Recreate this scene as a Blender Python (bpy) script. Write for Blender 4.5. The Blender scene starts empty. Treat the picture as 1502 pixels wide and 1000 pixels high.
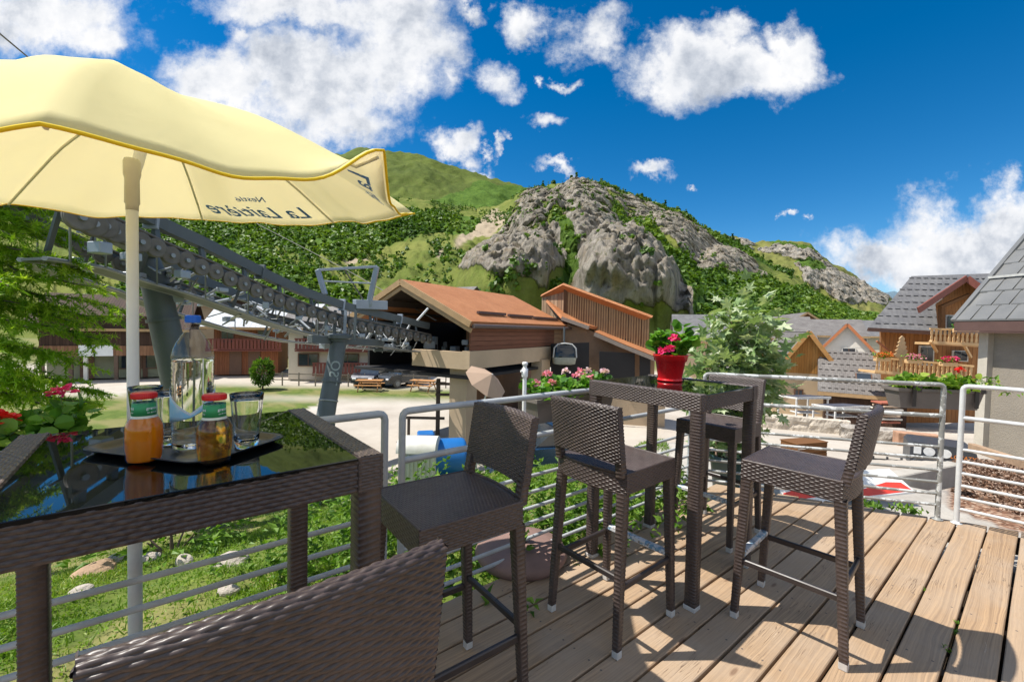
import bpy, math, random
import numpy as np
from mathutils import Vector, Matrix
random.seed(7); RNG = np.random.default_rng(7)
S = bpy.context.scene
COL = S.collection
R_ = math.radians
# ------------------------------------------------------------------ camera
PW, PH = 1502.0, 1000.0
FPX, PITCH, ROLL, CH = 629.0, 0.0293, 0.0209, 1.4097
_F = np.array([0, math.cos(PITCH), -math.sin(PITCH)]); _Rt = np.array([1, 0, 0.]); _U = np.cross(_Rt, _F)
_R2 = math.cos(ROLL)*_Rt+math.sin(ROLL)*_U; _U2 = -math.sin(ROLL)*_Rt+math.cos(ROLL)*_U
cd = bpy.data.cameras.new("camera"); cam = bpy.data.objects.new("camera", cd); COL.objects.link(cam)
cd.sensor_fit = 'HORIZONTAL'; cd.sensor_width = 36; cd.lens = FPX/PW*36; cd.clip_start = .02; cd.clip_end = 20000
M = Matrix(((_R2[0], _U2[0], -_F[0]), (_R2[1], _U2[1], -_F[1]), (_R2[2], _U2[2], -_F[2])))
cam.matrix_world = Matrix.Translation((0, 0, CH)) @ M.to_4x4()
S.camera = cam
def ray(x, y): return _F+_R2*(x-PW/2)/FPX+_U2*(PH/2-y)/FPX
def at(x, y, D):            # world point seen at photo pixel (x,y) at forward distance D
    r = ray(x, y); r = r*(D/r[1]); return Vector((r[0], r[1], r[2]+CH))
def atz(x, y, z):           # world point on the level z
    r = ray(x, y); t = (z-CH)/r[2]; return Vector((r[0]*t, r[1]*t, z))
def proj(P):
    d = np.array(P, float)-[0, 0, CH]; z = d@_F
    return PW/2+FPX*(d@_R2)/z, PH/2-FPX*(d@_U2)/z
TH = 0.6753
CU, SU = math.cos(TH), math.sin(TH)
def W(u, v, z=0.): return Vector((u*CU-v*SU, u*SU+v*CU, z))
# ------------------------------------------------------------------ node helper
class NT:
    def __init__(s, nt): s.nt = nt; s.n = nt.nodes; s.l = nt.links
    def new(s, t, **k):
        n = s.n.new(t)
        for a, b in k.items(): setattr(n, a, b)
        return n
    def set(s, sock, val):
        if val is None: return
        if isinstance(val, bpy.types.NodeSocket): s.l.new(val, sock)
        else:
            try: sock.default_value = val
            except Exception:
                sock.default_value = (val[0], val[1], val[2], 1) if hasattr(val, '__len__') and len(val) == 3 else val
    def math(s, op, a, b=None, c=None, clamp=False):
        n = s.new('ShaderNodeMath', operation=op); n.use_clamp = clamp
        s.set(n.inputs[0], a); s.set(n.inputs[1], b); s.set(n.inputs[2], c); return n.outputs[0]
    def vmath(s, op, a, b=None, sc=None):
        n = s.new('ShaderNodeVectorMath', operation=op); s.set(n.inputs[0], a); s.set(n.inputs[1], b)
        if sc is not None: s.set(n.inputs['Scale'], sc)
        return n.outputs['Value'] if op in ('LENGTH', 'DOT_PRODUCT', 'DISTANCE') else n.outputs[0]
    def mix(s, f, a, b, blend='MIX'):
        n = s.new('ShaderNodeMix', data_type='RGBA', blend_type=blend); s.set(n.inputs[0], f)
        for i, v in ((6, a), (7, b)):
            s.set(n.inputs[i], (v[0], v[1], v[2], 1) if isinstance(v, (tuple, list)) and len(v) == 3 else v)
        return n.outputs[2]
    def noise(s, vec, scale, detail=4, rough=.55, dist=0., out=0, dim='3D'):
        n = s.new('ShaderNodeTexNoise', noise_dimensions=dim); s.set(n.inputs['Vector'], vec)
        s.set(n.inputs['Scale'], scale); s.set(n.inputs['Detail'], detail); s.set(n.inputs['Roughness'], rough); s.set(n.inputs['Distortion'], dist)
        return n.outputs[out]
    def ramp(s, f, stops, interp='LINEAR'):
        n = s.new('ShaderNodeValToRGB'); s.set(n.inputs[0], f); cr = n.color_ramp; cr.interpolation = interp
        while len(cr.elements) < len(stops): cr.elements.new(.5)
        for e, (p, c) in zip(cr.elements, stops):
            e.position = p; e.color = (c, c, c, 1) if not hasattr(c, '__len__') else (c[0], c[1], c[2], 1)
        return n.outputs[0]
    def sstep(s, x, a, b):
        n = s.new('ShaderNodeMapRange', interpolation_type='SMOOTHSTEP'); s.set(n.inputs[0], x); s.set(n.inputs[1], a); s.set(n.inputs[2], b); return n.outputs[0]
    def mapping(s, vec, scale=(1, 1, 1), loc=(0, 0, 0), rot=(0, 0, 0)):
        n = s.new('ShaderNodeMapping'); s.set(n.inputs[0], vec); n.inputs['Scale'].default_value = scale; n.inputs['Location'].default_value = loc; n.inputs['Rotation'].default_value = rot
        return n.outputs[0]
    def bump(s, h, strength=.5, dist=.01, normal=None):
        n = s.new('ShaderNodeBump'); s.set(n.inputs['Height'], h); n.inputs['Strength'].default_value = strength; n.inputs['Distance'].default_value = dist
        s.set(n.inputs['Normal'], normal); return n.outputs[0]
    def coord(s, w='Object'): return s.new('ShaderNodeTexCoord').outputs[w]
    def sep(s, v):
        n = s.new('ShaderNodeSeparateXYZ'); s.set(n.inputs[0], v); return n.outputs
    def comb(s, x=0, y=0, z=0):
        n = s.new('ShaderNodeCombineXYZ'); s.set(n.inputs[0], x); s.set(n.inputs[1], y); s.set(n.inputs[2], z); return n.outputs[0]
def newmat(name):
    m = bpy.data.materials.new(name); m.use_nodes = True
    nt = NT(m.node_tree); b = m.node_tree.nodes['Principled BSDF']; return m, nt, b
def P(b, **k):
    names = dict(col='Base Color', rough='Roughness', metal='Metallic', spec='Specular IOR Level', trans='Transmission Weight', ior='IOR', alpha='Alpha', normal='Normal', coat='Coat Weight', sub='Subsurface Weight')
    for a, v in k.items():
        s = b.inputs[names[a]]
        if isinstance(v, bpy.types.NodeSocket): b.id_data.links.new(v, s)
        elif a == 'col': s.default_value = (v[0], v[1], v[2], 1)
        else: s.default_value = v
def mat(name, col, rough=.6, metal=0., var=.15, scale=8., bump=0., bscale=60., bdist=.002, spec=.5, dirt=None, coord='Object'):
    """plain material with uneven tone and optional fine relief"""
    m, n, b = newmat(name); c = n.coord(coord)
    f = n.noise(c, scale, 5, .6)
    lo = tuple(x*(1-var) for x in col); hi = tuple(min(1, x*(1+var)) for x in col)
    base = n.mix(n.ramp(f, ((.3, 0), (.7, 1))), lo, hi)
    if dirt is not None:
        g = n.noise(c, scale*.37, 6, .7); base = n.mix(n.ramp(g, ((.5, 0), (.75, .8))), base, dirt)
    P(b, col=base, metal=metal, spec=spec)
    r = n.math('ADD', n.math('MULTIPLY', f, .25), rough-.12); P(b, rough=r)
    if bump: P(b, normal=n.bump(n.noise(c, bscale, 4, .6), bump, bdist))
    return m
# ------------------------------------------------------------------ world
SUN_EL = R_(60); SUN_AZ_DIR = np.array([-1.0, 0.03])     # horizontal direction towards the sun
w = bpy.data.worlds.new("World"); S.world = w; w.use_nodes = True
n = NT(w.node_tree); bg = w.node_tree.nodes['Background']
sky = n.new('ShaderNodeTexSky', sky_type='NISHITA'); sky.sun_disc = False; sky.sun_elevation = SUN_EL
sky.sun_rotation = math.atan2(SUN_AZ_DIR[0], SUN_AZ_DIR[1]); sky.altitude = 1400; sky.air_density = 1.; sky.dust_density = .2; sky.ozone_density = 3.
hs = n.new('ShaderNodeHueSaturation'); n.set(hs.inputs['Color'], sky.outputs[0]); hs.inputs['Saturation'].default_value = 1.42; hs.inputs['Value'].default_value = .92; hs.inputs['Hue'].default_value = .497
d = n.coord('Generated'); x, y, z = n.sep(d)
yy = n.math('MAXIMUM', y, .02)
px = n.math('DIVIDE', x, yy); pz = n.math('DIVIDE', z, yy)
pv = n.comb(px, pz, 0)
wn = n.noise(pv, 2.4, 8, .62, 0, 1); wv = n.vmath('SCALE', n.vmath('SUBTRACT', wn, (.5, .5, .5)), sc=.36)
wn2 = n.noise(pv, 11., 6, .65, 0, 1); wv2 = n.vmath('SCALE', n.vmath('SUBTRACT', wn2, (.5, .5, .5)), sc=.09)
q = n.vmath('ADD', n.vmath('ADD', pv, wv), wv2)
# clouds: (photo x, y, half width, half height, strength)
CL = [(80, 40, 130, 62, 1), (160, 75, 60, 30, .8), (330, 130, 90, 48, 1), (450, 130, 120, 75, 1.1), (560, 100, 85, 70, 1), (500, 195, 95, 42, .9), (430, 15, 110, 34, 1), (560, 15, 90, 45, 1),
      (610, 70, 60, 70, .8), (780, 35, 35, 26, .75), (870, 42, 44, 40, .8), (735, 115, 34, 34, .72), (690, 0, 34, 12, .6), (800, 190, 26, 14, .66), (660, 228, 30, 20, .75), (700, 246, 22, 10, .66), (818, 255, 30, 11, .72), (955, 260, 38, 14, .8),
      (985, 95, 62, 55, 1), (1040, 50, 40, 34, .8), (1060, 115, 100, 45, 1.05), (1170, 85, 50, 52, .95), (1130, 60, 40, 22, .7), (1290, 385, 90, 38, .95), (1400, 345, 110, 58, 1.1), (1490, 320, 80, 48, 1), (1360, 405, 90, 20, .9), (1440, 375, 100, 50, 1.1), (1500, 360, 110, 70, 1.1), (1262, 392, 50, 22, .9),
      (1140, 330, 10, 7, .6), (1175, 330, 8, 5, .5), (1036, 280, 8, 4, .5), (728, 222, 8, 14, .62), (835, 118, 16, 9, .6), (805, 112, 10, 12, .6), (350, 65, 26, 16, .55), (390, 55, 20, 8, .4), (660, 110, 26, 40, .5)]
dens = None; hgt = None
for (cx, cy, rx, ry, st) in CL:
    rr = ray(cx, cy); c0 = (rr[0]/rr[1], rr[2]/rr[1], 0)
    r0 = n.vmath('DIVIDE', n.vmath('SUBTRACT', q, c0), (rx*1.25/FPX, ry*1.25/FPX, 1))
    ln = n.vmath('LENGTH', r0)
    v_ = n.math('MULTIPLY', n.math('SUBTRACT', 1.15, ln), st)
    dens = v_ if dens is None else n.math('SMOOTH_MAX', dens, v_, .25)
fn = n.noise(pv, 9., 9, .62); fn2 = n.noise(n.vmath('ADD', pv, wv), 30., 6, .6)
dd = n.math('ADD', dens, n.math('ADD', n.math('MULTIPLY', n.math('SUBTRACT', fn, .5), 1.15), n.math('MULTIPLY', n.math('SUBTRACT', fn2, .5), .34)))
# cloud cover added outside the view for brighter, more neutral fill light
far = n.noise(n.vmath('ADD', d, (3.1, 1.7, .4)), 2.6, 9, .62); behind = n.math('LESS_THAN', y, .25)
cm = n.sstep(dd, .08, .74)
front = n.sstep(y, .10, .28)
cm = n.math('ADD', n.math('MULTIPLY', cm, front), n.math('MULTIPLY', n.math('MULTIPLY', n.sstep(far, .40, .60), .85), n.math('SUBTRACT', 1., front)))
low = n.noise(n.vmath('ADD', pv, (-.04, .07, 0)), 6., 7, .6); low2 = n.noise(n.vmath('ADD', pv, (0, 0, 2)), 16., 6, .6)
shade = n.math('ADD', n.math('MULTIPLY', low, .88), n.math('MULTIPLY', low2, .22))
shade = n.math('ADD', shade, n.math('MULTIPLY', n.sstep(dens, .45, 1.1), -.07))
ccol = n.ramp(shade, ((.33, (.38, .43, .52)), (.44, (.62, .66, .73)), (.52, (.84, .86, .90)), (.62, (.97, .97, .98))))
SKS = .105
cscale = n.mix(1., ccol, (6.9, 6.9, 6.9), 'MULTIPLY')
cscale = n.mix(front, n.mix(1., cscale, (1.3, 1.3, 1.3), 'MULTIPLY'), cscale)  # unseen clouds brightened further to lift the fill light
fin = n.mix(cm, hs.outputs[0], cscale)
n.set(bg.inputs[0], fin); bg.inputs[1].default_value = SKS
# ------------------------------------------------------------------ sun
sd = bpy.data.lights.new("sun", 'SUN'); sd.energy = 4.6; sd.angle = R_(.55); sd.color = (1, .95, .87)
so = bpy.data.objects.new("sun", sd); COL.objects.link(so)
hd = SUN_AZ_DIR/np.linalg.norm(SUN_AZ_DIR)
sv = Vector((hd[0]*math.cos(SUN_EL), hd[1]*math.cos(SUN_EL), math.sin(SUN_EL)))
so.rotation_euler = (-sv).to_track_quat('-Z', 'Y').to_euler()
S.view_settings.view_transform = 'Standard'; S.view_settings.look = 'None'; S.view_settings.exposure = 0.52; S.view_settings.gamma = 1
S.cycles.max_bounces = 8; S.cycles.transparent_max_bounces = 16; S.cycles.caustics_refractive = False; S.cycles.caustics_reflective = False
S.cycles.sample_clamp_indirect = 6
# ------------------------------------------------------------------ mesh builder
class MB:
    def __init__(s): s.v = []; s.f = []; s.sm = []; s.n = 0
    def add(s, V, F, smooth=False):
        V = np.asarray(V, float).reshape(-1, 3); s.v.append(V)
        s.f += [tuple(int(i)+s.n for i in f) for f in F]; s.sm += [smooth]*len(F); s.n += len(V); return s
    def box(s, c, size, rot=None, bev=0.):
        """box centred at c; rot: 3x3 or z angle; bev: chamfer"""
        sx, sy, sz = [k/2 for k in size]
        if bev <= 0:
            V = np.array([[x, y, z] for x in (-sx, sx) for y in (-sy, sy) for z in (-sz, sz)])
            F = [(0, 1, 3, 2), (4, 6, 7, 5), (0, 4, 5, 1), (2, 3, 7, 6), (0, 2, 6, 4), (1, 5, 7, 3)]
        else:
            b = min(bev, sx*.9, sy*.9, sz*.9)
            V = []; idx = {}
            for x in (-1, 1):
                for y in (-1, 1):
                    for z in (-1, 1):
                        for a in range(3):
                            p = [x*(sx-b), y*(sy-b), z*(sz-b)]; p[a] = (x*sx, y*sy, z*sz)[a]
                            idx[(x, y, z, a)] = len(V); V.append(p)
            F = []
            def q(*k): F.append(tuple(idx[i] for i in k))
            for a in range(3):
                o = [i for i in range(3) if i != a]
                for sg in (-1, 1):
                    def key(i, j):
                        t = [0, 0, 0]; t[a] = sg; t[o[0]] = i; t[o[1]] = j; return (t[0], t[1], t[2], a)
                    q(key(-1, -1), key(1, -1), key(1, 1), key(-1, 1))
            for a in range(3):
                o = [i for i in range(3) if i != a]
                for i in (-1, 1):
                    for j in (-1, 1):
                        def key(k, ax):
                            t = [0, 0, 0]; t[a] = k; t[o[0]] = i; t[o[1]] = j; return (t[0], t[1], t[2], ax)
                        q(key(-1, o[0]), key(1, o[0]), key(1, o[1]), key(-1, o[1]))
            for x in (-1, 1):
                for y in (-1, 1):
                    for z in (-1, 1): q((x, y, z, 0), (x, y, z, 1), (x, y, z, 2))
            V = np.array(V)
        if rot is not None:
            Mx = rotz(rot) if np.isscalar(rot) else np.array(rot); V = V@Mx.T
        return s.add(V+np.array(c), F)
    def bar(s, a, b, wd, ht, up=(0, 0, 1), bev=0.):
        a = np.array(a, float); b = np.array(b, float); d = b-a; L = np.linalg.norm(d); d /= L
        x = np.cross(d, up); x = x/np.linalg.norm(x); z = np.cross(x, d)
        return s.box((a+b)/2, (wd, L, ht), np.array([x, d, z]).T, bev)
    def tube(s, pts, r, seg=10, cap=True, sm=True):
        pts = [np.array(p, float) for p in pts]; k = len(pts); rs = [r]*k if np.isscalar(r) else list(r)
        V = []; ref = None
        for i, p in enumerate(pts):
            d = (pts[min(i+1, k-1)]-pts[max(i-1, 0)]); d = d/(np.linalg.norm(d)+1e-12)
            if ref is None: ref = np.array([0, 0, 1.]) if abs(d[2]) < .9 else np.array([1., 0, 0])
            x = np.cross(ref, d); x /= np.linalg.norm(x)+1e-12; y = np.cross(d, x); ref = y
            ref = y if False else np.cross(d, x)
            for j in range(seg):
                a = 2*math.pi*j/seg; V.append(p+rs[i]*(math.cos(a)*x+math.sin(a)*y))
            ref = y
        F = [(i*seg+j, i*seg+(j+1) % seg, (i+1)*seg+(j+1) % seg, (i+1)*seg+j) for i in range(k-1) for j in range(seg)]
        s.add(V, F, sm)
        if cap:
            s.add([V[j] for j in range(seg)], [tuple(range(seg))[::-1]]); s.add(V[-seg:], [tuple(range(seg))])
        return s
    def lathe(s, prof, c=(0, 0, 0), seg=32, sm=True, axis=None):
        V = []; k = len(prof)
        for (r, z) in prof:
            for j in range(seg):
                a = 2*math.pi*j/seg; V.append((r*math.cos(a), r*math.sin(a), z))
        F = [(i*seg+j, i*seg+(j+1) % seg, (i+1)*seg+(j+1) % seg, (i+1)*seg+j) for i in range(k-1) for j in range(seg)]
        if prof[0][0] > 1e-6: F.append(tuple(range(seg))[::-1])
        if prof[-1][0] > 1e-6: F.append(tuple(range((k-1)*seg, k*seg)))
        V = np.array(V)
        if axis is not None:
            V = V@np.array(Vector((0, 0, 1)).rotation_difference(Vector(axis)).to_matrix()).T
        return s.add(V+np.array(c), F, sm)
    def grid(s, X, sm=True, closed=False):
        """X: (a,b,3) array of points"""
        X = np.asarray(X); a, b = X.shape[:2]
        I = np.arange(a*b).reshape(a, b)
        if closed: I = np.hstack([I, I[:, :1]])
        q = np.stack([I[:-1, :-1], I[:-1, 1:], I[1:, 1:], I[1:, :-1]], -1).reshape(-1, 4)
        return s.add(X.reshape(-1, 3), q, sm)
    def prism(s, poly, z0, z1, xf=None):
        """poly: list of (x,y); extruded z0..z1; xf maps (x,y,z)->3d"""
        k = len(poly); V = [(x, y, z0) for x, y in poly]+[(x, y, z1) for x, y in poly]
        if xf: V = [tuple(xf(*p)) for p in V]
        F = [tuple(range(k))[::-1], tuple(range(k, 2*k))]+[(i, (i+1) % k, k+(i+1) % k, k+i) for i in range(k)]
        return s.add(V, F)
    def mesh(s, name, mt=None):
        me = bpy.data.meshes.new(name); V = np.concatenate(s.v) if s.v else np.zeros((0, 3))
        me.from_pydata(V.tolist(), [], s.f); me.polygons.foreach_set('use_smooth', s.sm)
        if mt is not None:
            for q in (mt if isinstance(mt, (list, tuple)) else [mt]): me.materials.append(q)
        me.update(); return me
    def build(s, name, mt=None, parent=None):
        o = bpy.data.objects.new(name, s.mesh(name, mt)); COL.objects.link(o)
        if parent is not None: o.parent = parent
        return o
def rotz(a): c, s_ = math.cos(a), math.sin(a); return np.array([[c, -s_, 0], [s_, c, 0], [0, 0, 1.]])
def thing(name, label, cat, loc=(0, 0, 0), rz=0., group=None):
    o = bpy.data.objects.new(name, None); COL.objects.link(o); o.location = loc; o.rotation_euler = (0, 0, rz)
    o.empty_display_size = .1; return tag(o, label, cat, group)
def tag(o, label=None, cat=None, group=None, kind=None):
    if label: o['label'] = label
    if cat: o['category'] = cat
    if group: o['group'] = group
    if kind: o['kind'] = kind
    return o
def copy_tree(o, parent=None):
    c = o.copy(); COL.objects.link(c); c.parent = parent
    for ch in [k for k in bpy.data.objects if k.parent == o]: copy_tree(ch, c)
    return c
def solidify(o, t, offset=0.):
    m = o.modifiers.new('thickness', 'SOLIDIFY'); m.thickness = t; m.offset = offset; return o
# ================================================================== materials near
def wicker_mat(name, col, dark):
    m, n, b = newmat(name); c = n.coord('Object')
    f = n.noise(c, 90, 3, .6); g = n.noise(c, 7, 4, .6); st = n.noise(n.mapping(c, (30, 30, 500)), 1., 3, .6)
    base = n.mix(n.ramp(f, ((.3, 0), (.7, 1))), dark, col); base = n.mix(n.math('MULTIPLY', n.ramp(g, ((.45, 0), (.7, 1))), .4), base, tuple(x*1.5 for x in col))
    P(b, col=base, rough=n.math('ADD', .24, n.math('MULTIPLY', st, .3)), spec=.5, normal=n.bump(st, .25, .0006)); return m
WICK = wicker_mat('brown_wicker', (.074, .052, .045), (.035, .025, .022))
WICK2 = wicker_mat('worn_brown_wicker', (.090, .064, .055), (.044, .032, .028))
DARKM = mat('dark_brown_metal', (.035, .027, .026), .38, 0, .2, 14)
CAPM = mat('pale_plastic_cap', (.52, .50, .47), .45, 0, .12, 30)
def film_mat():
    m, n, b = newmat('torn_protective_film'); c = n.coord('Object')
    f = n.noise(c, 26, 5, .7); g = n.noise(c, 60, 4, .6)
    base = n.mix(n.ramp(f, ((.5, 0), (.54, 1))), (.62, .62, .62), (.16, .30, .42)); base = n.mix(n.ramp(g, ((.56, 0), (.6, 1))), base, (.25, .22, .2))
    P(b, col=base, rough=.28, normal=n.bump(g, .5, .002)); return m
FILM = film_mat()
def glasstop():
    m, n, b = newmat('black_glass'); c = n.coord('Object'); f = n.noise(c, 30, 5, .7)
    P(b, col=(.004, .005, .005), rough=n.math('ADD', .015, n.math('MULTIPLY', n.ramp(f, ((.5, 0), (.8, 1))), .05)), spec=.65); return m
BGL = glasstop()
# ================================================================== weave
def weave(mb, fn, Ls, Lt, strand=.008, warp=.016, amp=.0022, ns=4, nt=4, closed=False, phase=0.):
    """woven sheet: strands run along s, are stacked along t; fn(s,t)->(point, normal) arrays"""
    ks = max(2, int(round(Ls/warp))); kt = max(1, int(round(Lt/strand)))
    if closed and ks % 2: ks += 1
    s = np.linspace(0, 1, ks*ns+1); s = s[:-1] if closed else s
    tt = np.concatenate([[j+x for x in ((0.02, .16, .5, .84, .98) if nt == 4 else (0.02, .5, .98))] for j in range(kt)])/kt
    Sg, Tg = np.meshgrid(s, tt)
    J = np.floor(Tg*kt+1e-9); tau = Tg*kt-J
    prof = np.clip(1-np.abs(2*tau-1)**3.2, 0, 1)**.7
    a = np.cos(math.pi*(Sg*ks+J)+phase)
    jit = np.sin(J*12.9898+np.floor(Sg*ks/2)*78.233)*.22
    disp = amp*(prof*(.95+.42*np.clip(a*1.5, -1, 1)+jit*.6)-.45)
    Pt, Nn = fn(Sg, Tg)
    mb.grid(Pt+Nn*disp[..., None], True, closed)
def flat(o, a, b, nn):
    o, a, b, nn = [np.array(k, float) for k in (o, a, b, nn)]; nn = nn/np.linalg.norm(nn)
    return lambda s, t: (o+s[..., None]*a+t[..., None]*b, np.broadcast_to(nn, s.shape+(3,)))
def wpanel(mb, o, a, b, nn, **k):
    weave(mb, flat(o, a, b, nn), np.linalg.norm(a), np.linalg.norm(b), **k)
def wleg(mb, p0, p1, w0, w1, d0=None, d1=None, strand=.0085, amp=.0015):
    """square leg wrapped with strands, tapering from (w0,d0) at p0 to (w1,d1) at p1"""
    p0 = np.array(p0, float); p1 = np.array(p1, float); d0 = d0 or w0; d1 = d1 or w1; L = np.linalg.norm(p1-p0)
    cs = np.array([(-1, -.86), (-.86, -1), (0, -1), (.86, -1), (1, -.86), (1, 0), (1, .86), (.86, 1), (0, 1), (-.86, 1), (-1, .86), (-1, 0)])/2
    k = len(cs)
    kt = int(L/strand); tt = np.concatenate([[j+.04, j+.5, j+.96] for j in range(kt)])/kt
    X = np.zeros((len(tt), k, 3))
    for i, t in enumerate(tt):
        j = int(t*kt); tau = t*kt-j; pr = math.sqrt(max(0, 1-(2*tau-1)**2))
        ww = w0+(w1-w0)*t; dd = d0+(d1-d0)*t; e = amp*2*(pr-.3)
        bul = 1+.0*j
        c = cs*np.array([ww+e, dd+e]); skew = ((j % 2)*2-1)*.0006*pr
        X[i, :, :2] = p0[:2]+(p1[:2]-p0[:2])*t+c*bul+skew; X[i, :, 2] = p0[2]+(p1[2]-p0[2])*t+(cs[:, 0]*.5)*strand
    mb.grid(X, True, True)
# ================================================================== bar stool (faces local +y)
def make_stool(label):
    t = thing('bar_stool', label, 'bar stool', group='woven bar stools around the tables')
    SW, SD, ZT, TK = .405, .40, .795, .095
    zb = ZT-TK
    y0, y1 = -.195, .205
    # seat: top, front, sides, rounded rear
    mb = MB()
    wpanel(mb, (-SW/2+.004, y0, ZT-.003), (SW-.008, 0, 0), (0, y1-y0-.004, 0), (0, 0, 1), strand=.0072, warp=.015, amp=.0014)
    for sx in (-1, 1):
        wpanel(mb, (sx*SW/2, y0 if sx > 0 else y1, zb), (0, (y1-y0)*sx, 0), (0, 0, TK-.004), (sx, 0, 0), strand=.0092, warp=.018, amp=.0022)
    wpanel(mb, (-SW/2, y1, zb), (SW, 0, 0), (0, 0, TK-.004), (0, 1, 0), strand=.0092, warp=.018, amp=.0022)
    def rear(s, tt_):
        x = (s-.5)*SW; bow = -.028*(1-(2*s-1)**2); z = zb+tt_*(TK-.004)
        return np.stack([x, y0+bow, z], -1), np.broadcast_to(np.array([0, -1., 0]), s.shape+(3,))
    weave(mb, rear, SW, TK, strand=.0092, warp=.018, amp=.0022)
    mb.box((0, (y0+y1)/2, (zb+ZT)/2-.002), (SW-.012, y1-y0-.006, TK-.012), bev=.004)
    # rounded lip where top meets sides
    for sx in (-1, 1): mb.tube([(sx*(SW/2-.004), y0, ZT-.005), (sx*(SW/2-.004), y1-.004, ZT-.005)], .0055, 8)
    mb.tube([(-SW/2+.004, y1-.004, ZT-.005), (SW/2-.004, y1-.004, ZT-.005)], .0055, 8)
    xs = np.linspace(-SW/2+.004, SW/2-.004, 13)
    mb.tube([(x, y0-.028*(1-(2*x/SW)**2)+.002, ZT-.004) for x in xs], .007, 8)
    X = np.array([[(x, y0-.028*(1-(2*x/SW)**2), ZT-.005), (x, y0+.004, ZT-.004)] for x in xs]); mb.grid(X)
    mb.build('seat', WICK, t)
    # backrest: slab from above the seat, wrapped over the top
    mb = MB(); H0, H1, BT = ZT+.048, 1.092, .034
    BWd = SW-.012
    def lean(z): return -.205-.045*(z-ZT)/(1.09-ZT)
    rr = BT/2
    Lf = H1-rr-H0; Lt = 2*Lf+math.pi*rr
    def slab(s, tq):
        d_ = tq*Lt; x = (s-.5)*BWd
        bow = -.022*(1-(2*s-1)**2); crown = -.006*(2*s-1)**2
        ang = np.clip((d_-Lf)/rr, 0, math.pi)
        z = np.where(d_ < Lf, H0+d_, np.where(d_ > Lf+math.pi*rr, H1-rr-(d_-Lf-math.pi*rr), H1-rr+rr*np.sin(ang)))
        off = np.cos(ang)*rr
        y = lean(z)+bow+off
        ny = np.cos(ang); nz = np.sin(ang)
        Pp = np.stack([x, y, z+crown], -1); Nn = np.stack([0*x, ny, nz], -1); return Pp, Nn
    weave(mb, slab, BWd, Lt, strand=.0080, warp=.0150, amp=.0026, ns=4, nt=4)
    for sx in (-1, 1):
        def side(s, tq, sx=sx):
            z = H0+tq*(H1-H0-.006); y = lean(z)+(s-.5)*BT*sx*(1)
            return np.stack([np.full_like(s, sx*BWd/2), y, z], -1), np.broadcast_to(np.array([sx*1., 0, 0]), s.shape+(3,))
        weave(mb, side, BT, H1-H0, strand=.0080, warp=.0150, amp=.0026)
    X = []
    for s_ in np.linspace(0, 1, 15):
        bow = -.022*(1-(2*s_-1)**2); x = (s_-.5)*BWd; X.append([(x, lean(H0)+bow-rr, H0+.001), (x, lean(H0)+bow+rr, H0+.001)])
    mb.grid(np.array(X))
    # corner posts from seat to slab
    mb.build('backrest', WICK, t)
    for sx in (-1, 1): mb = MB(); wleg(mb, (sx*(SW/2-.022), lean(ZT)+.006, ZT-.02), (sx*(SW/2-.024), lean(H0+.03), H0+.03), .036, .034); mb.build('backrest_post', WICK, t)
    # legs
    feet = [(-.197, .215), (.197, .215), (-.197, -.222), (.197, -.222)]
    tops = [(-.180, .184), (.180, .184), (-.180, -.186), (.180, -.186)]
    for (fx, fy), (tx, ty) in zip(feet, tops):
        mb = MB(); wleg(mb, (tx, ty, zb+.01), (fx, fy, .032), .042, .030, .042, .030)
        lg = mb.build('leg', WICK, t)
        mb = MB(); mb.box((fx, fy, .018), (.033, .033, .034), bev=.003); mb.build('foot_cap', CAPM, lg)
    def pt(i, z):
        (fx, fy), (tx, ty) = feet[i], tops[i]; k = z/zb; return (fx+(tx-fx)*k, fy+(ty-fy)*k, z)
    for a, b_, z in ((0, 2, .29), (1, 3, .29)):
        mb = MB(); mb.bar(pt(a, z), pt(b_, z), .018, .028, bev=.004); mb.build('side_stretcher', DARKM, t)
    mb = MB(); mb.bar(pt(2, .33), pt(3, .33), .018, .028, bev=.004); mb.build('rear_stretcher', DARKM, t)
    mb = MB(); mb.bar(pt(0, .315), pt(1, .315), .032, .026, bev=.004); mb.build('footrest', FILM, t)
    return t
ST = make_stool('woven brown bar stool tucked against the near side of the small table with the red pot, its back to the camera')
def put_stool(o, u, v, face, label):   # face: angle of local +y in deck frame
    p = W(u, v); o.location = p; o.rotation_euler = (0, 0, TH+face-math.pi/2); o['label'] = label
put_stool(ST, 1.725, 1.315, .02, 'brown woven bar stool left of the small table, its curved back turned to the camera')
specs = [(2.405, .725, math.pi/2+.07, 'brown woven bar stool seen side on, casting a long shadow on the sunlit planks'),
         (3.03, 1.43, math.pi, 'brown woven bar stool behind the small table, seat seen between the table legs'),
         (.80, 1.36, math.pi-.03, 'shaded brown woven bar stool drawn up to the right end of the big glass table'),
         (.128, .815, math.pi/2-.005, 'nearest brown woven bar stool, only its backrest rising over the bottom edge')]
for u, v, f, lb in specs: put_stool(copy_tree(ST), u, v, f, lb)
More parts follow.
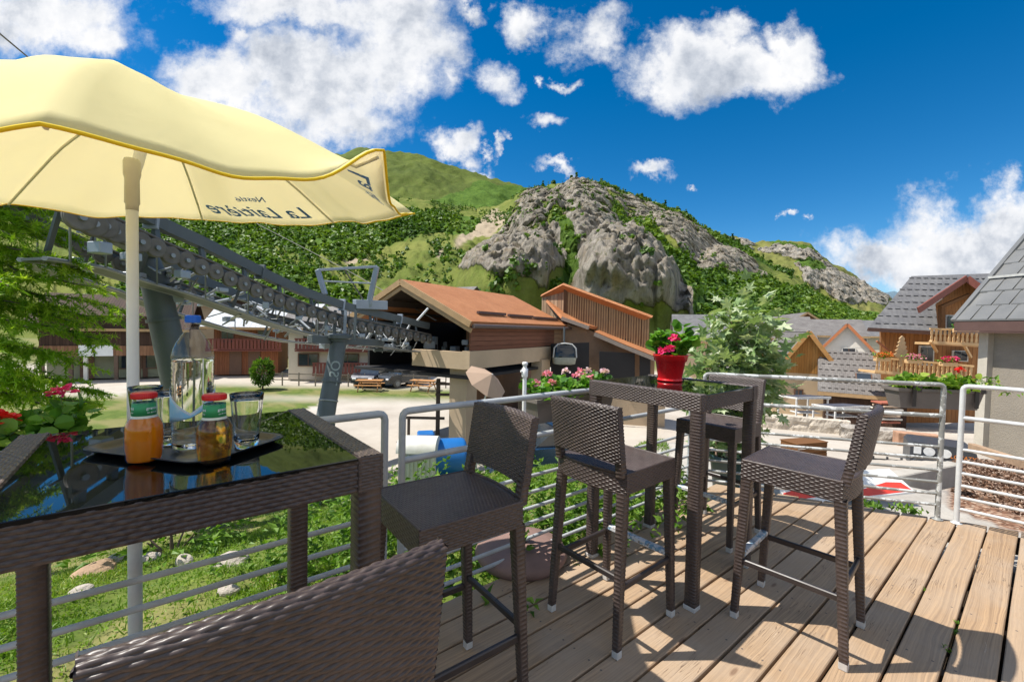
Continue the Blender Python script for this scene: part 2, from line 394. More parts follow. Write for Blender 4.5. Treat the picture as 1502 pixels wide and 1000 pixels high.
# ================================================================== bar tables
def make_table(name, label, loc, rz, Sz=.7065):
    t = thing(name, label, 'bar table', loc, rz, 'woven bar tables with black glass tops'); H = 1.10; L = .058; A = .088
    for (x, y) in ((0, 0), (1, 0), (0, 1), (1, 1)):
        cx = L/2+x*(Sz-L); cy = L/2+y*(Sz-L); mb = MB()
        wleg(mb, (cx, cy, H-A+.02), (cx, cy, .016), L-.002, L-.002, strand=.0080, amp=.0016)
        lg = mb.build('leg', WICK, t); mb = MB(); mb.box((cx, cy, .011), (L+.004, L+.004, .022), bev=.002); mb.build('foot_cap', CAPM, lg)
    # end rims (x min and x max), woven all round
    for x in (0, 1):
        mb = MB(); x0 = x*(Sz-L)
        mb.box((x0+L/2, Sz/2, H-A/2-.001), (L-.006, Sz-.006, A-.006), bev=.003)
        sg = 1 if x else -1
        wpanel(mb, (x0+(L if x else 0), 0 if x else Sz, H-A), (0, Sz*(1 if x else -1), 0), (0, 0, A-.003), (sg, 0, 0), strand=.0080, warp=.0150, amp=.0022)
        wpanel(mb, (x0+(0 if x else L), Sz if x else 0, H-A), (0, Sz*(-1 if x else 1), 0), (0, 0, A-.003), (-sg, 0, 0), strand=.0080, warp=.0150, amp=.0022)
        wpanel(mb, (x0+.002, Sz, H-.002), (0, -Sz, 0), (L-.004, 0, 0), (0, 0, 1), strand=.0080, warp=.0150, amp=.0018)
        for y in (0, 1):
            wpanel(mb, (x0 if not y else x0+L, y*Sz, H-A), (L*(1 if not y else -1), 0, 0), (0, 0, A-.003), (0, 1 if y else -1, 0), strand=.0080, warp=.0150, amp=.0022)
        for (xx, yy) in ((x0, 0), (x0+L, 0), (x0, Sz), (x0+L, Sz)): mb.tube([(xx+(.003 if xx == x0 else -.003), yy+(.003 if yy == 0 else -.003), H-A), (xx+(.003 if xx == x0 else -.003), yy+(.003 if yy == 0 else -.003), H-.003)], .005, 6)
        mb.build('end_rim', WICK2, t)
    for y in (0, 1):
        mb = MB(); yy = Sz if y else 0; yi = yy-.02 if y else yy+.004
        a0 = L; 
        wpanel(mb, (a0 if not y else Sz-a0, yy+(-.003 if y else .003), H-A+.001), ((Sz-2*L)*(1 if not y else -1), 0, 0), (0, 0, A-.012), (0, 1 if y else -1, 0), strand=.0098, warp=.0150, amp=.0030)
        mb.box((Sz/2, yy+(-.013 if y else .013), H-A/2-.006), (Sz-2*L+.002, .016, A-.016))
        mb.build('apron', WICK, t)
    mb = MB(); mb.box((Sz/2, Sz/2, H-.010), (Sz-2*L-.001, Sz-.002, .010), bev=.0015); mb.build('glass_top', BGL, t)
    return t
def world_uv(x, y): return None
t2 = make_table('bar_table', 'small square woven bar table with a red flowerpot on its glass top', (0.9425, 2.1112, 0), .7033)
# left table: near-right corner (-.311,1.0421), rotation .696 ; local origin is its near-left corner
rz1 = .6961
t1 = copy_tree(t2); t1['label'] = 'big near woven bar table carrying the drinks tray on black glass'
t1.location = (-.311-.7065*math.cos(rz1), 1.0421-.7065*math.sin(rz1), 0); t1.rotation_euler = (0, 0, rz1)
# ================================================================== deck
def wood_mat():
    m, n, b = newmat('weathered_deck_wood'); c = n.coord('UV'); x, y, z = n.sep(c)   # uv.x along the board (m), uv.y across + board number
    bd = n.math('FLOOR', y); wn = n.new('ShaderNodeTexWhiteNoise', noise_dimensions='1D'); n.set(wn.inputs['W'], bd); rnd = wn.outputs[0]
    across = n.math('MULTIPLY', n.math('FRACT', y), .14)
    off = n.math('MULTIPLY', rnd, 37.)
    p = n.comb(n.math('ADD', x, off), across, off)
    warp = n.noise(n.vmath('MULTIPLY', p, (1.6, 9., 1)), 1., 3, .5)
    gx = n.math('ADD', n.math('MULTIPLY', across, 150.), n.math('MULTIPLY', warp, 9.))
    gr = n.noise(n.comb(n.math('MULTIPLY', x, .5), gx, off), 1., 4, .6)
    fine = n.noise(n.vmath('MULTIPLY', p, (14, 420, 1)), 1., 4, .7)
    bl = n.noise(p, 3.2, 5, .6); blot = n.noise(p, 11., 5, .65)
    base = n.mix(n.ramp(gr, ((.35, 0), (.62, 1))), (.46, .305, .175), (.26, .172, .103))
    base = n.mix(n.math('MULTIPLY', rnd, .75), base, (.43, .32, .22))
    base = n.mix(n.math('MULTIPLY', n.ramp(bl, ((.42, 0), (.65, 1))), .5), base, (.40, .315, .235))
    base = n.mix(n.math('MULTIPLY', n.ramp(fine, ((.52, 0), (.68, 1))), .35), base, (.26, .17, .11))
    base = n.mix(n.math('MULTIPLY', n.ramp(blot, ((.6, 0), (.75, 1))), .35), base, (.30, .21, .14))
    # knots
    vo = n.new('ShaderNodeTexVoronoi', feature='F1'); n.set(vo.inputs['Vector'], n.vmath('MULTIPLY', p, (2.6, 8.5, 1))); vo.inputs['Scale'].default_value = 1.
    base = n.mix(n.math('MULTIPLY', n.ramp(vo.outputs['Distance'], ((.05, 1), (.11, 0))), .7), base, (.16, .09, .055))
    fx = n.math('ABSOLUTE', n.math('SUBTRACT', n.math('FRACT', n.math('MULTIPLY', n.math('ADD', x, 2.2), 1/.6)), .5)); fa = n.math('FRACT', y)
    sx_ = n.math('MULTIPLY', n.math('SUBTRACT', .5, fx), .6); sy_ = n.math('MULTIPLY', n.math('MINIMUM', n.math('ABSOLUTE', n.math('SUBTRACT', fa, .2)), n.math('ABSOLUTE', n.math('SUBTRACT', fa, .8))), .137)
    scr = n.math('LESS_THAN', n.math('SQRT', n.math('ADD', n.math('MULTIPLY', sx_, sx_), n.math('MULTIPLY', sy_, sy_))), .0048)
    # pale scuffs
    sc = n.noise(n.vmath('MULTIPLY', p, (3, 22, 1)), 1.4, 6, .75); base = n.mix(n.math('MULTIPLY', n.ramp(sc, ((.66, 0), (.74, 1))), .55), base, (.68, .58, .47))
    # drying cracks
    cr = n.noise(n.vmath('MULTIPLY', n.vmath('ADD', p, n.comb(0, n.math('MULTIPLY', warp, .02), 0)), (2.2, 62, 1)), 1., 2, .5)
    crm = n.ramp(n.math('ABSOLUTE', n.math('SUBTRACT', cr, .5)), ((.0, 1), (.012, 0))); crm = n.math('MULTIPLY', crm, n.sstep(n.noise(p, 2.2, 2), .52, .6))
    base = n.mix(n.math('MULTIPLY', crm, .8), base, (.10, .06, .04))
    base = n.mix(n.math('MULTIPLY', scr, .85), base, (.09, .08, .075))
    h = n.math('SUBTRACT', n.math('ADD', n.math('MULTIPLY', gr, .5), n.math('MULTIPLY', fine, .5)), n.math('MULTIPLY', crm, 1.5))
    P(b, col=base, rough=.72, spec=.3, normal=n.bump(h, .55, .002)); return m
WOOD = wood_mat()
def deck_edge(v):
    pts = [(-3, 6.3), (-1.0, 5.33), (.077, 4.864), (.706, 4.586), (1.631, 4.094), (2.0, 3.93)]
    for (v0, u0), (v1, u1) in zip(pts, pts[1:]):
        if v <= v1: return u0+(u1-u0)*(v-v0)/(v1-v0)
    return pts[-1][1]
mb = MB(); pitch = .1525; gap = .012; UVs = []
k0 = -16
for k in range(k0, 12):
    v0 = .0765+pitch*k+gap/2; v1 = v0+pitch-gap
    if k == 11: v1 = 1.888
    us = np.concatenate([np.linspace(-2.6, deck_edge((v0+v1)/2)-.05, 40)])
    r = random.Random(k); ph = r.uniform(0, 6); du = r.uniform(-.03, .03)
    prof = [(0, -.028), (0, -.004), (.004, 0), ((v1-v0)-.004, 0), ((v1-v0), -.004), ((v1-v0), -.028)]
    X = []
    for i, uu in enumerate(us):
        wob = .0012*math.sin(uu*2.1+ph)+.0007*math.sin(uu*5.3+ph*2); zz = .0015*math.sin(uu*1.3+ph*3)
        row = []
        for (dv, dz) in prof:
            ue = uu if i < len(us)-1 else deck_edge(v0+dv)+du*.3-.004*(dz < -.003)
            row.append(W(ue, v0+dv+wob, dz+zz)); UVs.append((ue, (k+20)+min(.999, max(.001, dv/(v1-v0)))))
        X.append(row)
    X = np.array(X); mb.grid(X, False)
    # end cap
    e = X[-1]; mb.add(e, [tuple(range(6))]); UVs += [(deck_edge(v0), k+20+.5)]*6
deck = mb.build('deck', WOOD); tag(deck, 'weathered plank terrace floor with dark gaps between the boards', kind='structure')
uvl = deck.data.uv_layers.new(name='UVMap'); li = np.zeros(len(deck.data.loops), int); deck.data.loops.foreach_get('vertex_index', li)
uvl.data.foreach_set('uv', np.array(UVs)[li].ravel())
# bearers under the planks
mb = MB()
for uu in np.arange(-2.2, 4.0, .6): mb.bar(W(uu, -2.3, -.075), W(uu, 1.86, -.075), .05, .09)
BEAR = mat('deck_bearer_wood', (.10, .075, .055), .8)
mb.bar(W(-2.6, 1.868, -.09), W(3.93, 1.868, -.09), .03, .12)
ev = [-2.4, -1.0, .077, .706, 1.631, 1.86]
for a, b_ in zip(ev, ev[1:]): mb.bar(W(deck_edge(a)-.06, a, -.09), W(deck_edge(b_)-.06, b_, -.09), .03, .12)
tag(mb.build('deck_frame', BEAR), kind='structure')
# ================================================================== railing
PAINT = mat('grey_painted_steel', (.43, .45, .46), .42, 0, .1, 9, .1, 120, .001, dirt=(.30, .30, .29))
PAINT2 = mat('pale_painted_steel', (.60, .61, .60), .42, 0, .1, 9, .1, 120, .001, dirt=(.42, .42, .40))
def peel_mat():
    m, n, b = newmat('peeling_painted_steel'); c = n.coord('Object')
    f = n.noise(c, 9, 8, .72); f2 = n.noise(c, 40, 4, .6)
    k = n.ramp(f, ((.47, 0), (.49, 1)))
    base = n.mix(k, (.60, .61, .59), n.mix(f2, (.20, .21, .20), (.34, .33, .30)))
    P(b, col=base, rough=.5, normal=n.bump(k, .5, .002)); return m
PEEL = peel_mat()
def rail_panel(label, A, B, hs, mt, posts=(), ms=None, left_post=True, right_post=True, zf=0.):
    """A,B: ground points of end posts; hs: heights of the bars from the top down"""
    A = Vector(A); B = Vector(B); L = (B-A).length; rz = math.atan2((B-A).y, (B-A).x)
    t = thing('pipe_railing', label, 'railing', (A.x, A.y, 0), rz, 'pipe railing panels round the terrace')
    H = hs[0]; r = .0172; c = .03
    pts = []
    def corner(x, sx): return [(x, 0, H-c), (x+sx*c*.13, 0, H-c*.5), (x+sx*c*.45, 0, H-c*.13), (x+sx*c, 0, H)]
    if left_post: pts += [(0, 0, zf)]+corner(0, 1)
    else: pts += [(0, 0, H)]
    for k in range(1, 12): pts.append((L*k/12, 0, H+.0015*math.sin(k*1.7)))
    if right_post: pts += corner(L, -1)[::-1]+[(L, 0, zf)]
    else: pts += [(L, 0, H)]
    mb = MB(); mb.tube(pts, r, 14); mb.build('top_rail', mt, t)
    for x in posts:
        mb = MB(); mb.tube([(x, 0, zf), (x, 0, H-.01)], r*.9, 12); mb.build('post', mt, t)
    for i, h in enumerate(hs[1:]):
        rr = .0165 if i == 0 else .0112
        mb = MB(); mb.tube([(L*k/10*(1-.006)+L*.003, 0, h+.001*math.sin(k*2.1+i)) for k in range(11)], rr, 10)
        if i == 0: pass
        mb.build('bar', (ms or mt), t)
    for x in ([0] if left_post else [])+([L] if right_post else []):
        mb = MB(); mb.lathe([(.034, 0), (.034, .004), (.02, .006), (.019, .018)], (x, 0, zf+.001), 16); mb.build('post_flange', mt, t)
    return t
hl = [1.002, .765, .523, .424, .329, .238, .147, .07]
hr = [1.047, .806, .566, .475, .387, .294, .203, .115]
vr = 1.915
rail_panel('grey pipe railing panel under and beyond the big glass table', W(-1.9, vr), W(.785, vr), hl, PAINT, posts=(1.1,), zf=-.15)
rail_panel('grey pipe railing panel behind the stools and small table, ending left of the blue tank', W(.872, vr), W(3.56, vr+.01), hl, PAINT, posts=(1.45,), zf=-.1)
rail_panel('pale pipe railing panel with flaking paint along the right edge of the terrace', W(3.66, 1.86), W(4.645, .485), hr, PEEL)
rail_panel('pale pipe railing panel at the far right with mulch behind it', W(4.675, .385), W(4.80, -1.6), hr, PAINT2)
# ================================================================== big parasol
def fabric(name, col, tcol, rough=.8, fac=.5):
    m, n, b = newmat(name); c = n.coord('Object'); f = n.noise(c, 3.5, 5, .6); g = n.noise(c, 420, 2, .5)
    base = n.mix(n.ramp(f, ((.35, 0), (.7, 1))), col, tuple(min(1, k*1.06) for k in col))
    P(b, col=base, rough=rough, spec=.2, normal=n.bump(n.math('ADD', n.math('MULTIPLY', f, 3.), n.math('MULTIPLY', g, .2)), .35, .006))
    tr = n.new('ShaderNodeBsdfTranslucent'); n.set(tr.inputs[0], tcol); ms = n.new('ShaderNodeMixShader'); ms.inputs[0].default_value = fac
    out = m.node_tree.nodes['Material Output']; n.l.new(b.outputs[0], ms.inputs[1]); n.l.new(tr.outputs[0], ms.inputs[2]); n.l.new(ms.outputs[0], out.inputs[0]); return m
CANV = fabric('yellow_parasol_cloth', (.95, .87, .49), (1., .94, .76), fac=.5)
TRIM = fabric('bright_yellow_trim', (.93, .72, .04), (.9, .62, .04), fac=.3)
WHT = mat('white_enamel_pole', (.82, .82, .82), .35, 0, .05, 5)
CREAM = mat('cream_plastic', (.70, .66, .54), .45, 0, .06, 9)
UC = np.array([-1.404, 1.728, 1.906]); un = np.array([-.0052, -.1427, .9898]); un /= np.linalg.norm(un)
e1 = np.cross(un, [0, 1, 0]); e1 /= np.linalg.norm(e1); e2 = np.cross(un, e1); RU = 1.003; PH0 = 5.991; HU = .365
um = thing('parasol', 'yellow parasol with blue script lettering, open over the big glass table', 'parasol', (-1.36, 1.537, -.2))
base = Vector(um.location)
def fbm0(x, y): return .5+.5*math.sin(x*1.7+2.1*math.sin(y*2.3+x*.6))*math.cos(y*3.1+1.3*math.sin(x*1.1))
def cv(k, rho):     # canopy point for corner parameter k (0..8 float), rho 0..1
    i = int(math.floor(k)) % 8; f = k-math.floor(k)
    a0 = PH0-i*math.pi/4; a1 = PH0-(i+1)*math.pi/4
    ra = 1+(.17 if i in (5, 6, 7) else 0)*0
    p0 = math.cos(a0)*e1+math.sin(a0)*e2; p1 = math.cos(a1)*e1+math.sin(a1)*e2
    sag = math.sin(math.pi*f)
    d_ = p0*(1-f)+p1*f
    d_ = d_*(1-.035*sag*rho)                       # scalloped rim
    h = HU*(1-rho**1.75)-.04*sag*rho*math.sin(math.pi*min(1, rho)*.9)-.008*sag*rho**3+.12*math.exp(-((min(abs(k-4.), 8-abs(k-4.))/.16)**2))*rho**14
    h += .075*math.exp(-((k-5.35)/.75)**2)*math.sin(math.pi*rho**1.3)+.016*(float(fbm0(k*3.1, rho*2.5))-.5)*rho
    h += .006*math.sin(k*9.1+rho*7)*rho+.004*math.sin(k*21+rho*3)*rho*sag
    return UC+RU*rho*d_+un*h
mb = MB(); NS = 16; NR = 22
X = np.array([[cv(k/NS, r/NR) for k in range(8*NS)] for r in range(1, NR+1)])-np.array(base)
mb.grid(X, True, True)
top = UC+un*HU-np.array(base); mb.add(np.vstack([[top], X[0]]), [(0, 1+i, 1+(i+1) % (8*NS)) for i in range(8*NS)], True)
# valance hanging from the rim
VH = .004
def val(k, t):
    p = cv(k, 1.); i = int(math.floor(k)); f = k-i; out = (p-UC); out -= un*(out@un); out /= np.linalg.norm(out)
    flut = 0.
    up = 0.
    return p+out*(.012*t+flut*t)+(-un)*VH*t*(1-.12*math.sin(math.pi*f*2))
kk = np.linspace(0, 8, 8*28+1)[:-1]
near = [k for k in kk]
X = np.array([[val(k, t/6) for k in kk] for t in range(0, 7)])-np.array(base)
canopy = mb.build('canopy', CANV, um)
mbv = MB(); mbv.grid(X, True, True); valance = mbv.build('valance', CANV, canopy); solidify(valance, .002)
mt_ = MB(); Xt = [X[-1][i] for i in range(len(kk))]; mt_.tube(Xt+[Xt[0]], .0045, 6, False); mt_.build('trim', TRIM, canopy)
solidify(canopy, .0025)
for k in range(8):
    mb = MB(); mb.tube([cv(k, r)-un*.014-np.array(base) for r in np.linspace(.03, .99, 12)], .0055, 6); mb.build('rib', CREAM, um)
mb = MB(); ptop = UC+un*(HU-.03)-np.array(base); joint = np.array([0, 0, 1.93-base.z])
mb.tube([(0.004, 0, 0), (0, 0, 1.0), joint+np.array([0, 0, -.02]), joint+np.array([-.005, .03, .05]), ptop], .0175, 14); mb.build('pole', WHT, um)
mb = MB(); mb.lathe([(.0185, 0), (.0185, .02), (.022, .025), (.021, .11), (.025, .125), (.025, .17), (.021, .18)], joint+np.array([0, 0, -.13]), 18); mb.build('pole_sleeve', CREAM, um)
mb = MB(); mb.lathe([(.035, 0), (.035, .06), (.0, .07)], ptop-un*.02, 16); mb.build('hub', CREAM, um)
mb = MB(); mb.tube([(0.004, 0, -.8), (.004, 0, .02), (.004, 0, 1.15)], .021, 14); mb.build('lower_pole', PAINT2, um)
INK = mat('blue_print', (.09, .22, .68), .6, 0, .05)
def text_mesh(body, size, shear=0., name='lettering', ext=.0):
    cu = bpy.data.curves.new(name, 'FONT'); cu.body = body; cu.size = size; cu.shear = shear; cu.extrude = ext; cu.offset = size*.012; cu.align_x = 'CENTER'; cu.align_y = 'CENTER'; cu.resolution_u = 3
    o = bpy.data.objects.new(name, cu); COL.objects.link(o); bpy.context.view_layer.update()
    me = bpy.data.meshes.new_from_object(o.evaluated_get(bpy.context.evaluated_depsgraph_get()))
    V = np.array([v.co[:] for v in me.vertices]); F = [tuple(p.vertices) for p in me.polygons]
    bpy.data.objects.remove(o); bpy.data.curves.remove(cu); bpy.data.meshes.remove(me); return V, F
def print_on_panel(i, body, size, shear, rho, par, bold=0.):
    V, F = text_mesh(body, size, shear); mb = MB(); out = []
    a = cv(i+.5, rho); b_ = cv(i+.5, rho-.05); upv = (b_-a)/np.linalg.norm(b_-a); tv = cv(i+.6, rho)-cv(i+.4, rho); tv /= np.linalg.norm(tv)
    # outward facing text: right-hand side seen from outside
    nn_ = np.cross(tv, upv); sgn = 1 if nn_@un > 0 else -1
    for (x, y, z) in V:
        # walk on the surface: along the rim by x, towards the hub by y
        r = rho-y/RU/1.05; wdt = np.linalg.norm(cv(i+.999, r)-cv(i+.001, r)); k = i+.5+sgn*x/wdt
        p = cv(min(max(k, i+.01), i+.99), r); out.append(p-un*.0045-np.array(base))
    mb.add(out, F); mb.build('lettering', INK, par)
print_on_panel(1, 'La Laitière', .135, .45, .90, canopy)
print_on_panel(1, 'Nestlé', .06, .1, .79, canopy)
print_on_panel(3, 'La Laitière', .135, .45, .90, canopy)
print_on_panel(5, 'La Laitière', .135, .45, .90, canopy)
# ================================================================== second parasol foot with its empty pole
STONE = mat('brown_pink_plastic', (.235, .145, .12), .7, 0, .2, 6, .4, 25, .006)
pb = W(1.70, 1.99); ps = thing('parasol_stand', 'empty white parasol pole in a rounded brown base under the railing', 'parasol stand', (pb.x, pb.y, -.02), .4)
mb = MB(); mb.lathe([(0.001, 0), (.20, 0), (.265, .02), (.285, .055), (.27, .085), (.18, .105), (.06, .115), (0.001, .118)], seg=40)
mb.build('base', STONE, ps)
mb = MB(); mb.lathe([(.035, .10), (.035, .13), (.026, .14), (.026, .22), (.001, .22)], seg=18); mb.build('collar', DARKM, ps)
mb = MB(); mb.tube([(0, 0, .15), (0, 0, 1.19)], .0125, 12); mb.build('pole', WHT, ps)
mb = MB(); mb.lathe([(.016, 1.13), (.019, 1.14), (.019, 1.185), (.012, 1.19), (.012, 1.205), (.018, 1.21), (.016, 1.225), (0.001, 1.228)], seg=14); mb.tube([(-.028, 0, 1.17), (-.018, 0, 1.17)], .007, 8); mb.build('pole_cap', WHT, ps)
# ================================================================== tray, bottles and glasses
TZ = 1.0955
tc = W(.042, 1.34); tray = thing('serving_tray', 'black rectangular serving tray with rounded corners on the big glass table', 'tray', (tc.x, tc.y, TZ), R_(166-180))
def trayshape(hx, hy, r, z, k=10):
    out = []
    for cx, cy, a0 in ((hx-r, hy-r, 0), (-hx+r, hy-r, 90), (-hx+r, -hy+r, 180), (hx-r, -hy+r, 270)):
        for j in range(k+1):
            a = R_(a0+90*j/k); out.append((cx+r*math.cos(a), cy+r*math.sin(a), z))
    return out
TRAYM = mat('black_melamine', (.014, .014, .015), .34, 0, .3, 40, .3, 300, .0006)
mb = MB()
rings = [(.150, .098, .02, .0015), (.158, .105, .03, .0022), (.165, .112, .035, .006), (.178, .125, .045, .013), (.186, .132, .05, .0145), (.187, .133, .05, .013), (.180, .126, .045, .009), (.166, .112, .035, .001), (.150, .098, .02, .0)]
X = np.array([trayshape(*r_) for r_ in rings]); mb.grid(X, True, True); nn_ = X.shape[1]
mb.add(X[0], [tuple(range(nn_))]); mb.add(X[-1], [tuple(range(nn_))[::-1]]); mb.build('tray_body', TRAYM, tray)
def glass_mat(name, col=(1, 1, 1), rough=0., ior=1.47):
    m, n, b = newmat(name); P(b, col=col, rough=rough, trans=1., ior=ior, spec=.5); return m
CLG = glass_mat('clear_glass', (.97, .985, .98)); PET = glass_mat('clear_plastic', (.97, .985, .99), .02, 1.2)
WATER = glass_mat('water', (.98, .99, 1.), 0, 1.33)
def thin_glass(name, tint=(1, 1, 1)):
    m, n, b = newmat(name); out = m.node_tree.nodes['Material Output']; lw = n.new('ShaderNodeLayerWeight'); lw.inputs[0].default_value = .5; fo = n.math('ADD', .045, n.math('MULTIPLY', n.math('POWER', lw.outputs['Facing'], 4.), .55))
    tr_ = n.new('ShaderNodeBsdfTransparent'); tr_.inputs[0].default_value = (*tint, 1); gl_ = n.new('ShaderNodeBsdfGlossy'); gl_.inputs['Roughness'].default_value = .02; ms = n.new('ShaderNodeMixShader')
    n.l.new(fo, ms.inputs[0]); n.l.new(tr_.outputs[0], ms.inputs[1]); n.l.new(gl_.outputs[0], ms.inputs[2]); n.l.new(ms.outputs[0], out.inputs[0]); return m
THIN = thin_glass('thin_clear_glass', (.97, .98, .97))
def juice_mat(name, c1, c2, trans, sc):
    m, n, b = newmat(name); f = n.noise(n.coord('Object'), sc, 5, .65); P(b, col=n.mix(n.ramp(f, ((.4, 0), (.6, 1))), c1, c2), rough=.12, trans=trans, ior=1.34); return m
def pulp(name, c):
    m, n, b = newmat(name); P(b, col=c, rough=.15); t = n.new('ShaderNodeBsdfTranslucent'); t.inputs[0].default_value = (*c, 1); ms = n.new('ShaderNodeMixShader'); ms.inputs[0].default_value = .5
    n.l.new(b.outputs[0], ms.inputs[1]); n.l.new(t.outputs[0], ms.inputs[2]); n.l.new(ms.outputs[0], m.node_tree.nodes['Material Output'].inputs[0]); return m
OJ = pulp('orange_pulp', (.98, .36, .01)) if True else juice_mat('orange_juice', (.88, .27, .008), (.93, .33, .012), .0, 20)
AJ = juice_mat('amber_juice', (.98, .50, .02), (.80, .28, .01), .97, 70)
REDC = mat('red_metal_cap', (.72, .02, .02), .3, .1, .05)
LABG = mat('green_label_paper', (.035, .30, .10), .5, 0, .1, 30); LABW = mat('cream_label_paper', (.80, .78, .60), .6, 0, .05, 30)
LABD = mat('white_print', (.85, .88, .85), .5, 0, .02)
def juice(label, u, v, jm, mt_big):
    p = W(u, v); t = thing('juice_bottle', label, 'bottle', (p.x, p.y, TZ+.0025), R_(-18), 'small juice bottles on the tray')
    k = 1.02
    outer = [(.001, .0), (.024, 0), (.0285, .003), (.030, .008), (.0305, .020), (.0322, .030), (.0325, .048), (.0328, .056), (.0322, .062), (.0325, .068), (.0316, .078), (.0285, .088), (.0235, .096), (.0200, .102), (.0192, .110), (.0192, .126), (.0205, .129), (.0185, .131), (.0185, .142)]
    outer = [(r*1.06*k, z*k) for r, z in outer]
    inner = [(max(.0005, r-.0018), max(z, .0035)) for r, z in outer][::-1]
    mb = MB(); mb.lathe(outer, seg=40); mb.build('glass', THIN, t)
    liq = [(max(.0004, r-.0021), max(z, .0038)) for r, z in outer if z < .113*k]
    mb = MB(); mb.lathe(liq+[(.0005, liq[-1][1]+.0006)], seg=40); mb.build('juice', jm, t)
    mb = MB(); mb.lathe([(.0005, .1535), (.0205, .1535), (.0225, .152), (.0228, .142), (.0222, .1405), (.021, .1405)], seg=40)
    for j in range(40):
        a = j*math.pi/20; mb.tube([(.0228*math.cos(a), .0228*math.sin(a), .1415), (.0228*math.cos(a), .0228*math.sin(a), .151)], .0007, 4, False)
    mb.build('cap', REDC, t)
    def band(z0, z1, r0, r1, m_, nm, par, a0=0, a1=2*math.pi):
        X = np.array([[((r0+(r1-r0)*i)*math.cos(a), (r0+(r1-r0)*i)*math.sin(a), z0+(z1-z0)*i) for a in np.linspace(a0, a1, 49)] for i in (0, 1)]); q = MB(); q.grid(X); return q.build(nm, m_, par)
    lb = band(.103, .132, .0219, .0209, LABG, 'neck_label', t); solidify(lb, .0004)
    band(.0985, .1035, .0240, .0221, LABW, 'label_edge', lb)
    V, F = text_mesh('jus de fruits', .0062); ang0 = math.radians(-90+18-40)
    for body, sz, z in (('granini', .0088, .120), ('jus de fruits', .0042, .111)):
        V, F = text_mesh(body, sz); mb = MB()
        for off in (0, 2.1, 4.2): mb.add([((.0222)*math.cos(ang0+off+x/.0222), (.0222)*math.sin(ang0+off+x/.0222), z+y) for x, y, zz in V], F)
        mb.build('lettering', LABD, lb)
    return t
juice('small bottle of cloudy orange juice with red cap, left on the tray', -.043, 1.246, OJ, 0)
juice('small bottle of clear amber juice with red cap, front middle of the tray', .079, 1.149, AJ, 0)
# water bottle
p = W(.046, 1.300); wb = thing('water_bottle', 'tall clear water bottle with blue cap and pale blue label on the tray', 'bottle', (p.x, p.y, TZ+.0025))
prof = [(.001, .006), (.02, .004), (.030, 0), (.038, .002), (.042, .010), (.043, .020), (.0415, .03), (.043, .036)]
for z in np.arange(.045, .215, .012): prof += [(.0432, z), (.0418, z+.006)]
prof += [(.0435, .222), (.0432, .232), (.040, .246), (.033, .262), (.024, .278), (.0165, .289), (.0140, .295), (.0135, .302), (.017, .304), (.017, .307), (.0128, .309), (.0128, .322)]
mb = MB(); mb.lathe(prof, seg=40); mb.build('bottle_wall', THIN, wb)
mb = MB(); mb.lathe([(max(.0005, r-.0013), max(z, .0078)) for r, z in prof if z < .225]+[(.0005, .2255)], seg=40); mb.build('water', WATER, wb)
BLC = mat('blue_plastic_cap', (.02, .16, .62), .35, 0, .05)
mb = MB(); mb.lathe([(.0005, .3275), (.0135, .3275), (.0155, .326), (.0158, .310), (.0155, .309), (.013, .309)], seg=30)
for j in range(36):
    a = j*math.pi/18; mb.tube([(.0158*math.cos(a), .0158*math.sin(a), .311), (.0158*math.cos(a), .0158*math.sin(a), .325)], .0006, 4, False)
mb.build('cap', BLC, wb)
def lab_mat():
    m, n, b = newmat('pale_blue_label'); f = n.noise(n.coord('Object'), 40, 3, .5); P(b, col=n.mix(n.ramp(f, ((.4, 0), (.62, 1))), (.34, .68, .90), (.58, .82, .93)), rough=.45); return m
# label torn to a butterfly shape: tall at the sides, narrow in the middle
X = []
def labz(a):   # a in -1..1 around the visible side
    s = abs(a); return (.078+.010*(1-s), .096+.062*s**1.1)
cc = math.atan2(-p.y, -p.x)
for a in np.linspace(-1, 1, 41):
    z0, z1 = labz(a); ang = cc-.12+a*1.65
    if a < 0: z0 = .084-.018*abs(a)
    else: z0 = .084+.042*a
    X.append([(.0447*math.cos(ang), .0447*math.sin(ang), z0+(z1-z0)*t) for t in np.linspace(0, 1, 5)])
mb = MB(); mb.grid(np.array(X)); lbw = mb.build('label', lab_mat(), wb); solidify(lbw, .0004)
mb = MB(); X = []
for a in np.linspace(-1, 1, 41):
    ang = cc-.12+a*1.65; zc = labz(a)[1]; X.append([(.0451*math.cos(ang), .0451*math.sin(ang), zc-.006), (.0451*math.cos(ang), .0451*math.sin(ang), zc-.0005)])
mb.grid(np.array(X)); mb.build('label_border', mat('white_border_ink', (.8, .85, .9), .5), lbw)
def tumbler(label, px, py, z0=TZ+.0025, h=.135, rb=.026, rt=.0375):
    g = atz(px, py, z0); t = thing('drinking_glass', label, 'glass', g, random.random()*3, 'empty tumblers on the tray')
    out = [(.001, 0), (rb-.003, 0), (rb, .002)]+[(rb+(rt-rb)*(k/8)**1.1, .002+(h-.002)*k/8) for k in range(1, 9)]
    inn = [(rt-.0022, h-.0003)]+[(rb+(rt-rb)*(k/8)**1.1-.0028, .002+(h-.002)*k/8) for k in range(7, 0, -1)]+[(rb-.005, .020), (.010, .015), (.001, .0145)]
    mb = MB(); mb.lathe(out+[(rt-.0008, h+.0006)]+inn, seg=40); mb.build('glass_body', CLG, t); return t
tumbler('empty tumbler at the right end of the tray', 362, 655)
tumbler('empty tumbler between the orange juice and the water bottle', 250, 650)
tumbler('empty tumbler hidden behind the orange juice bottle', 214, 640)
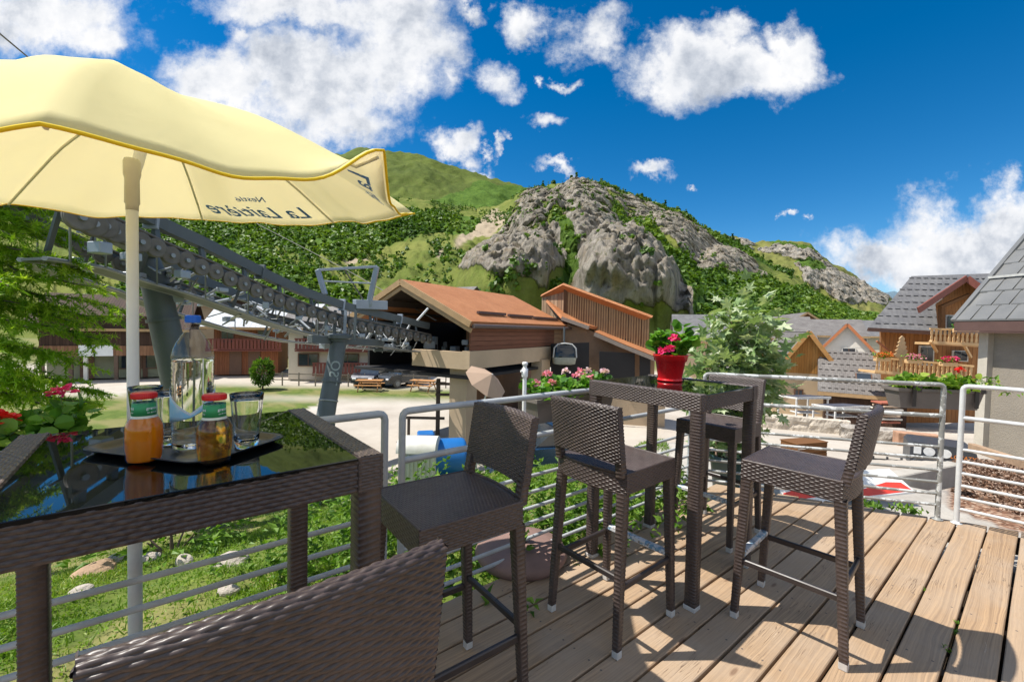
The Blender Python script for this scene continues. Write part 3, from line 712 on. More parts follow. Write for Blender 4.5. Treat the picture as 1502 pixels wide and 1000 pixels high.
# ================================================================== leaves helper
def leaf_mat(name, c1, c2, c3=None, tr=.3):
    m, n, b = newmat(name); a = n.new('ShaderNodeAttribute', attribute_name='tone').outputs['Fac']
    base = n.mix(a, c1, c2) if c3 is None else n.ramp(a, ((0, c1), (.55, c2), (1, c3)))
    g = n.noise(n.coord('Object'), 20, 3, .6); base = n.mix(n.math('MULTIPLY', g, .35), base, tuple(k*.55 for k in c1))
    P(b, col=base, rough=.5, spec=.35)
    t = n.new('ShaderNodeBsdfTranslucent'); n.l.new(n.mix(1., base, (1.3, 1.35, .6), 'MULTIPLY'), t.inputs[0]); ms = n.new('ShaderNodeMixShader'); ms.inputs[0].default_value = tr
    out = m.node_tree.nodes['Material Output']; n.l.new(b.outputs[0], ms.inputs[1]); n.l.new(t.outputs[0], ms.inputs[2]); n.l.new(ms.outputs[0], out.inputs[0]); return m
def leaves(name, pts, dirs, size, mt, parent=None, shape='leaf', up=.3, tones=None, jit=.35, fold=.18, rng=RNG):
    """one mesh of many leaves: pts (n,3), dirs (n,3) growth directions"""
    n_ = len(pts); pts = np.asarray(pts, float); d = np.asarray(dirs, float)+rng.normal(0, jit, (n_, 3)); d[:, 2] += up*.0
    d /= np.linalg.norm(d, axis=1)[:, None]+1e-9
    nrm = rng.normal(0, .5, (n_, 3))+np.array([0, 0, 1.]); s = np.cross(d, nrm); s /= np.linalg.norm(s, axis=1)[:, None]+1e-9; nn = np.cross(s, d)
    sz = size*rng.uniform(.6, 1.25, n_)
    shapes = {'leaf': ([(0, 0, 0), (.28, .35, fold), (0, 1, -.1), (-.28, .35, fold), (0, .45, 0)], [(0, 1, 4), (1, 2, 4), (2, 3, 4), (3, 0, 4)]),
              'blade': ([(-.05, 0, 0), (.05, 0, 0), (.04, .55, .04), (0, 1, -.12), (-.04, .55, .04)], [(0, 1, 2, 4), (4, 2, 3)]),
              'needle': ([(-.12, 0, 0), (.12, 0, 0), (0, 1, 0)], [(0, 1, 2)]),
              'round': ([(0, 0, 0), (.32, .15, .1), (.5, .5, .16), (.3, .86, .05), (0, .95, -.04), (-.3, .86, .05), (-.5, .5, .16), (-.32, .15, .1), (0, .5, 0)], [(k, k+1, 8) for k in range(7)]+[(7, 0, 8)]),
              'lobed': ([(0, 0, 0), (.12, .2, .02), (.48, .12, .05), (.26, .38, .05), (.5, .66, 0), (.17, .62, .04), (0, 1.05, -.1), (-.17, .62, .04), (-.5, .66, 0), (-.26, .38, .05), (-.48, .12, .05), (-.12, .2, .02), (0, .4, 0)], [(k, k+1, 12) for k in range(11)]+[(11, 0, 12)])}
    Vt, Ft = shapes[shape]; Vt = np.array(Vt); k = len(Vt)
    V = pts[:, None]+sz[:, None, None]*(Vt[None, :, 0:1]*s[:, None]+Vt[None, :, 1:2]*d[:, None]+Vt[None, :, 2:3]*nn[:, None])
    F = []
    for i in range(n_): F += [tuple(j+i*k for j in f) for f in Ft]
    me = bpy.data.meshes.new(name); me.from_pydata(V.reshape(-1, 3).tolist(), [], F); me.materials.append(mt)
    at_ = me.attributes.new('tone', 'FLOAT', 'POINT'); tn = rng.uniform(0, 1, n_) if tones is None else np.asarray(tones); at_.data.foreach_set('value', np.repeat(tn, k))
    me.update(); o = bpy.data.objects.new(name, me); COL.objects.link(o); o.parent = parent; return o
GER = leaf_mat('geranium_leaf', (.05, .16, .015), (.13, .32, .03), (.26, .46, .06))
def petals(name, centers, r, mt, parent, n_=26, rng=RNG, psize=.02):
    P_ = []; D_ = []
    for c in centers:
        q = rng.normal(0, 1, (n_, 3)); q /= np.linalg.norm(q, axis=1)[:, None]; q[:, 2] = np.abs(q[:, 2])*.9-.15
        P_.append(np.array(c)+q*r*rng.uniform(.6, 1, (n_, 1))); D_.append(q)
    return leaves(name, np.concatenate(P_), np.concatenate(D_), psize, mt, parent, 'round', jit=.5, fold=.1, rng=rng)
def petal_mat(name, c1, c2): return leaf_mat(name, c1, c2, None, .25)
PINK = petal_mat('pink_petal', (.80, .20, .34), (.86, .42, .52)); RED = petal_mat('red_petal', (.80, .02, .03), (.85, .05, .03)); MAG = petal_mat('magenta_petal', (.75, .02, .16), (.85, .06, .25)); PALEP = petal_mat('pale_pink_petal', (.80, .50, .62), (.85, .68, .72))
# ---- red pot on the small table
p = W(2.50, 1.50); rp = thing('potted_begonia', 'bright red plastic pot with green leaves and magenta blooms on the small table', 'potted plant', (p.x, p.y, 1.0955), .3)
REDP = mat('red_plastic', (.72, .012, .015), .28, 0, .04, 4)
mb = MB(); H = .155
prof = [(.001, 0), (.072, 0), (.078, .004), (.079, .012), (.072, .014), (.074, .02), (.092, .125), (.100, .128), (.108, .163), (.111, .168), (.107, .170), (.103, .163), (.088, .12), (.001, .12)]
mb.lathe([(r*.98, z) for r, z in prof], seg=48); mb.build('pot', REDP, rp)
mb = MB(); mb.lathe([(.001, .15), (.06, .156), (.098, .148)], seg=24); mb.build('soil', mat('potting_soil', (.035, .024, .018), .95, 0, .4, 60, .8, 90, .01), rp)
rng = np.random.default_rng(3); st = []; tips = []; dirs = []
mb = MB()
for i in range(16):
    a = rng.uniform(0, 6.28); ln = rng.uniform(.06, .19); lean_ = rng.uniform(.2, .7)
    pts = [np.array([.04*math.cos(a), .04*math.sin(a), .15])]
    for k in range(1, 5):
        f = k/4; pts.append(np.array([math.cos(a)*(.04+lean_*ln*f*f), math.sin(a)*(.04+lean_*ln*f*f), .15+ln*f]))
        for _ in range(4): tips.append(pts[-1]+rng.normal(0, .012, 3)); dirs.append(np.array([math.cos(a+rng.normal(0, 1.2)), math.sin(a+rng.normal(0, 1.2)), .4]))
    mb.tube(pts, [.0035, .003, .0025, .002, .0015], 6)
mb.build('stems', mat('green_stem', (.16, .26, .05), .6), rp)
leaves('leaves', tips, dirs, .062, GER, rp, 'round', rng=rng)
petals('flowers', [(-.085, -.09, .205), (-.105, -.07, .19), (-.02, -.05, .27)], .02, MAG, rp, 16, rng, .030)
# ---- hanging planter boxes
PLANT = mat('taupe_plastic_planter', (.17, .145, .13), .55, 0, .12, 12, .2, 60, .002)
def planter(label, A, B, z, hh, dp, flower, seed, nfl, hanger=None, lm=None, leafn=500, zup=.14):
    A = Vector(A); B = Vector(B); L = (B-A).length; rz = math.atan2((B-A).y, (B-A).x); rng = np.random.default_rng(seed)
    t = thing('railing_planter', label, 'planter', (A.x, A.y, z), rz, 'flower boxes hung on the railing')
    mb = MB(); X = []
    prof = [(-.82*dp/2, -hh), (-dp/2, -.012), (-dp/2-.008, -.010), (-dp/2-.008, 0), (-dp/2+.008, 0), (-dp/2+.01, -.03)]
    def pr(f): return [(f, -hh)]
    b0, b1 = .02, L-.02; o = .035
    lo = [(b0+o, -dp*.38, -hh), (b1-o, -dp*.38, -hh), (b1-o, dp*.38, -hh), (b0+o, dp*.38, -hh)]
    def ring(e, z_): return [(b0-e, -dp/2-e, z_), (b1+e, -dp/2-e, z_), (b1+e, dp/2+e, z_), (b0-e, dp/2+e, z_)]
    rs = [lo, ring(-.004, -.028), ring(.008, -.024), ring(.008, 0), ring(-.008, 0), ring(-.010, -.03)]
    V = [q for r_ in rs for q in r_]; F = [(3, 2, 1, 0)]
    for i in range(len(rs)-1): F += [(i*4+j, i*4+(j+1) % 4, (i+1)*4+(j+1) % 4, (i+1)*4+j) for j in range(4)]
    F.append(tuple(len(V)-4+j for j in range(4))); mb.add(V, F)
    mb.build('box', PLANT, t)
    if hanger:
        for hx in hanger:
            mb = MB(); ys = dp/2+.012
            mb.bar((hx, -ys, -hh+.02), (hx, -ys, .045), .03, .006, (0, 1, 0)); mb.bar((hx, -ys, .045), (hx, -ys-.05, .045), .03, .006, (0, 0, 1)); mb.bar((hx, -ys-.05, .045), (hx, -ys-.05, -.02), .03, .006, (0, 1, 0)); mb.build('bracket', DARKM, t)
    P0 = np.stack([rng.uniform(.05, L-.05, leafn), rng.normal(0, dp*.36, leafn), rng.uniform(0, 1, leafn)**1.2*zup-.01], 1)
    P0[:, 2] *= .65+.5*np.sin(P0[:, 0]*9+seed)**2
    D0 = np.stack([rng.normal(0, .7, leafn), rng.normal(0, .7, leafn)+np.sign(P0[:, 1])*.4, rng.uniform(.1, 1, leafn)], 1)
    leaves('foliage', P0, D0, .05, lm or GER, t, 'round', rng=rng)
    if flower is not None:
        cs = []; gs = mat('stalk_green', (.18, .28, .07), .6)
        for i in range(nfl):
            x = .06+(L-.12)*(i+.5)/nfl+rng.normal(0, .02); y = rng.normal(0, dp*.3); h = zup+rng.uniform(-.03, .06); cs.append((x, y, h)); mbs = MB(); mbs.tube([(x, y*.5, 0), (x+.004, y, h*.7), (x, y, h-.01)], .0018, 5); mbs.build('flower_stalk', gs, t)
        for m_, sel in flower:
            c_ = [c for i, c in enumerate(cs) if i in sel]
            for c1_ in c_: petals('flower_head', [c1_], .024, m_, t, 26, rng, .022)
    return t
pb0 = W(1.80, 2.09); pb1 = W(2.62, 2.09)
planter('long taupe box of pink geraniums on the railing behind the small table', pb0, pb1, .96, .16, .17, ((PINK, (0, 1, 2, 3, 4, 6, 8)), (PALEP, (5, 7, 9, 10))), 5, 11, (.2, .62), zup=.11)
IVY = leaf_mat('bright_trailing_leaf', (.07, .17, .015), (.20, .36, .03), (.40, .50, .08))

qa = W(4.02, 1.52); qb = W(4.66, .62)
nrm = (qb-qa).cross(Vector((0, 0, 1))).normalized()*(-1)
nrm = Vector((nrm.x, nrm.y, 0)); 
if nrm.dot(W(1, .5)) < 0: nrm = -nrm
qa = atz(1303, 567, .985); qb = atz(1434, 571, .985)
planter('dark taupe box of bright green trailing leaves hung outside the flaking railing', qa, qb, .985, .165, .17, ((RED, (6, 7)),), 9, 8, (.13, .60), IVY, 520, .10)
pl_r = [o for o in bpy.data.objects if o.get('category') == 'planter'][-1]; Lr = (qb-qa).length; rg = np.random.default_rng(4); SP, SD = [], []
mb = MB(); sp_ = [(Lr-.05, 0, 0), (Lr+.05, .02, .07), (Lr+.16, .03, .05), (Lr+.26, .03, -.03)]; mb.tube(sp_, .003, 6)
for k in range(46):
    f = rg.uniform(.25, 1); j = min(2, int(f*3)); q_ = np.array(sp_[j])*(1-(f*3-j))+np.array(sp_[j+1])*(f*3-j); SP.append(q_+rg.normal(0, .022, 3)); SD.append(rg.normal(0, 1, 3))
mb.build('trailing_stem', mat('shoot_green', (.2, .3, .06), .6), pl_r); leaves('trailing_leaves', SP, SD, .045, IVY, pl_r, 'leaf', rng=rg)
q1 = W(-1.15, 2.06); q2 = W(-.17, 2.06)
planter('flower box of red and crimson geraniums on the railing under the parasol', q1, q2, .985, .16, .17, ((RED, (1, 3, 5)), (MAG, (0, 2, 4, 6))), 12, 7, (.2, .8), GER, 900, .13)
# ================================================================== numpy value noise
def _h(ix, iy, iz, seed):
    n_ = (ix.astype(np.int64)*374761393+iy.astype(np.int64)*668265263+iz.astype(np.int64)*2147483647+seed*1274126177) & 0xffffffff
    n_ = ((n_ ^ (n_ >> 13))*1274126177) & 0xffffffff; n_ = n_ ^ (n_ >> 16); return (n_ & 0xffffff)/float(0xffffff)
def vnoise(x, y, z=0., seed=0):
    x, y, z = np.broadcast_arrays(np.asarray(x, float), np.asarray(y, float), np.asarray(z, float))
    ix, iy, iz = np.floor(x), np.floor(y), np.floor(z); fx, fy, fz = x-ix, y-iy, z-iz
    fx, fy, fz = [f*f*(3-2*f) for f in (fx, fy, fz)]; r = 0
    for a in (0, 1):
        for b in (0, 1):
            for c in (0, 1):
                r = r+_h(ix+a, iy+b, iz+c, seed)*(fx if a else 1-fx)*(fy if b else 1-fy)*(fz if c else 1-fz)
    return r
def fbm(x, y, z=0., o=5, seed=0, g=.5):
    s = 0; a = 1; t = 0; f = 1
    for k in range(o): s = s+a*vnoise(x*f, y*f, np.asarray(z)*f, seed+k*17); t += a; a *= g; f *= 2.03
    return s/t
def sst(x, a, b): t = np.clip((x-a)/(b-a), 0, 1); return t*t*(3-2*t)
def field_mesh(name, X, attrs, mt, sm=True):
    mb = MB(); mb.grid(X, sm); me = mb.mesh(name, mt)
    for k, v_ in attrs.items(): a = me.attributes.new(k, 'FLOAT', 'POINT'); a.data.foreach_set('value', np.asarray(v_, float).ravel())
    o = bpy.data.objects.new(name, me); COL.objects.link(o); return o
# ================================================================== ground
def deck_dist(x, y):
    u = x*CU+y*SU; v = -x*SU+y*CU
    e = 3.93+np.interp(v, [-3, -1, .077, .706, 1.631, 2.0][::1], [6.3-3.93, 5.33-3.93, 4.864-3.93, 4.586-3.93, 4.094-3.93, 0])
    dv = np.maximum(v-1.9, 0); du = np.maximum(u-e, 0)
    return u, v, np.hypot(dv, du), dv, du
def ground_z(x, y):
    u, v, d, dv, du = deck_dist(x, y)
    left = -.30-2.75*sst(d, .3, 11.)-.12*sst(d, 0, .5)
    right = -.28-.12*sst(du, 0, 2.5)-2.4*sst(du, 2.6, 3.2)*1.0
    wr = sst(x, 1.6, 2.8)*sst(du-dv*.6, -.3, .3)
    z = left*(1-wr)+right*wr
    # raised mulch bed on the right
    bed = sst(x, 5.2, 5.6)*(1-sst(y, 8.2, 9.6)); z = z*(1-bed)+(-.45-.10*(y-3))*bed
    z = z-(.9*sst(x, 4, 16)*sst(y, 15, 26))
    z = np.where(d <= 0, -.30, z)
    return z+.0*x
rings = np.concatenate([np.arange(.0, 14, .16), np.geomspace(14, 60, 60)[1:], np.geomspace(60, 6000, 40)[1:]])
angs = np.radians(np.concatenate([np.linspace(-200, -35, 40)[:-1], np.linspace(-35, 160, 400)]))
Rg, Ag = np.meshgrid(rings+.01, angs, indexing='ij'); gx = Rg*np.cos(Ag); gy = Rg*np.sin(Ag)
gz = ground_z(gx, gy); u_, v_, d_, dv_, du_ = deck_dist(gx, gy)
rough = (1-sst(d_, 8, 12))*(d_ > 0)*(dv_ > du_*.8)
gz = gz+(fbm(gx*1.3, gy*1.3, 0, 4, 3)-.5)*.28*rough*sst(d_, .1, 1.)+(fbm(gx*5, gy*5, 0, 3, 5)-.5)*.05*rough
grass = sst(1-d_+9.0+(fbm(gx*.6, gy*.6, 0, 4, 9)-.5)*6, -1., 1.)*(dv_ > 0)*(gx < 3.2)
strip = np.exp(-((gy-29.-.0*gx)/2.3)**2)*(gx < 1)*(gx > -24); lawn = (gx < -11-.0*gy)*sst(gy, 6, 8)*(1-sst(gy, 24, 27))
dry = sst(fbm(gx*.9, gy*.9, 0, 5, 21), .44, .56)
far_ = sst(gy, 40, 46)*(gx < 3)+sst(gy, 52, 58)*(gx >= 3)+(gy < -6); gmask = np.clip(grass+strip*1.2+lawn+far_, 0, 1)
conc = ((gx > 1.6) & (du_ > 0) & (du_ < 3.) & (gy < 8)).astype(float)
mul = (sst(gx/np.maximum(gy, .1), 1.02, 1.05)*(1-sst(gy, 8.4, 8.7))*(gx > 4.6)*(gy > 2))
def ground_mat():
    m, n, b = newmat('ground_surfaces'); c = n.coord('Object')
    A = lambda s: n.new('ShaderNodeAttribute', attribute_name=s).outputs['Fac']
    f1 = n.noise(c, .35, 6, .65); f2 = n.noise(c, 3., 6, .65); f3 = n.noise(c, 40., 4, .7); f4 = n.noise(c, 170., 2, .6)
    asp = n.mix(n.ramp(f1, ((.35, 0), (.65, 1))), (.42, .37, .31), (.54, .49, .42)); asp = n.mix(n.math('MULTIPLY', n.ramp(f3, ((.4, 0), (.7, 1))), .35), asp, (.30, .27, .23)); asp = n.mix(n.math('MULTIPLY', n.ramp(f2, ((.6, 0), (.75, 1))), .35), asp, (.36, .33, .29))
    gr = n.mix(n.ramp(f2, ((.35, 0), (.65, 1))), (.07, .115, .016), (.15, .19, .035)); gr = n.mix(n.math('MULTIPLY', A('dry'), .75), gr, (.25, .22, .09)); gr = n.mix(n.math('MULTIPLY', n.ramp(f3, ((.45, 0), (.65, 1))), .4), gr, (.05, .075, .012))
    con = n.mix(n.ramp(f2, ((.35, 0), (.65, 1))), (.36, .33, .29), (.46, .43, .38)); con = n.mix(n.math('MULTIPLY', n.ramp(f4, ((.5, 0), (.7, 1))), .3), con, (.25, .23, .2))
    vo = n.new('ShaderNodeTexVoronoi'); n.set(vo.inputs['Vector'], n.mapping(c, (26, 40, 30))); vo.inputs['Scale'].default_value = 1.
    vs = n.sep(vo.outputs['Color'])[0]
    ml = n.ramp(vs, ((0, (.07, .035, .02)), (.45, (.22, .11, .065)), (.75, (.34, .21, .14)), (1, (.50, .38, .28))))
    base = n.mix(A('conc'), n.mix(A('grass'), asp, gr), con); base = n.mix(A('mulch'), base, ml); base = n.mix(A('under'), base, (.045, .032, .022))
    h = n.math('ADD', n.math('MULTIPLY', f3, .4), n.math('MULTIPLY', n.math('MULTIPLY', vs, A('mulch')), 1.2))
    P(b, col=base, rough=.9, spec=.2, normal=n.bump(h, .7, .02)); return m
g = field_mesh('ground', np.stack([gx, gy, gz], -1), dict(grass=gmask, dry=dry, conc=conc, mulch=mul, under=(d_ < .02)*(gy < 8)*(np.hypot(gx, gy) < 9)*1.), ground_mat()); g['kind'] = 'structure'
# ---- grass, weeds and bark chips
rng = np.random.default_rng(11)
def scatter(n_, f):
    out = []
    while len(out) < n_:
        x = rng.uniform(-14, 6, 20000); y = rng.uniform(.5, 16, 20000); u, v, d, dv, du = deck_dist(x, y)
        px_ = (x/y); ok = (d > .06) & (np.abs(px_) < 1.35) & f(x, y, d, dv, du); out += list(zip(x[ok], y[ok]))
    return np.array(out[:n_])
GRS = leaf_mat('meadow_grass', (.09, .19, .015), (.24, .38, .035), (.50, .50, .16), .35)
def gh(pts): 
    x, y = pts[:, 0], pts[:, 1]; z = ground_z(x, y); u, v, d, dv, du = deck_dist(x, y); rr = (1-sst(d, 8, 12))*(dv > du*.8)
    return z+(fbm(x*1.3, y*1.3, 0, 4, 3)-.5)*.28*rr*sst(d, .1, 1.)+(fbm(x*5, y*5, 0, 3, 5)-.5)*.05*rr
def lf(x, y, d, dv, du):
    dens_ = fbm(x*.8, y*.8, 0, 4, 33); return (dv > du*.8) & (x < 3.3) & (d < 9.5) & (rng.uniform(0, 1, len(x)) < np.exp(-d/3.2)*(.25+1.6*sst(dens_, .38, .58))+.05)
pts = scatter(90000, lf); z = gh(pts); P3 = np.column_stack([pts, z-.01])
tn = np.clip(fbm(pts[:, 0]*.8, pts[:, 1]*.8, 0, 4, 70)*1.1-.12+rng.normal(0, .15, len(pts)), 0, 1)
dd_ = np.column_stack([rng.normal(0, .45, len(pts)), rng.normal(0, .45, len(pts)), np.ones(len(pts))])
o = leaves('grass', P3, dd_, .07, GRS, None, 'blade', jit=.25, tones=tn, rng=rng); tag(o, 'bright green meadow grass and herbs on the bank below the terrace', kind='stuff')
pts = scatter(60000, lambda x, y, d, dv, du: lf(x, y, d, dv, du) & (d < 5)); P3 = np.column_stack([pts, gh(pts)+rng.uniform(0, .03, len(pts))])
o = leaves('ground_cover', P3, rng.normal(0, 1, (len(pts), 3))+np.array([0, 0, .5]), .030, GRS, None, 'leaf', jit=.25, tones=np.clip(fbm(pts[:, 0]*1.7, pts[:, 1]*1.7, 0, 4, 71)*1.3-.3+rng.normal(0, .15, len(pts)), 0, 1), rng=rng); tag(o, 'low clover and herbs between the grass blades', kind='stuff')
WEED = leaf_mat('weed_leaf', (.06, .15, .012), (.16, .30, .03), (.26, .42, .06), .35)
def weed_patch(cx, cy, rx, ry, hh, n_, seed):
    r = np.random.default_rng(seed); P_ = []; D_ = []
    for i in range(n_):
        x = cx+r.normal(0, rx); y = cy+r.normal(0, ry); z0 = float(ground_z(np.array(x), np.array(y))); H = hh*r.uniform(.5, 1.1); lx, ly = r.normal(0, .12, 2)
        for k in range(int(16+H*22)):
            f = r.uniform(.08, 1); a = r.uniform(0, 6.28); P_.append((x+lx*f, y+ly*f, z0+H*f)); D_.append((math.cos(a)*.8, math.sin(a)*.8, .35))
    return P_, D_
for nm, lab, args in (('weed_clump', 'thick clump of tall nettles and weeds just behind the railing under the big table', [(-1.15, 3.2, .5, .35, .75, 80, 4), (-.4, 3.4, .4, .4, .6, 60, 5)]),
                      ('weed_clump', 'tall light green weeds growing up behind the railing beside the empty parasol pole', [(.25, 3.4, .45, .35, .75, 70, 6), (.75, 3.7, .4, .3, .55, 60, 8), (.35, 2.65, .25, .12, .3, 26, 18)])):
    P_, D_ = [], []
    for a in args: p_, q_ = weed_patch(*a); P_ += p_; D_ += q_
    o = leaves(nm, P_, D_, .062, WEED, None, 'leaf', jit=.3, rng=rng); tag(o, lab, 'weeds', kind='stuff'); del o['category']
ROCK = mat('pale_stone', (.44, .39, .33), .85, 0, .25, 5, .8, 22, .03)
def rock(px, py, zoff, s, label, seed, group='pale stones lying in the grass', mt=None, flat_=.6):
    p = None; r = ray(px, py)
    for t in np.linspace(1.5, 25, 3000):
        q = r*t; zz = float(gh(np.array([[q[0], q[1]]]))[0])
        if CH+q[2] < zz: p = (q[0], q[1], zz); break
    rr = np.random.default_rng(seed); mb = MB(); nu, nv = 22, 14; X = np.zeros((nv, nu, 3))
    for i in range(nv):
        th = math.pi*(i+.02)/(nv-1+.04)
        for j in range(nu):
            ph = 2*math.pi*j/nu; q = np.array([math.sin(th)*math.cos(ph), math.sin(th)*math.sin(ph), math.cos(th)])
            k = .75+.55*float(fbm(q[0]*1.3+seed, q[1]*1.3, q[2]*1.3, 4, seed)); q = q*k; q = np.sign(q)*np.abs(q)**.85; X[i, j] = q*np.array([s, s*.7, s*flat_])
    mb.grid(X, False, True); o = mb.build('rock', mt or ROCK); o.location = (p[0], p[1], p[2]+s*.12); o.rotation_euler = (0, 0, rr.uniform(0, 6)); tag(o, label, 'rock', group); return o
rock(340, 828, 0, .15, 'largest pale pointed stone behind the table, nearest the middle table leg', 1)
rock(215, 826, 0, .13, 'pale stone right beside the lower parasol pole, on its right', 2)
rock(172, 824, 0, .12, 'grey mossy stone just left of the lower parasol pole', 3)
rock(270, 826, 0, .10, 'small pale stone between the largest stone and the parasol pole', 4)
rock(135, 845, 0, .2, 'flat brownish slab of earth and rock left of the parasol pole', 5, mt=mat('brown_earth_rock', (.36, .24, .15), .9, 0, .25, 6, .8, 22, .03), flat_=.35)
rock(335, 870, 0, .07, 'little pale stone low between the railing bars', 6)
rock(120, 870, 0, .08, 'flat pale stone nearest the left table leg', 7)
# ================================================================== things just beyond the right edge
p0 = atz(1140, 722, -.22); p1 = atz(1338, 712, -.16)
bt = thing('barrier_board', 'red and white striped barrier board lying along the far deck edge', 'barrier', p0, math.atan2(p1.y-p0.y, p1.x-p0.x)); L_ = (p1-p0).length
RB = mat('red_barrier_paint', (.72, .05, .03), .45, 0, .1, 6); WB = mat('white_barrier_paint', (.80, .80, .78), .45, 0, .05, 6)
def bxf(x, y, z): return (x, y*.8, z+y*.75+.04)
mb = MB(); mb.prism([(0, -.05), (L_*.12, -.15), (L_, -.04), (L_*.93, .20), (.1, .14)], -.02, .0, bxf); mb.build('board', WB, bt)
for a, b_ in ((.02, .50), (.52, .99)):
    mb = MB(); mb.prism([(L_*a, -.05), (L_*(a+.04), -.115+.05*a), (L_*b_, -.05+.03*a), (L_*(b_-.05), .05), (L_*(b_-.16), .055)], .001, .004, bxf); mb.build('stripe', RB, bt)
CONC = mat('pale_concrete', (.42, .39, .34), .85, 0, .14, 3, .4, 60, .006, dirt=(.28, .25, .21))
def wall_seg(name, label, A, B, z0, z1, t, mt, **k):
    A = Vector(A); B = Vector(B); mb = MB(); mb.bar((A.x, A.y, (z0+z1)/2), (B.x, B.y, (z0+z1)/2), t, z1-z0, bev=.012); o = mb.build(name, mt); tag(o, label, 'wall', **k); return o
a = atz(1235, 745, -.3); b_ = atz(1398, 700, -.3)
wall_seg('retaining_kerb', 'low concrete kerb wall seen through the flaking railing', atz(1285, 707, -.36), atz(1400, 684, -.36), -.6, -.30, .16, CONC)
# bark chips
def bed_scatter(n_):
    x = rng.uniform(5.3, 12, n_*4); y = rng.uniform(2.5, 8.5, n_*4); ok = (x/y < 1.6) & (x/y > 1.045); x = x[ok][:n_]; y = y[ok][:n_]; return np.column_stack([x, y, ground_z(x, y)+.012])
BARK = leaf_mat('bark_chip', (.08, .04, .022), (.27, .15, .09), (.55, .42, .32), 0.)
q = bed_scatter(16000); o = leaves('bark_mulch', q, np.column_stack([rng.normal(0, 1, len(q)), rng.normal(0, 1, len(q)), rng.normal(0, .2, len(q))]), .07, BARK, None, 'leaf', jit=.3, rng=rng, fold=.3); tag(o, 'brown bark mulch on the sloping bed behind the right railing', kind='stuff')
TIMB = mat('weathered_timber', (.40, .27, .17), .75, 0, .2, 5, .4, 40, .004)
mb = MB(); A = at(1425, 655, 9.4); B = at(1560, 700, 6.6); mb.bar(A, B, .12, .16, bev=.01); o = mb.build('timber_edging', TIMB); tag(o, 'long reddish timber laid along the top of the mulch bed', 'timber')
def tuft(px, py, z, n_, s, label, seed, mt=None, grp=None):
    r = np.random.default_rng(seed); c = atz(px, py, z); P_ = np.array(c)+r.normal(0, 1, (n_, 3))*np.array([s, s, s*.35]); P_[:, 2] = z+np.abs(P_[:, 2]-z)
    o = leaves('weed_tuft', P_, r.normal(0, .6, (n_, 3))+np.array([0, 0, 1.]), .05, mt or WEED, None, 'leaf', rng=r); tag(o, label, None, None, 'stuff'); return o
tuft(1275, 745, -.05, 60, .06, 'small green weed at the deck edge, nearer the side-on stool', 1, grp='weeds along the deck edge')
tuft(1330, 752, -.05, 60, .06, 'small green weed at the deck edge, nearer the railing post', 2, grp='weeds along the deck edge')
tuft(940, 752, -.05, 90, .10, 'bright green weed under the railing behind the small table', 3, grp='weeds along the deck edge')
mb = MB(); r = np.random.default_rng(5)
P_ = []
for (uu, vv) in ((2.96, .225), (3.05, .232), (2.5, .07), (2.3, .08), (2.75, .235), (3.3, .38)):
    w_ = W(uu, vv, -.012); P_ += [np.array(w_)+r.normal(0, .008, 3) for _ in range(14)]
P_ = np.array(P_); o = leaves('gap_sprouts', P_, r.normal(0, .5, (len(P_), 3))+np.array([0, 0, .8]), .018, WEED, None, 'leaf', rng=r); tag(o, 'tiny green sprouts in the gaps between planks', kind='stuff')
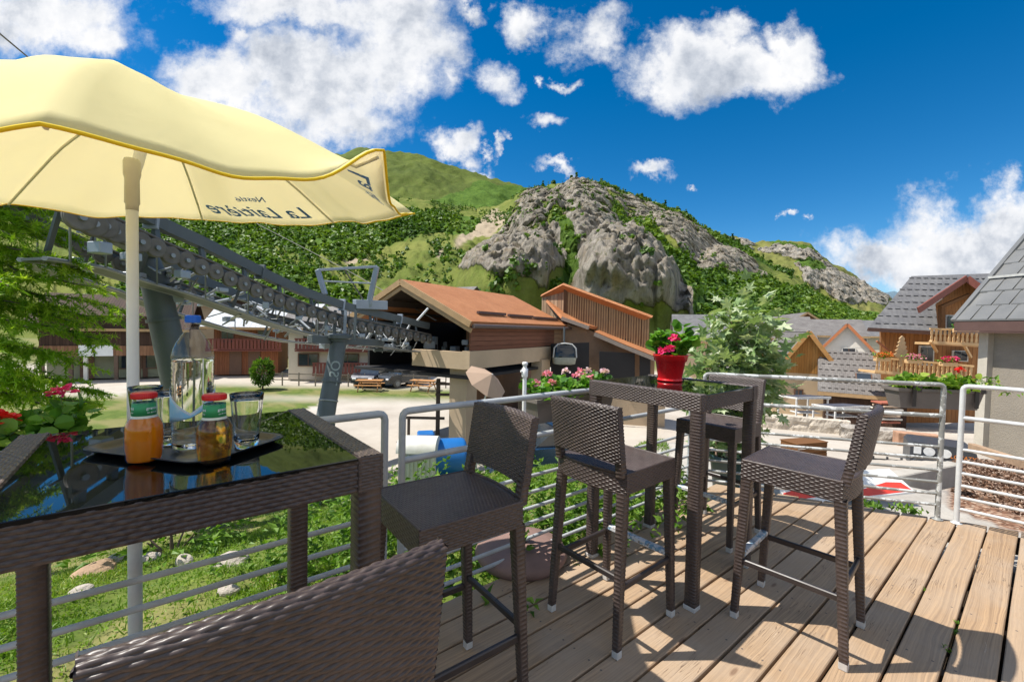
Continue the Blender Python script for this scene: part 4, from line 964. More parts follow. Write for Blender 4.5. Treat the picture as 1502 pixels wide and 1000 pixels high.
# ================================================================== mountains
def px_el(pts):     # photo skyline -> (X/Y ratio, slope z/Y)
    o = []
    for x, y in pts: r = ray(x, y); o.append((r[0]/r[1], r[2]/r[1]))
    return np.array(o)
def in_poly(x, y, poly):
    c = np.zeros(x.shape, bool); k = len(poly)
    for i in range(k):
        x0, y0 = poly[i]; x1, y1 = poly[(i+1) % k]
        m_ = ((y0 > y) != (y1 > y)) & (x < (x1-x0)*(y-y0)/((y1-y0) or 1e-9)+x0); c ^= m_
    return c
def projA(X, Y, Z):
    dx, dy, dz = X, Y, Z-CH; d2 = dy*_F[1]+dz*_F[2]; a = dx*_R2[0]+dy*_R2[1]+dz*_R2[2]; b = dx*_U2[0]+dy*_U2[1]+dz*_U2[2]
    return PW/2+FPX*a/d2, PH/2-FPX*b/d2
def hill_mat(name, scale, rockc, g1, g2, blue=0.):
    m, n, b = newmat(name); c = n.coord('Object'); A = lambda s: n.new('ShaderNodeAttribute', attribute_name=s).outputs['Fac']
    v = n.mapping(c, (scale, scale, scale)); f1 = n.noise(v, 1.2, 8, .65); f2 = n.noise(v, 6., 6, .65); f3 = n.noise(v, 24., 5, .7)
    st = n.noise(n.mapping(c, (scale*9, scale*9, scale*1.6)), 1., 8, .72, .6)
    rk = n.mix(n.ramp(st, ((.34, 0), (.62, 1))), tuple(k*.30 for k in rockc), rockc); rk = n.mix(n.math('MULTIPLY', n.ramp(f2, ((.5, 0), (.7, 1))), .5), rk, (rockc[0]*1.15, rockc[1]*.95, rockc[2]*.72)); rk = n.mix(n.math('MULTIPLY', n.ramp(f3, ((.56, 0), (.64, 1))), .7), rk, (.10, .12, .035))
    gr = n.mix(n.ramp(f1, ((.35, 0), (.65, 1))), g1, g2); gr = n.mix(n.math('MULTIPLY', n.ramp(f2, ((.5, 0), (.68, 1))), .5), gr, tuple(k*.62 for k in g1)); gr = n.mix(n.math('MULTIPLY', n.ramp(f3, ((.55, 0), (.66, 1))), .35), gr, (.20, .17, .07))
    gr = n.mix(A('scree'), gr, n.mix(f2, (.30, .24, .16), (.44, .36, .26)))
    wd = n.mix(n.ramp(f3, ((.35, 0), (.65, 1))), (.05, .105, .016), (.11, .18, .028))
    edge = n.math('MULTIPLY', n.math('SUBTRACT', f3, .5), .9)
    rm = n.sstep(n.math('ADD', A('rock'), edge), .38, .62)
    base = n.mix(rm, gr, rk); base = n.mix(n.sstep(n.math('ADD', A('wood'), edge), .4, .6), base, wd)
    if blue: base = n.mix(blue, base, (.16, .24, .34))  # distance haze painted into the base colour
    h = n.math('ADD', n.math('MULTIPLY', st, n.math('ADD', n.math('MULTIPLY', rm, 1.6), .15)), n.math('MULTIPLY', f3, .35))
    P(b, col=base, rough=.95, spec=.1, normal=n.bump(h, .9, 1.1/scale*.045)); return m
def hill(name, label, sky, R0, R1, zb, pw, nx, nt, x0, x1, masks, mt, bumps=(), rough=.0, seed=0, soft=6, Rvar=0., rockamp=0., back=.5):
    """a ridge: polar sheet rising from radius R0 (z zb) to the crest line at R1; masks: attr -> polygons in photo pixels giving where rock, wood, scree lie"""
    sk = px_el(sky); ax = np.linspace(x0, x1, nx); a_ = np.array([ray(x, 400)[0]/ray(x, 400)[1] for x in ax])
    cres = np.interp(a_, sk[:, 0], sk[:, 1]); t = np.concatenate([np.linspace(0, 1, nt), 1+np.linspace(.04, 1, 12)*back])
    A, T = np.meshgrid(a_, t); Cr = np.broadcast_to(cres, A.shape)
    jit = (fbm(A*9, 0*A, 0, 4, seed)-.5)*2
    R1v = R1*(1+Rvar*jit); D = R0+(R1v-R0)*np.minimum(T, 1)**.9+np.maximum(T-1, 0)*R1*.6
    zc = CH+R1v*Cr+ (0)
    Tm = np.minimum(T, 1); Z = zb+(zc-zb)*Tm**pw; Z = np.where(T > 1, zc-(zc-zb)*(T-1)/back*.8, Z)
    X = A*D; Y = D.copy()
    px_, py_ = projA(X, Y, Z)
    wob = (fbm(A*22, T*9, 0, 4, seed+5)-.5)*34; wob2 = (fbm(A*22, T*9, 3., 4, seed+6)-.5)*26
    at_ = {}
    for k in ('rock', 'wood', 'scree'):
        m_ = np.zeros(A.shape)
        for poly in masks.get(k, []): m_ = np.maximum(m_, in_poly(px_+wob*.5, py_+wob2*.5, poly).astype(float))
        for _ in range(2): m_[1:-1, 1:-1] = (m_[1:-1, 1:-1]*2+m_[:-2, 1:-1]+m_[2:, 1:-1]+m_[1:-1, :-2]+m_[1:-1, 2:])/6
        at_[k] = m_*(T <= 1.02)
    if rockamp and name == 'main_hill': nz_ = fbm(A*30, T*40, 1., 5, seed+40); at_['rock'] = at_['rock']*np.where(py_ < 350, .35+.65*sst(nz_, .40, .50), .72+.28*sst(nz_, .36, .46))
    # bulges of the rock faces towards the valley and the gullies between
    push = np.zeros(A.shape)
    for (cx, cy, rx, ry, am) in bumps:
        q = ((px_-cx)/rx)**2+((py_-cy)/ry)**2; push += am*np.clip(1-q, 0, 1)**.6
    q1 = R1/26.; rid = 1-np.abs(fbm(X/q1, Z/q1*.7, Y/q1, 6, seed+9, .58)*2-1); ridv = 1-np.abs(fbm(X/q1*1.9+Y/q1*.6, Z/q1*.16, Y/q1*1.9, 4, seed+31)*2-1); rid2 = 1-np.abs(fbm(X/q1*3.3, Z/q1*2.6, Y/q1*3.3, 4, seed+12)*2-1)
    amp = R1*(.010*(at_['rock'])*rockamp)
    disp = push*R1*.01+amp*((rid-.6)*1.1+(rid2-.6)*.9+(ridv-.6)*1.9)+R1*.004*rough*(fbm(A*14, T*7, 0, 6, seed+3)-.5)*6
    fade = sst(T, 0, .08)*(1-.75*sst(T, .92, 1.0))
    X = X*(1-disp*fade/D); Y = Y*(1-disp*fade/D); Z = Z+disp*fade*.25
    Z = Z+R1*.0022*rough*(fbm(A*70, T*30, 0, 5, seed+4)-.5)*4*sst(T, 0, .1)
    o = field_mesh(name, np.stack([X, Y, Z], -1), at_, mt); o['kind'] = 'structure'; o['label'] = label; return o, X, Y, Z, at_, px_, py_, T
far_sky = [(-700, 330), (-200, 300), (200, 300), (380, 262), (440, 240), (490, 228), (515, 220), (532, 217), (560, 219), (590, 222), (620, 228), (660, 241), (700, 255), (740, 267), (775, 276), (840, 305), (900, 340), (1000, 400), (1100, 450), (1300, 480)]
hill('far_hill', 'smooth green rounded peak behind', far_sky, 700, 2100, 20, 1.0, 260, 120, 150, 1050, {'wood': [[(600, 300), (700, 268), (775, 275), (800, 300), (760, 330), (600, 340)]]}, hill_mat('alpine_meadow', .004, (.30, .27, .22), (.075, .105, .022), (.125, .16, .032)), rough=1.6, seed=2)
far2 = [(700, 480), (960, 380), (1050, 352), (1062, 347), (1075, 347), (1100, 355), (1125, 355), (1150, 352), (1172, 354), (1190, 360), (1202, 372), (1216, 383), (1235, 392), (1252, 404), (1275, 420), (1300, 432), (1320, 445), (1360, 470), (1500, 480), (1700, 470), (2300, 440)]
hill('rock_ridge', 'distant ridge with pale rock band and scree', far2, 420, 1150, -3, .95, 420, 150, 900, 1700,
     {'rock': [[(1110, 366), (1150, 356), (1200, 366), (1212, 384), (1180, 380), (1140, 374)], [(1165, 385), (1210, 385), (1250, 404), (1310, 436), (1300, 452), (1260, 450), (1215, 432), (1180, 412)], [(1060, 350), (1110, 358), (1105, 366), (1070, 362)]],
      'wood': [[(900, 480), (960, 400), (1060, 372), (1100, 395), (1150, 420), (1215, 440), (1290, 462), (1300, 490), (900, 500)], [(1165, 380), (1190, 378), (1215, 400), (1190, 405)], [(1125, 350), (1205, 360), (1220, 385), (1200, 372), (1125, 357)]]},
     hill_mat('dry_alpine_slope', .010, (.46, .42, .36), (.13, .15, .035), (.22, .21, .07)), rough=1.5, seed=7, rockamp=1.1)
bl = [(1200, 470), (1270, 432), (1300, 427), (1330, 431), (1400, 440), (1500, 435), (1700, 445)]
hill('blue_distant_hill', 'hazy blue hill in the valley gap', bl, 2500, 4200, 0, 1, 60, 30, 1150, 1750, {}, hill_mat('haze_tinted_slope', .002, (.25, .27, .3), (.08, .13, .10), (.10, .15, .12), .6), rough=1., seed=9)
main_sky = [(-1200, 330), (-500, 300), (0, 300), (250, 292), (420, 290), (560, 292), (610, 292), (660, 300), (700, 306), (735, 300), (762, 284), (790, 275), (815, 270), (850, 267), (872, 270), (890, 276), (920, 286), (955, 297), (985, 307), (1010, 318), (1022, 332), (1045, 344), (1065, 350), (1085, 362), (1110, 378), (1135, 392), (1160, 398), (1185, 418), (1215, 440), (1250, 456), (1300, 468), (1350, 474)]
ROCKS = [[(672, 395), (690, 372), (720, 352), (742, 338), (760, 300), (785, 280), (850, 272), (885, 285), (905, 320), (915, 352), (958, 385), (1000, 420), (1012, 445), (1008, 470), (960, 470), (840, 470), (828, 440), (838, 400), (812, 420), (800, 450), (740, 445), (700, 430), (678, 412)],
         [(888, 278), (935, 293), (985, 310), (1015, 332), (1050, 352), (1085, 372), (1120, 402), (1140, 425), (1100, 415), (1060, 400), (1030, 395), (1005, 372), (960, 345), (920, 318), (900, 300)],
         [(950, 395), (990, 405), (1030, 450), (1010, 480), (980, 450)]]
WOODS = [[(180, 300), (560, 296), (640, 312), (700, 322), (690, 345), (640, 338), (600, 350), (560, 360), (520, 380), (470, 395), (430, 400), (180, 420)],
         [(180, 340), (330, 345), (400, 400), (560, 440), (560, 480), (180, 480)],
         [(812, 330), (826, 330), (848, 372), (842, 430), (818, 448), (800, 470), (820, 420), (832, 380)],
         [(905, 318), (935, 335), (985, 372), (1040, 398), (1110, 412), (1160, 420), (1220, 445), (1300, 470), (1300, 500), (1010, 500), (1015, 450), (985, 405), (940, 372), (915, 345)],
         [(880, 270), (925, 285), (990, 306), (1028, 332), (1090, 362), (1160, 398), (1160, 408), (1085, 376), (1020, 338), (985, 314), (920, 292), (882, 278)]]
SCREE = [[(700, 325), (730, 308), (745, 318), (725, 345), (690, 350), (668, 372), (672, 345)], [(500, 375), (530, 365), (540, 380), (510, 392)], [(636, 372), (652, 368), (648, 385)]]
OPEN = [[(395, 360), (470, 372), (500, 395), (478, 412), (430, 398), (392, 380)], [(560, 385), (620, 352), (660, 352), (670, 380), (668, 400), (600, 402), (560, 400)]]
mo, mX, mY, mZ, mA, mpx, mpy, mT = hill('main_hill', 'steep rocky hill with cliffs above the village', main_sky, 95, 460, -5, .9, 900, 340, -900, 1400, {'rock': ROCKS, 'wood': WOODS, 'scree': SCREE},
    hill_mat('cliff_hill', .024, (.43, .385, .32), (.10, .14, .025), (.21, .22, .055)),
    bumps=((755, 420, 85, 62, 5.5), (860, 320, 60, 58, 3.2), (785, 320, 42, 45, 2.5), (915, 430, 82, 82, 7.), (985, 345, 75, 30, 2.2), (1075, 385, 50, 22, 1.6), (1000, 470, 40, 60, 2.5)), rough=1.1, seed=21, rockamp=1.0)
for p_ in OPEN:
    mA['wood'][in_poly(mpx, mpy, p_)] = 0
mo.data.attributes['wood'].data.foreach_set('value', mA['wood'].ravel())
# ---- woods on the slopes: tree clumps
def tree_blobs(name, label, X, Y, Z, s, tones, mt, conifer, rng, nq=26):
    n_ = len(X); ph = rng.uniform(0, 2*math.pi, (n_, nq)); 
    if conifer is None: conifer = np.zeros(n_, bool)
    uu = rng.uniform(-1, 1, (n_, nq)); rr = rng.uniform(.55, 1, (n_, nq)); w_ = np.sqrt(np.clip(1-uu**2, 0, 1))
    cx = w_*np.cos(ph)*rr*.52; cy = w_*np.sin(ph)*rr*.52; cz = .55+uu*.5*rr
    h = rng.uniform(0, 1, (n_, nq)); rc = (1-h)*.30; c_ = conifer[:, None]
    cx = np.where(c_, rc*np.cos(ph), cx); cy = np.where(c_, rc*np.sin(ph), cy); cz = np.where(c_, h*1.5, cz)
    C = np.stack([X[:, None]+cx*s[:, None], Y[:, None]+cy*s[:, None], Z[:, None]+cz*s[:, None]], -1).reshape(-1, 3)
    q = np.where(c_, .22, .30)*s[:, None]*rng.uniform(.7, 1.3, (n_, nq)); q = q.reshape(-1)
    N = np.stack([cx, cy, (cz-.5)*.9+.25], -1).reshape(-1, 3)+rng.normal(0, .25, (n_*nq, 3)); N /= np.linalg.norm(N, axis=1)[:, None]+1e-9
    t1 = np.cross(N, rng.normal(0, 1, N.shape)); t1 /= np.linalg.norm(t1, axis=1)[:, None]+1e-9; t2 = np.cross(N, t1)
    V = np.stack([C+t1*q[:, None], C+t2*q[:, None], C-t1*q[:, None], C-t2*q[:, None]], 1).reshape(-1, 3)
    F = np.arange(len(V)).reshape(-1, 4)
    me = bpy.data.meshes.new(name); me.from_pydata(V.tolist(), [], F.tolist()); me.materials.append(mt)
    a = me.attributes.new('tone', 'FLOAT', 'POINT'); a.data.foreach_set('value', np.repeat(np.clip(np.repeat(tones, nq)+rng.normal(0, .12, n_*nq), 0, 1), 4)); me.update()
    o = bpy.data.objects.new(name, me); COL.objects.link(o); tag(o, label, kind='stuff'); return o
WOODM = leaf_mat('woodland_leaf', (.055, .125, .016), (.13, .235, .025), (.26, .36, .05), .3)
rng = np.random.default_rng(42)
def pick(mask, nn_):
    w_ = np.clip(mask, 0, 1).copy(); w_[:, 0] = 0; w_ = w_.ravel(); k = rng.choice(len(w_), nn_, replace=False, p=w_/w_.sum()); return k
area = np.ones_like(mX); area[:-1] = np.hypot(np.diff(mX, axis=0)[:, :], np.diff(mZ, axis=0)); fld = area*(mT <= 1.0)*(mpx > 120)*(mpx < 1380)
dn = fbm(mpx/34., mpy/20., 0, 4, 50)
k = pick(mA['wood']*fld*(.15+sst(dn, .3, .5))*(1-.9*np.clip(mA['rock'], 0, 1)), 15000)
yy_ = mY.ravel()[k]; sz = rng.uniform(1.9, 4.1, len(k))*(.75+.25*yy_/460); con = rng.uniform(0, 1, len(k)) < .18
tree_blobs('hillside_woods', 'dense green woods clothing the lower hillsides', mX.ravel()[k]+rng.normal(0, .8, len(k)), yy_, mZ.ravel()[k]-.6, sz, np.clip(fbm(mpx.ravel()[k]/40, mpy.ravel()[k]/30, 0, 4, 61)*1.3-.15+rng.normal(0, .12, len(k)), 0, 1), WOODM, con, rng)
k = pick((1-mA['wood'])*fld*np.clip(dn*2.6-1.15, 0, 1)*(1-.93*np.clip(mA['rock'], 0, 1)), 4200); sz = rng.uniform(.9, 2.6, len(k))
tree_blobs('hillside_shrubs', 'scattered shrubs on the open slopes and ledges', mX.ravel()[k], mY.ravel()[k], mZ.ravel()[k]-.3, sz, rng.uniform(0, .7, len(k)), WOODM, rng.uniform(0, 1, len(k)) < .3, rng, 14)
# single trees on the skyline
ridge = [(x, rng.uniform(3.5, 8.)) for x in np.sort(np.concatenate([rng.uniform(880, 1160, 28), [845, 797, 812, 838, 888]]))]
crest = int(np.argmin(np.abs(mT[:, 0]-1)))
for i, (x, s) in enumerate(ridge):
    j = int(np.argmin(np.abs(mpx[crest]-x))); s = s if abs(x-845) > 1 else 9.
    o = tree_blobs('ridge_tree', 'x', mX[crest, j:j+1], mY[crest, j:j+1], mZ[crest, j:j+1]-1., np.array([s*.8]), np.array([.1]), WOODM, np.array([i % 2 == 0 or x == 845]), rng, 30)
    del o['kind']; tag(o, 'small dark tree in the line along the crest of the rocky hill' if x != 845 else 'dark pointed fir standing alone on the summit of the rocky hill', 'tree', 'dark trees along the crest of the rocky hill' if x != 845 else None)
# ================================================================== gondola lift entering the station
STEEL = mat('grey_green_steel', (.10, .118, .124), .5, .0, .18, 1.6, .1, 30, .003, spec=.5, dirt=(.12, .13, .125))
GALV = mat('galvanised_steel', (.30, .32, .33), .42, .35, .2, 3, .1, 40, .002)
RUBB = mat('black_rubber', (.16, .145, .125), .7, 0, .2, 9); HUBM = mat('brown_grey_hub', (.055, .052, .047), .5, .1, .2, 9)
LSTEEL = mat('light_blue_grey_steel', (.34, .38, .43), .42, .2, .1, 2)
def path3(pts): return [np.array(at(*p)) for p in pts]
def resample(P_, n_):
    P_ = np.array(P_); d = np.r_[0, np.cumsum(np.linalg.norm(np.diff(P_, axis=0), axis=1))]; s = np.linspace(0, d[-1], n_)
    return np.stack([np.interp(s, d, P_[:, k]) for k in range(3)], 1), d[-1]
def boxbeam(mb, P_, w_, h_):
    """continuous rectangular beam through points"""
    X = []
    for i, p in enumerate(P_):
        d = P_[min(i+1, len(P_)-1)]-P_[max(i-1, 0)]; d = d/np.linalg.norm(d); s = np.cross(d, [0, 0, 1.]); s /= np.linalg.norm(s); u = np.cross(s, d)
        X.append([p+s*w_/2*a+u*h_/2*b for a, b in ((-1, -1), (1, -1), (1, 1), (-1, 1))])
    X = np.array(X)
    for k in range(4): mb.grid(X[:, [k, (k+1) % 4]], False)
    mb.add(X[0], [(0, 1, 2, 3)]); mb.add(X[-1], [(3, 2, 1, 0)])
pA = path3([(90, 250, 4.6), (170, 293, 6.0), (240, 331, 7.0), (300, 358, 7.9), (352, 384, 8.7), (400, 408, 9.6), (450, 430, 10.6), (510, 450, 11.8), (570, 464, 13.2), (628, 478, 14.9)])
pB = path3([(-60, 215, 5.2), (58, 298, 6.7), (125, 330, 7.6), (190, 360, 8.6), (262, 398, 9.8), (363, 438, 11.6), (440, 458, 13.), (520, 470, 14.6), (600, 482, 16.4)])
def lift_line(label, P_, off, drop, nsh, seed, up=True):
    r = np.random.default_rng(seed); o0 = P_[3]; t = thing('sheave_beam', label, 'lift beam', tuple(o0)); B = np.array(o0)
    Q, L = resample(P_, 40); Q = Q-B
    mb = MB(); boxbeam(mb, Q, .15, .205); mb.build('beam', STEEL, t)
    for k in (8, 17, 26, 34):   # joint flanges
        d = Q[k+1]-Q[k-1]; d /= np.linalg.norm(d); mb = MB(); s = np.cross(d, [0, 0, 1.]); s /= np.linalg.norm(s); u = np.cross(s, d)
        mb.box(Q[k], (.21, .05, .31), np.array([s, d, u]).T, .005); mb.build('joint_plate', LSTEEL if k != 17 else STEEL, t)
    side = np.array([.95, -.3, 0]); side /= np.linalg.norm(side)
    S_, _ = resample(P_, nsh); S_ = S_-B+np.array([0, 0, -drop])+side*off
    mb = MB(); S2, _ = resample(S_, 40); boxbeam(mb, S2-side*.03+np.array([0, 0, .07]), .03, .12); mb.build('carrier_rail', STEEL, t)
    mb = MB(); boxbeam(mb, S2-side*.12, .025, .10); mb.build('carrier_rail', STEEL, t)
    for i in range(nsh-1):
        c = (S_[i]+S_[i+1])/2+np.array([0, 0, -.06-.02*(i % 2)])+side*.06; R = .145
        mb = MB(); mb.lathe([(R*.80, -.028), (R, -.032), (R, -.010), (R*.93, 0), (R, .010), (R, .032), (R*.80, .028)], c, 26, True, side); sh = mb.build('sheave', RUBB, t)
        mb = MB(); mb.lathe([(.001, -.015), (R*.80, -.012), (R*.80, .012), (.001, .015)], c, 22, False, side); mb.build('hub', HUBM, sh); mb = MB(); mb.lathe([(.001, .0), (.035, .0), (.035, .07), (.001, .07)], c, 12, False, side); mb.build('axle', GALV, sh)
    for i in range(0, nsh-2, 3):
        c = S_[i+1]; top = c+np.array([0, 0, drop])-side*off
        mb = MB(); mb.bar(c-side*.05, top, .05, .09, (0, 1, .2)); mb.build('hanger', STEEL, t)
    # catwalk along the beam
    Wk, _ = resample(P_, 22); Wk = Wk-B+np.array([0, 0, -drop-.50])-side*(.75)
    for dz, sd, rr_ in ((0, 0, .028), (0, .45, .028), (.55, .5, .016), (1.0, .5, .018)):
        mb = MB(); mb.tube(list(Wk+side*sd+np.array([0, 0, dz])), rr_, 6); mb.build('catwalk_tube', GALV if dz == 0 else STEEL, t)
    mb = MB(); mb.grid(np.stack([Wk+side*.03, Wk+side*.42], 1), False); gp = mb.build('grating', STEEL, t); solidify(gp, .03)
    for i in range(1, 21, 2):
        mb = MB(); mb.tube([Wk[i], Wk[i]+side*.5+np.array([0, 0, 1.0])*0, Wk[i]+side*.5+np.array([0, 0, 1.0])], .014, 6); mb.build('stanchion', GALV, t)
        if i % 4 == 1: mb = MB(); mb.bar(Wk[i], Wk[i]+np.array([0, 0, .6+drop])+side*.5, .035, .06, (0, 1, 0)); mb.build('bracket', STEEL, t)
    for i in range(2, nsh-2, 3):   # electrical boxes and pale tags
        c = S_[i]+np.array([0, 0, -.34])+side*r.uniform(-.1, .25); mb = MB(); mb.box(c, (r.uniform(.08, .2), r.uniform(.12, .3), r.uniform(.06, .14)), rotz(r.uniform(-.5, .5)), .01); mb.build('junction_box', [GALV, STEEL, LSTEEL][i % 3], t)
    mb = MB(); mb.tube(list(S2+np.array([0, 0, .12])), .024, 8); mb.build('haul_rope', RUBB, t)
    return t
lift_line('nearer long grey steel beam with its train of rubber wheels running down to the station mouth', pA, .12, .42, 34, 1)
lift_line('farther grey steel beam with wheels running parallel behind the near one', pB, .10, .40, 30, 2)
def tower(label, foot, top, r0, r1, bend=None, num=None):
    foot = np.array(foot); top = np.array(top); t = thing('lift_tower', label, 'lift tower', tuple(foot))
    P_ = [foot, foot+(top-foot)*.3, foot+(top-foot)*.62, foot+(top-foot)*.85, top]
    if bend is not None: P_[2] = P_[2]+np.array(bend)*.6; P_[3] = P_[3]+np.array(bend); 
    Q, L = resample(P_, 24); Q -= foot
    mb = MB(); mb.tube(list(Q), list(np.linspace(r0, r1, 24)), 28); mb.build('leg', STEEL, t)
    for k in (5, 11, 17):
        mb = MB(); d = Q[k+1]-Q[k]; rr = r0+(r1-r0)*k/23; mb.lathe([(rr+.002, -.03), (rr+.035, -.03), (rr+.035, .03), (rr+.002, .03)], Q[k], 28, False, d); mb.build('flange', STEEL, t)
    return t, Q
# leg near the parasol pole
f1 = at(318, 640, 8.6); f1.z = -3.0; t1_ = at(196, 345, 7.9)
tw, _ = tower('big curved grey steel mast just right of the parasol pole', f1, t1_, .31, .21, (.10, .05, .1))
mb = MB(); a = np.array(at(150, 330, 6.6))-np.array(f1); b_ = np.array(at(262, 392, 9.2))-np.array(f1); mb.bar(a, b_, .26, .3, bev=.01); mb.build('crossarm', STEEL, tw)
f2 = at(455, 690, 10.3); f2.z = -3.0; t2_ = at(497, 500, 11.3)
tw, Q = tower('leaning grey steel mast with pale markings in front of the cream chalet', f2, t2_, .25, .20)
f2n = np.array(f2)
mb = MB(); mb.lathe([(.26, 0), (.26, .05), (.34, .08), (.34, .16), (.2, .2)], np.array(t2_)-f2n, 20, False); mb.build('cap', STEEL, tw)
mb = MB(); mb.bar(np.array(at(455, 497, 10.6))-f2n, np.array(at(560, 503, 13.))-f2n, .16, .2, bev=.01); mb.build('crossarm', STEEL, tw)
for xx in (478, 490, 505, 520):
    mb = MB(); mb.bar(np.array(at(xx, 500, 11.2))-f2n, np.array(at(xx+r_ if False else xx+2, 455, 11.3))-f2n, .06, .05, (0, 1, 0)); mb.build('strut', LSTEEL if xx in (478, 505) else STEEL, tw)
# vertical writing on the mast
dirv = Q[-1]-Q[0]; dirv /= np.linalg.norm(dirv); toc = -np.array(f2n)*np.array([1, 1, 0]); toc /= np.linalg.norm(toc); sdv = np.cross(dirv, toc); sdv /= np.linalg.norm(sdv)
Vt, Ft = text_mesh('TSO', .34, 0); mb = MB()
ctr = Q[0]+(Q[-1]-Q[0])*.80; rr = .222
mb.add([ctr+dirv*x*1.0+(-sdv)*(-rr*math.sin(y/rr))*1+toc*(rr*math.cos(y/rr)-0)+toc*.006 for x, y, z in Vt], Ft); mb.build('lettering', mat('pale_stencil', (.30, .35, .34), .6), tw)
mb = MB(); mb.lathe([(.232, -.02), (.24, 0), (.232, .02)], Q[0]+(Q[-1]-Q[0])*.62, 28, True, dirv); mb.build('pale_band', GALV, tw)
# lifting frame on the beam
fr = thing('lifting_frame', 'pale steel U-shaped frame standing on the beam before the station roof', 'steel frame', at(505, 440, 11.8)); fb = np.array(fr.location)
a0, a1 = np.array(at(466, 396, 11.3))-fb, np.array(at(553, 391, 12.3))-fb; c0, c1 = np.array(at(477, 432, 11.3))-fb, np.array(at(541, 446, 12.3))-fb
for nm, a, b_, w_ in (('post', a0, c0, .11), ('post', a1, c1, .13), ('crossbar', a0, a1, .07)):
    mb = MB(); mb.bar(a, b_, w_, w_, (0, 1, .3) if nm == 'post' else (0, 0, 1), .008); mb.build(nm, LSTEEL, fr)
mb = MB(); mb.tube([a0*.55+c0*.45, a1*.55+c1*.45], .022, 8); mb.build('lower_bar', LSTEEL, fr)
mb = MB(); mb.bar(np.array(at(520, 446, 12.0))-fb, np.array(at(566, 448, 12.8))-fb, .2, .26, bev=.01); mb.build('carriage', LSTEEL, fr)
mb = MB(); mb.lathe([(.001, -.06), (.1, -.06), (.1, .06), (.001, .06)], c1, 18, False, (.3, -1, 0)); mb.build('pivot', GALV, fr)
mb = MB(); P0 = np.array(at(505, 395, 11.8)); P1 = np.array(at(536, 445, 12.2)); mb.tube([P0-fb, P1-fb], .02, 6); mb.build('chain', RUBB, fr)
cb = MB(); c_ = [np.array(at(-60, -20, 9)), np.array(at(0, 50, 12.)), np.array(at(60, 100, 15)), np.array(at(260, 262, 22))]; cb.tube(c_, .022, 8); tag(cb.build('overhead_cable', RUBB), 'dark cable crossing the top left corner above the parasol', 'cable')
cb = MB(); P0 = np.array(at(800, 480, 17)); c_ = [np.array(at(640, 470, 15.5)), np.array(at(505, 394, 40)), np.array(at(380, 330, 90)), np.array(at(300, 270, 160))]; cb.tube(c_, [.02, .03, .06, .09], 6); tag(cb.build('lift_cable', RUBB), 'thin lift cable climbing the wooded slope above the steel frame', 'cable')
# ================================================================== lift station
TILE = None
def tile_mat(name, c1, c2, rowd, rib=.0, sc=1., coordm=None, rot=0.):
    m, n, b = newmat(name); c = n.coord('UV'); x, y, z = n.sep(c)
    r = n.math('FRACT', n.math('MULTIPLY', y, 1/rowd)); off = n.math('MULTIPLY', n.math('FLOOR', n.math('MULTIPLY', y, 1/rowd)), .5)
    k = n.math('FRACT', n.math('ADD', n.math('MULTIPLY', x, 1/(rowd*.8 if not rib else rib)), off if not rib else 0.))
    f = n.noise(n.comb(x, y, 0), 1.1, 5, .6); g = n.noise(n.comb(n.math('FLOOR', n.math('MULTIPLY', x, 1/(rowd*.8))), n.math('FLOOR', n.math('MULTIPLY', y, 1/rowd)), 0), 7.7, 1, .5)
    base = n.mix(n.ramp(f, ((.35, 0), (.65, 1))), c1, c2); base = n.mix(n.math('MULTIPLY', n.ramp(g, ((.4, 0), (.6, 1))), .3), base, tuple(q*.72 for q in c1))
    ln = n.ramp(r, ((.0, 0), (.10, 1))); ln2 = n.ramp(n.math('ABSOLUTE', n.math('SUBTRACT', k, .5)), ((.42, 1), (.5, 0)))
    base = n.mix(n.math('MULTIPLY', n.math('SUBTRACT', 1., n.math('MULTIPLY', ln, ln2)), .55), base, tuple(q*.45 for q in c1))
    P(b, col=base, rough=.62, spec=.3, normal=n.bump(n.math('ADD', n.math('MULTIPLY', r, .7), n.math('MULTIPLY', ln2, .4)), .7, .03)); return m
ORTILE = tile_mat('orange_roof_cladding', (.46, .185, .075), (.56, .245, .105), .12)
GRTILE = tile_mat('grey_shingle_roof', (.135, .132, .135), (.20, .195, .19), .28)
GRTILE2 = tile_mat('warm_grey_shingle_roof', (.155, .14, .13), (.22, .205, .19), .25)
PALET = tile_mat('pale_metal_roof', (.50, .52, .54), (.62, .64, .66), .6, .4)
def plank_mat(name, c1, c2, w_=.14, vertical=True, gap=.12):
    m, n, b = newmat(name); c = n.coord('UV'); x, y, z = n.sep(c); a = x if vertical else y; l = y if vertical else x
    k = n.math('MULTIPLY', a, 1/w_); fl = n.math('FLOOR', k); fr_ = n.math('FRACT', k); wn = n.new('ShaderNodeTexWhiteNoise', noise_dimensions='1D'); n.set(wn.inputs['W'], fl)
    gr = n.noise(n.comb(n.math('MULTIPLY', a, 30.), n.math('MULTIPLY', l, 1.4), fl), 1., 4, .6)
    base = n.mix(wn.outputs[0], c1, c2); base = n.mix(n.math('MULTIPLY', n.ramp(gr, ((.4, 0), (.65, 1))), .5), base, tuple(q*.6 for q in c1))
    e = n.ramp(n.math('ABSOLUTE', n.math('SUBTRACT', fr_, .5)), ((.5-gap/2, 1), (.5, 0)))
    base = n.mix(n.math('MULTIPLY', n.math('SUBTRACT', 1., e), .75), base, tuple(q*.25 for q in c1))
    P(b, col=base, rough=.75, spec=.25, normal=n.bump(e, .8, .02)); return m
BRWN = plank_mat('red_brown_boards', (.20, .085, .05), (.26, .115, .07), .16, False)
TOWB = plank_mat('orange_larch_battens', (.31, .185, .105), (.46, .32, .20), .30, True, .3)
TANC = mat('tan_render', (.50, .38, .25), .85, 0, .1, .8, .3, 20, .01, dirt=(.40, .30, .20))
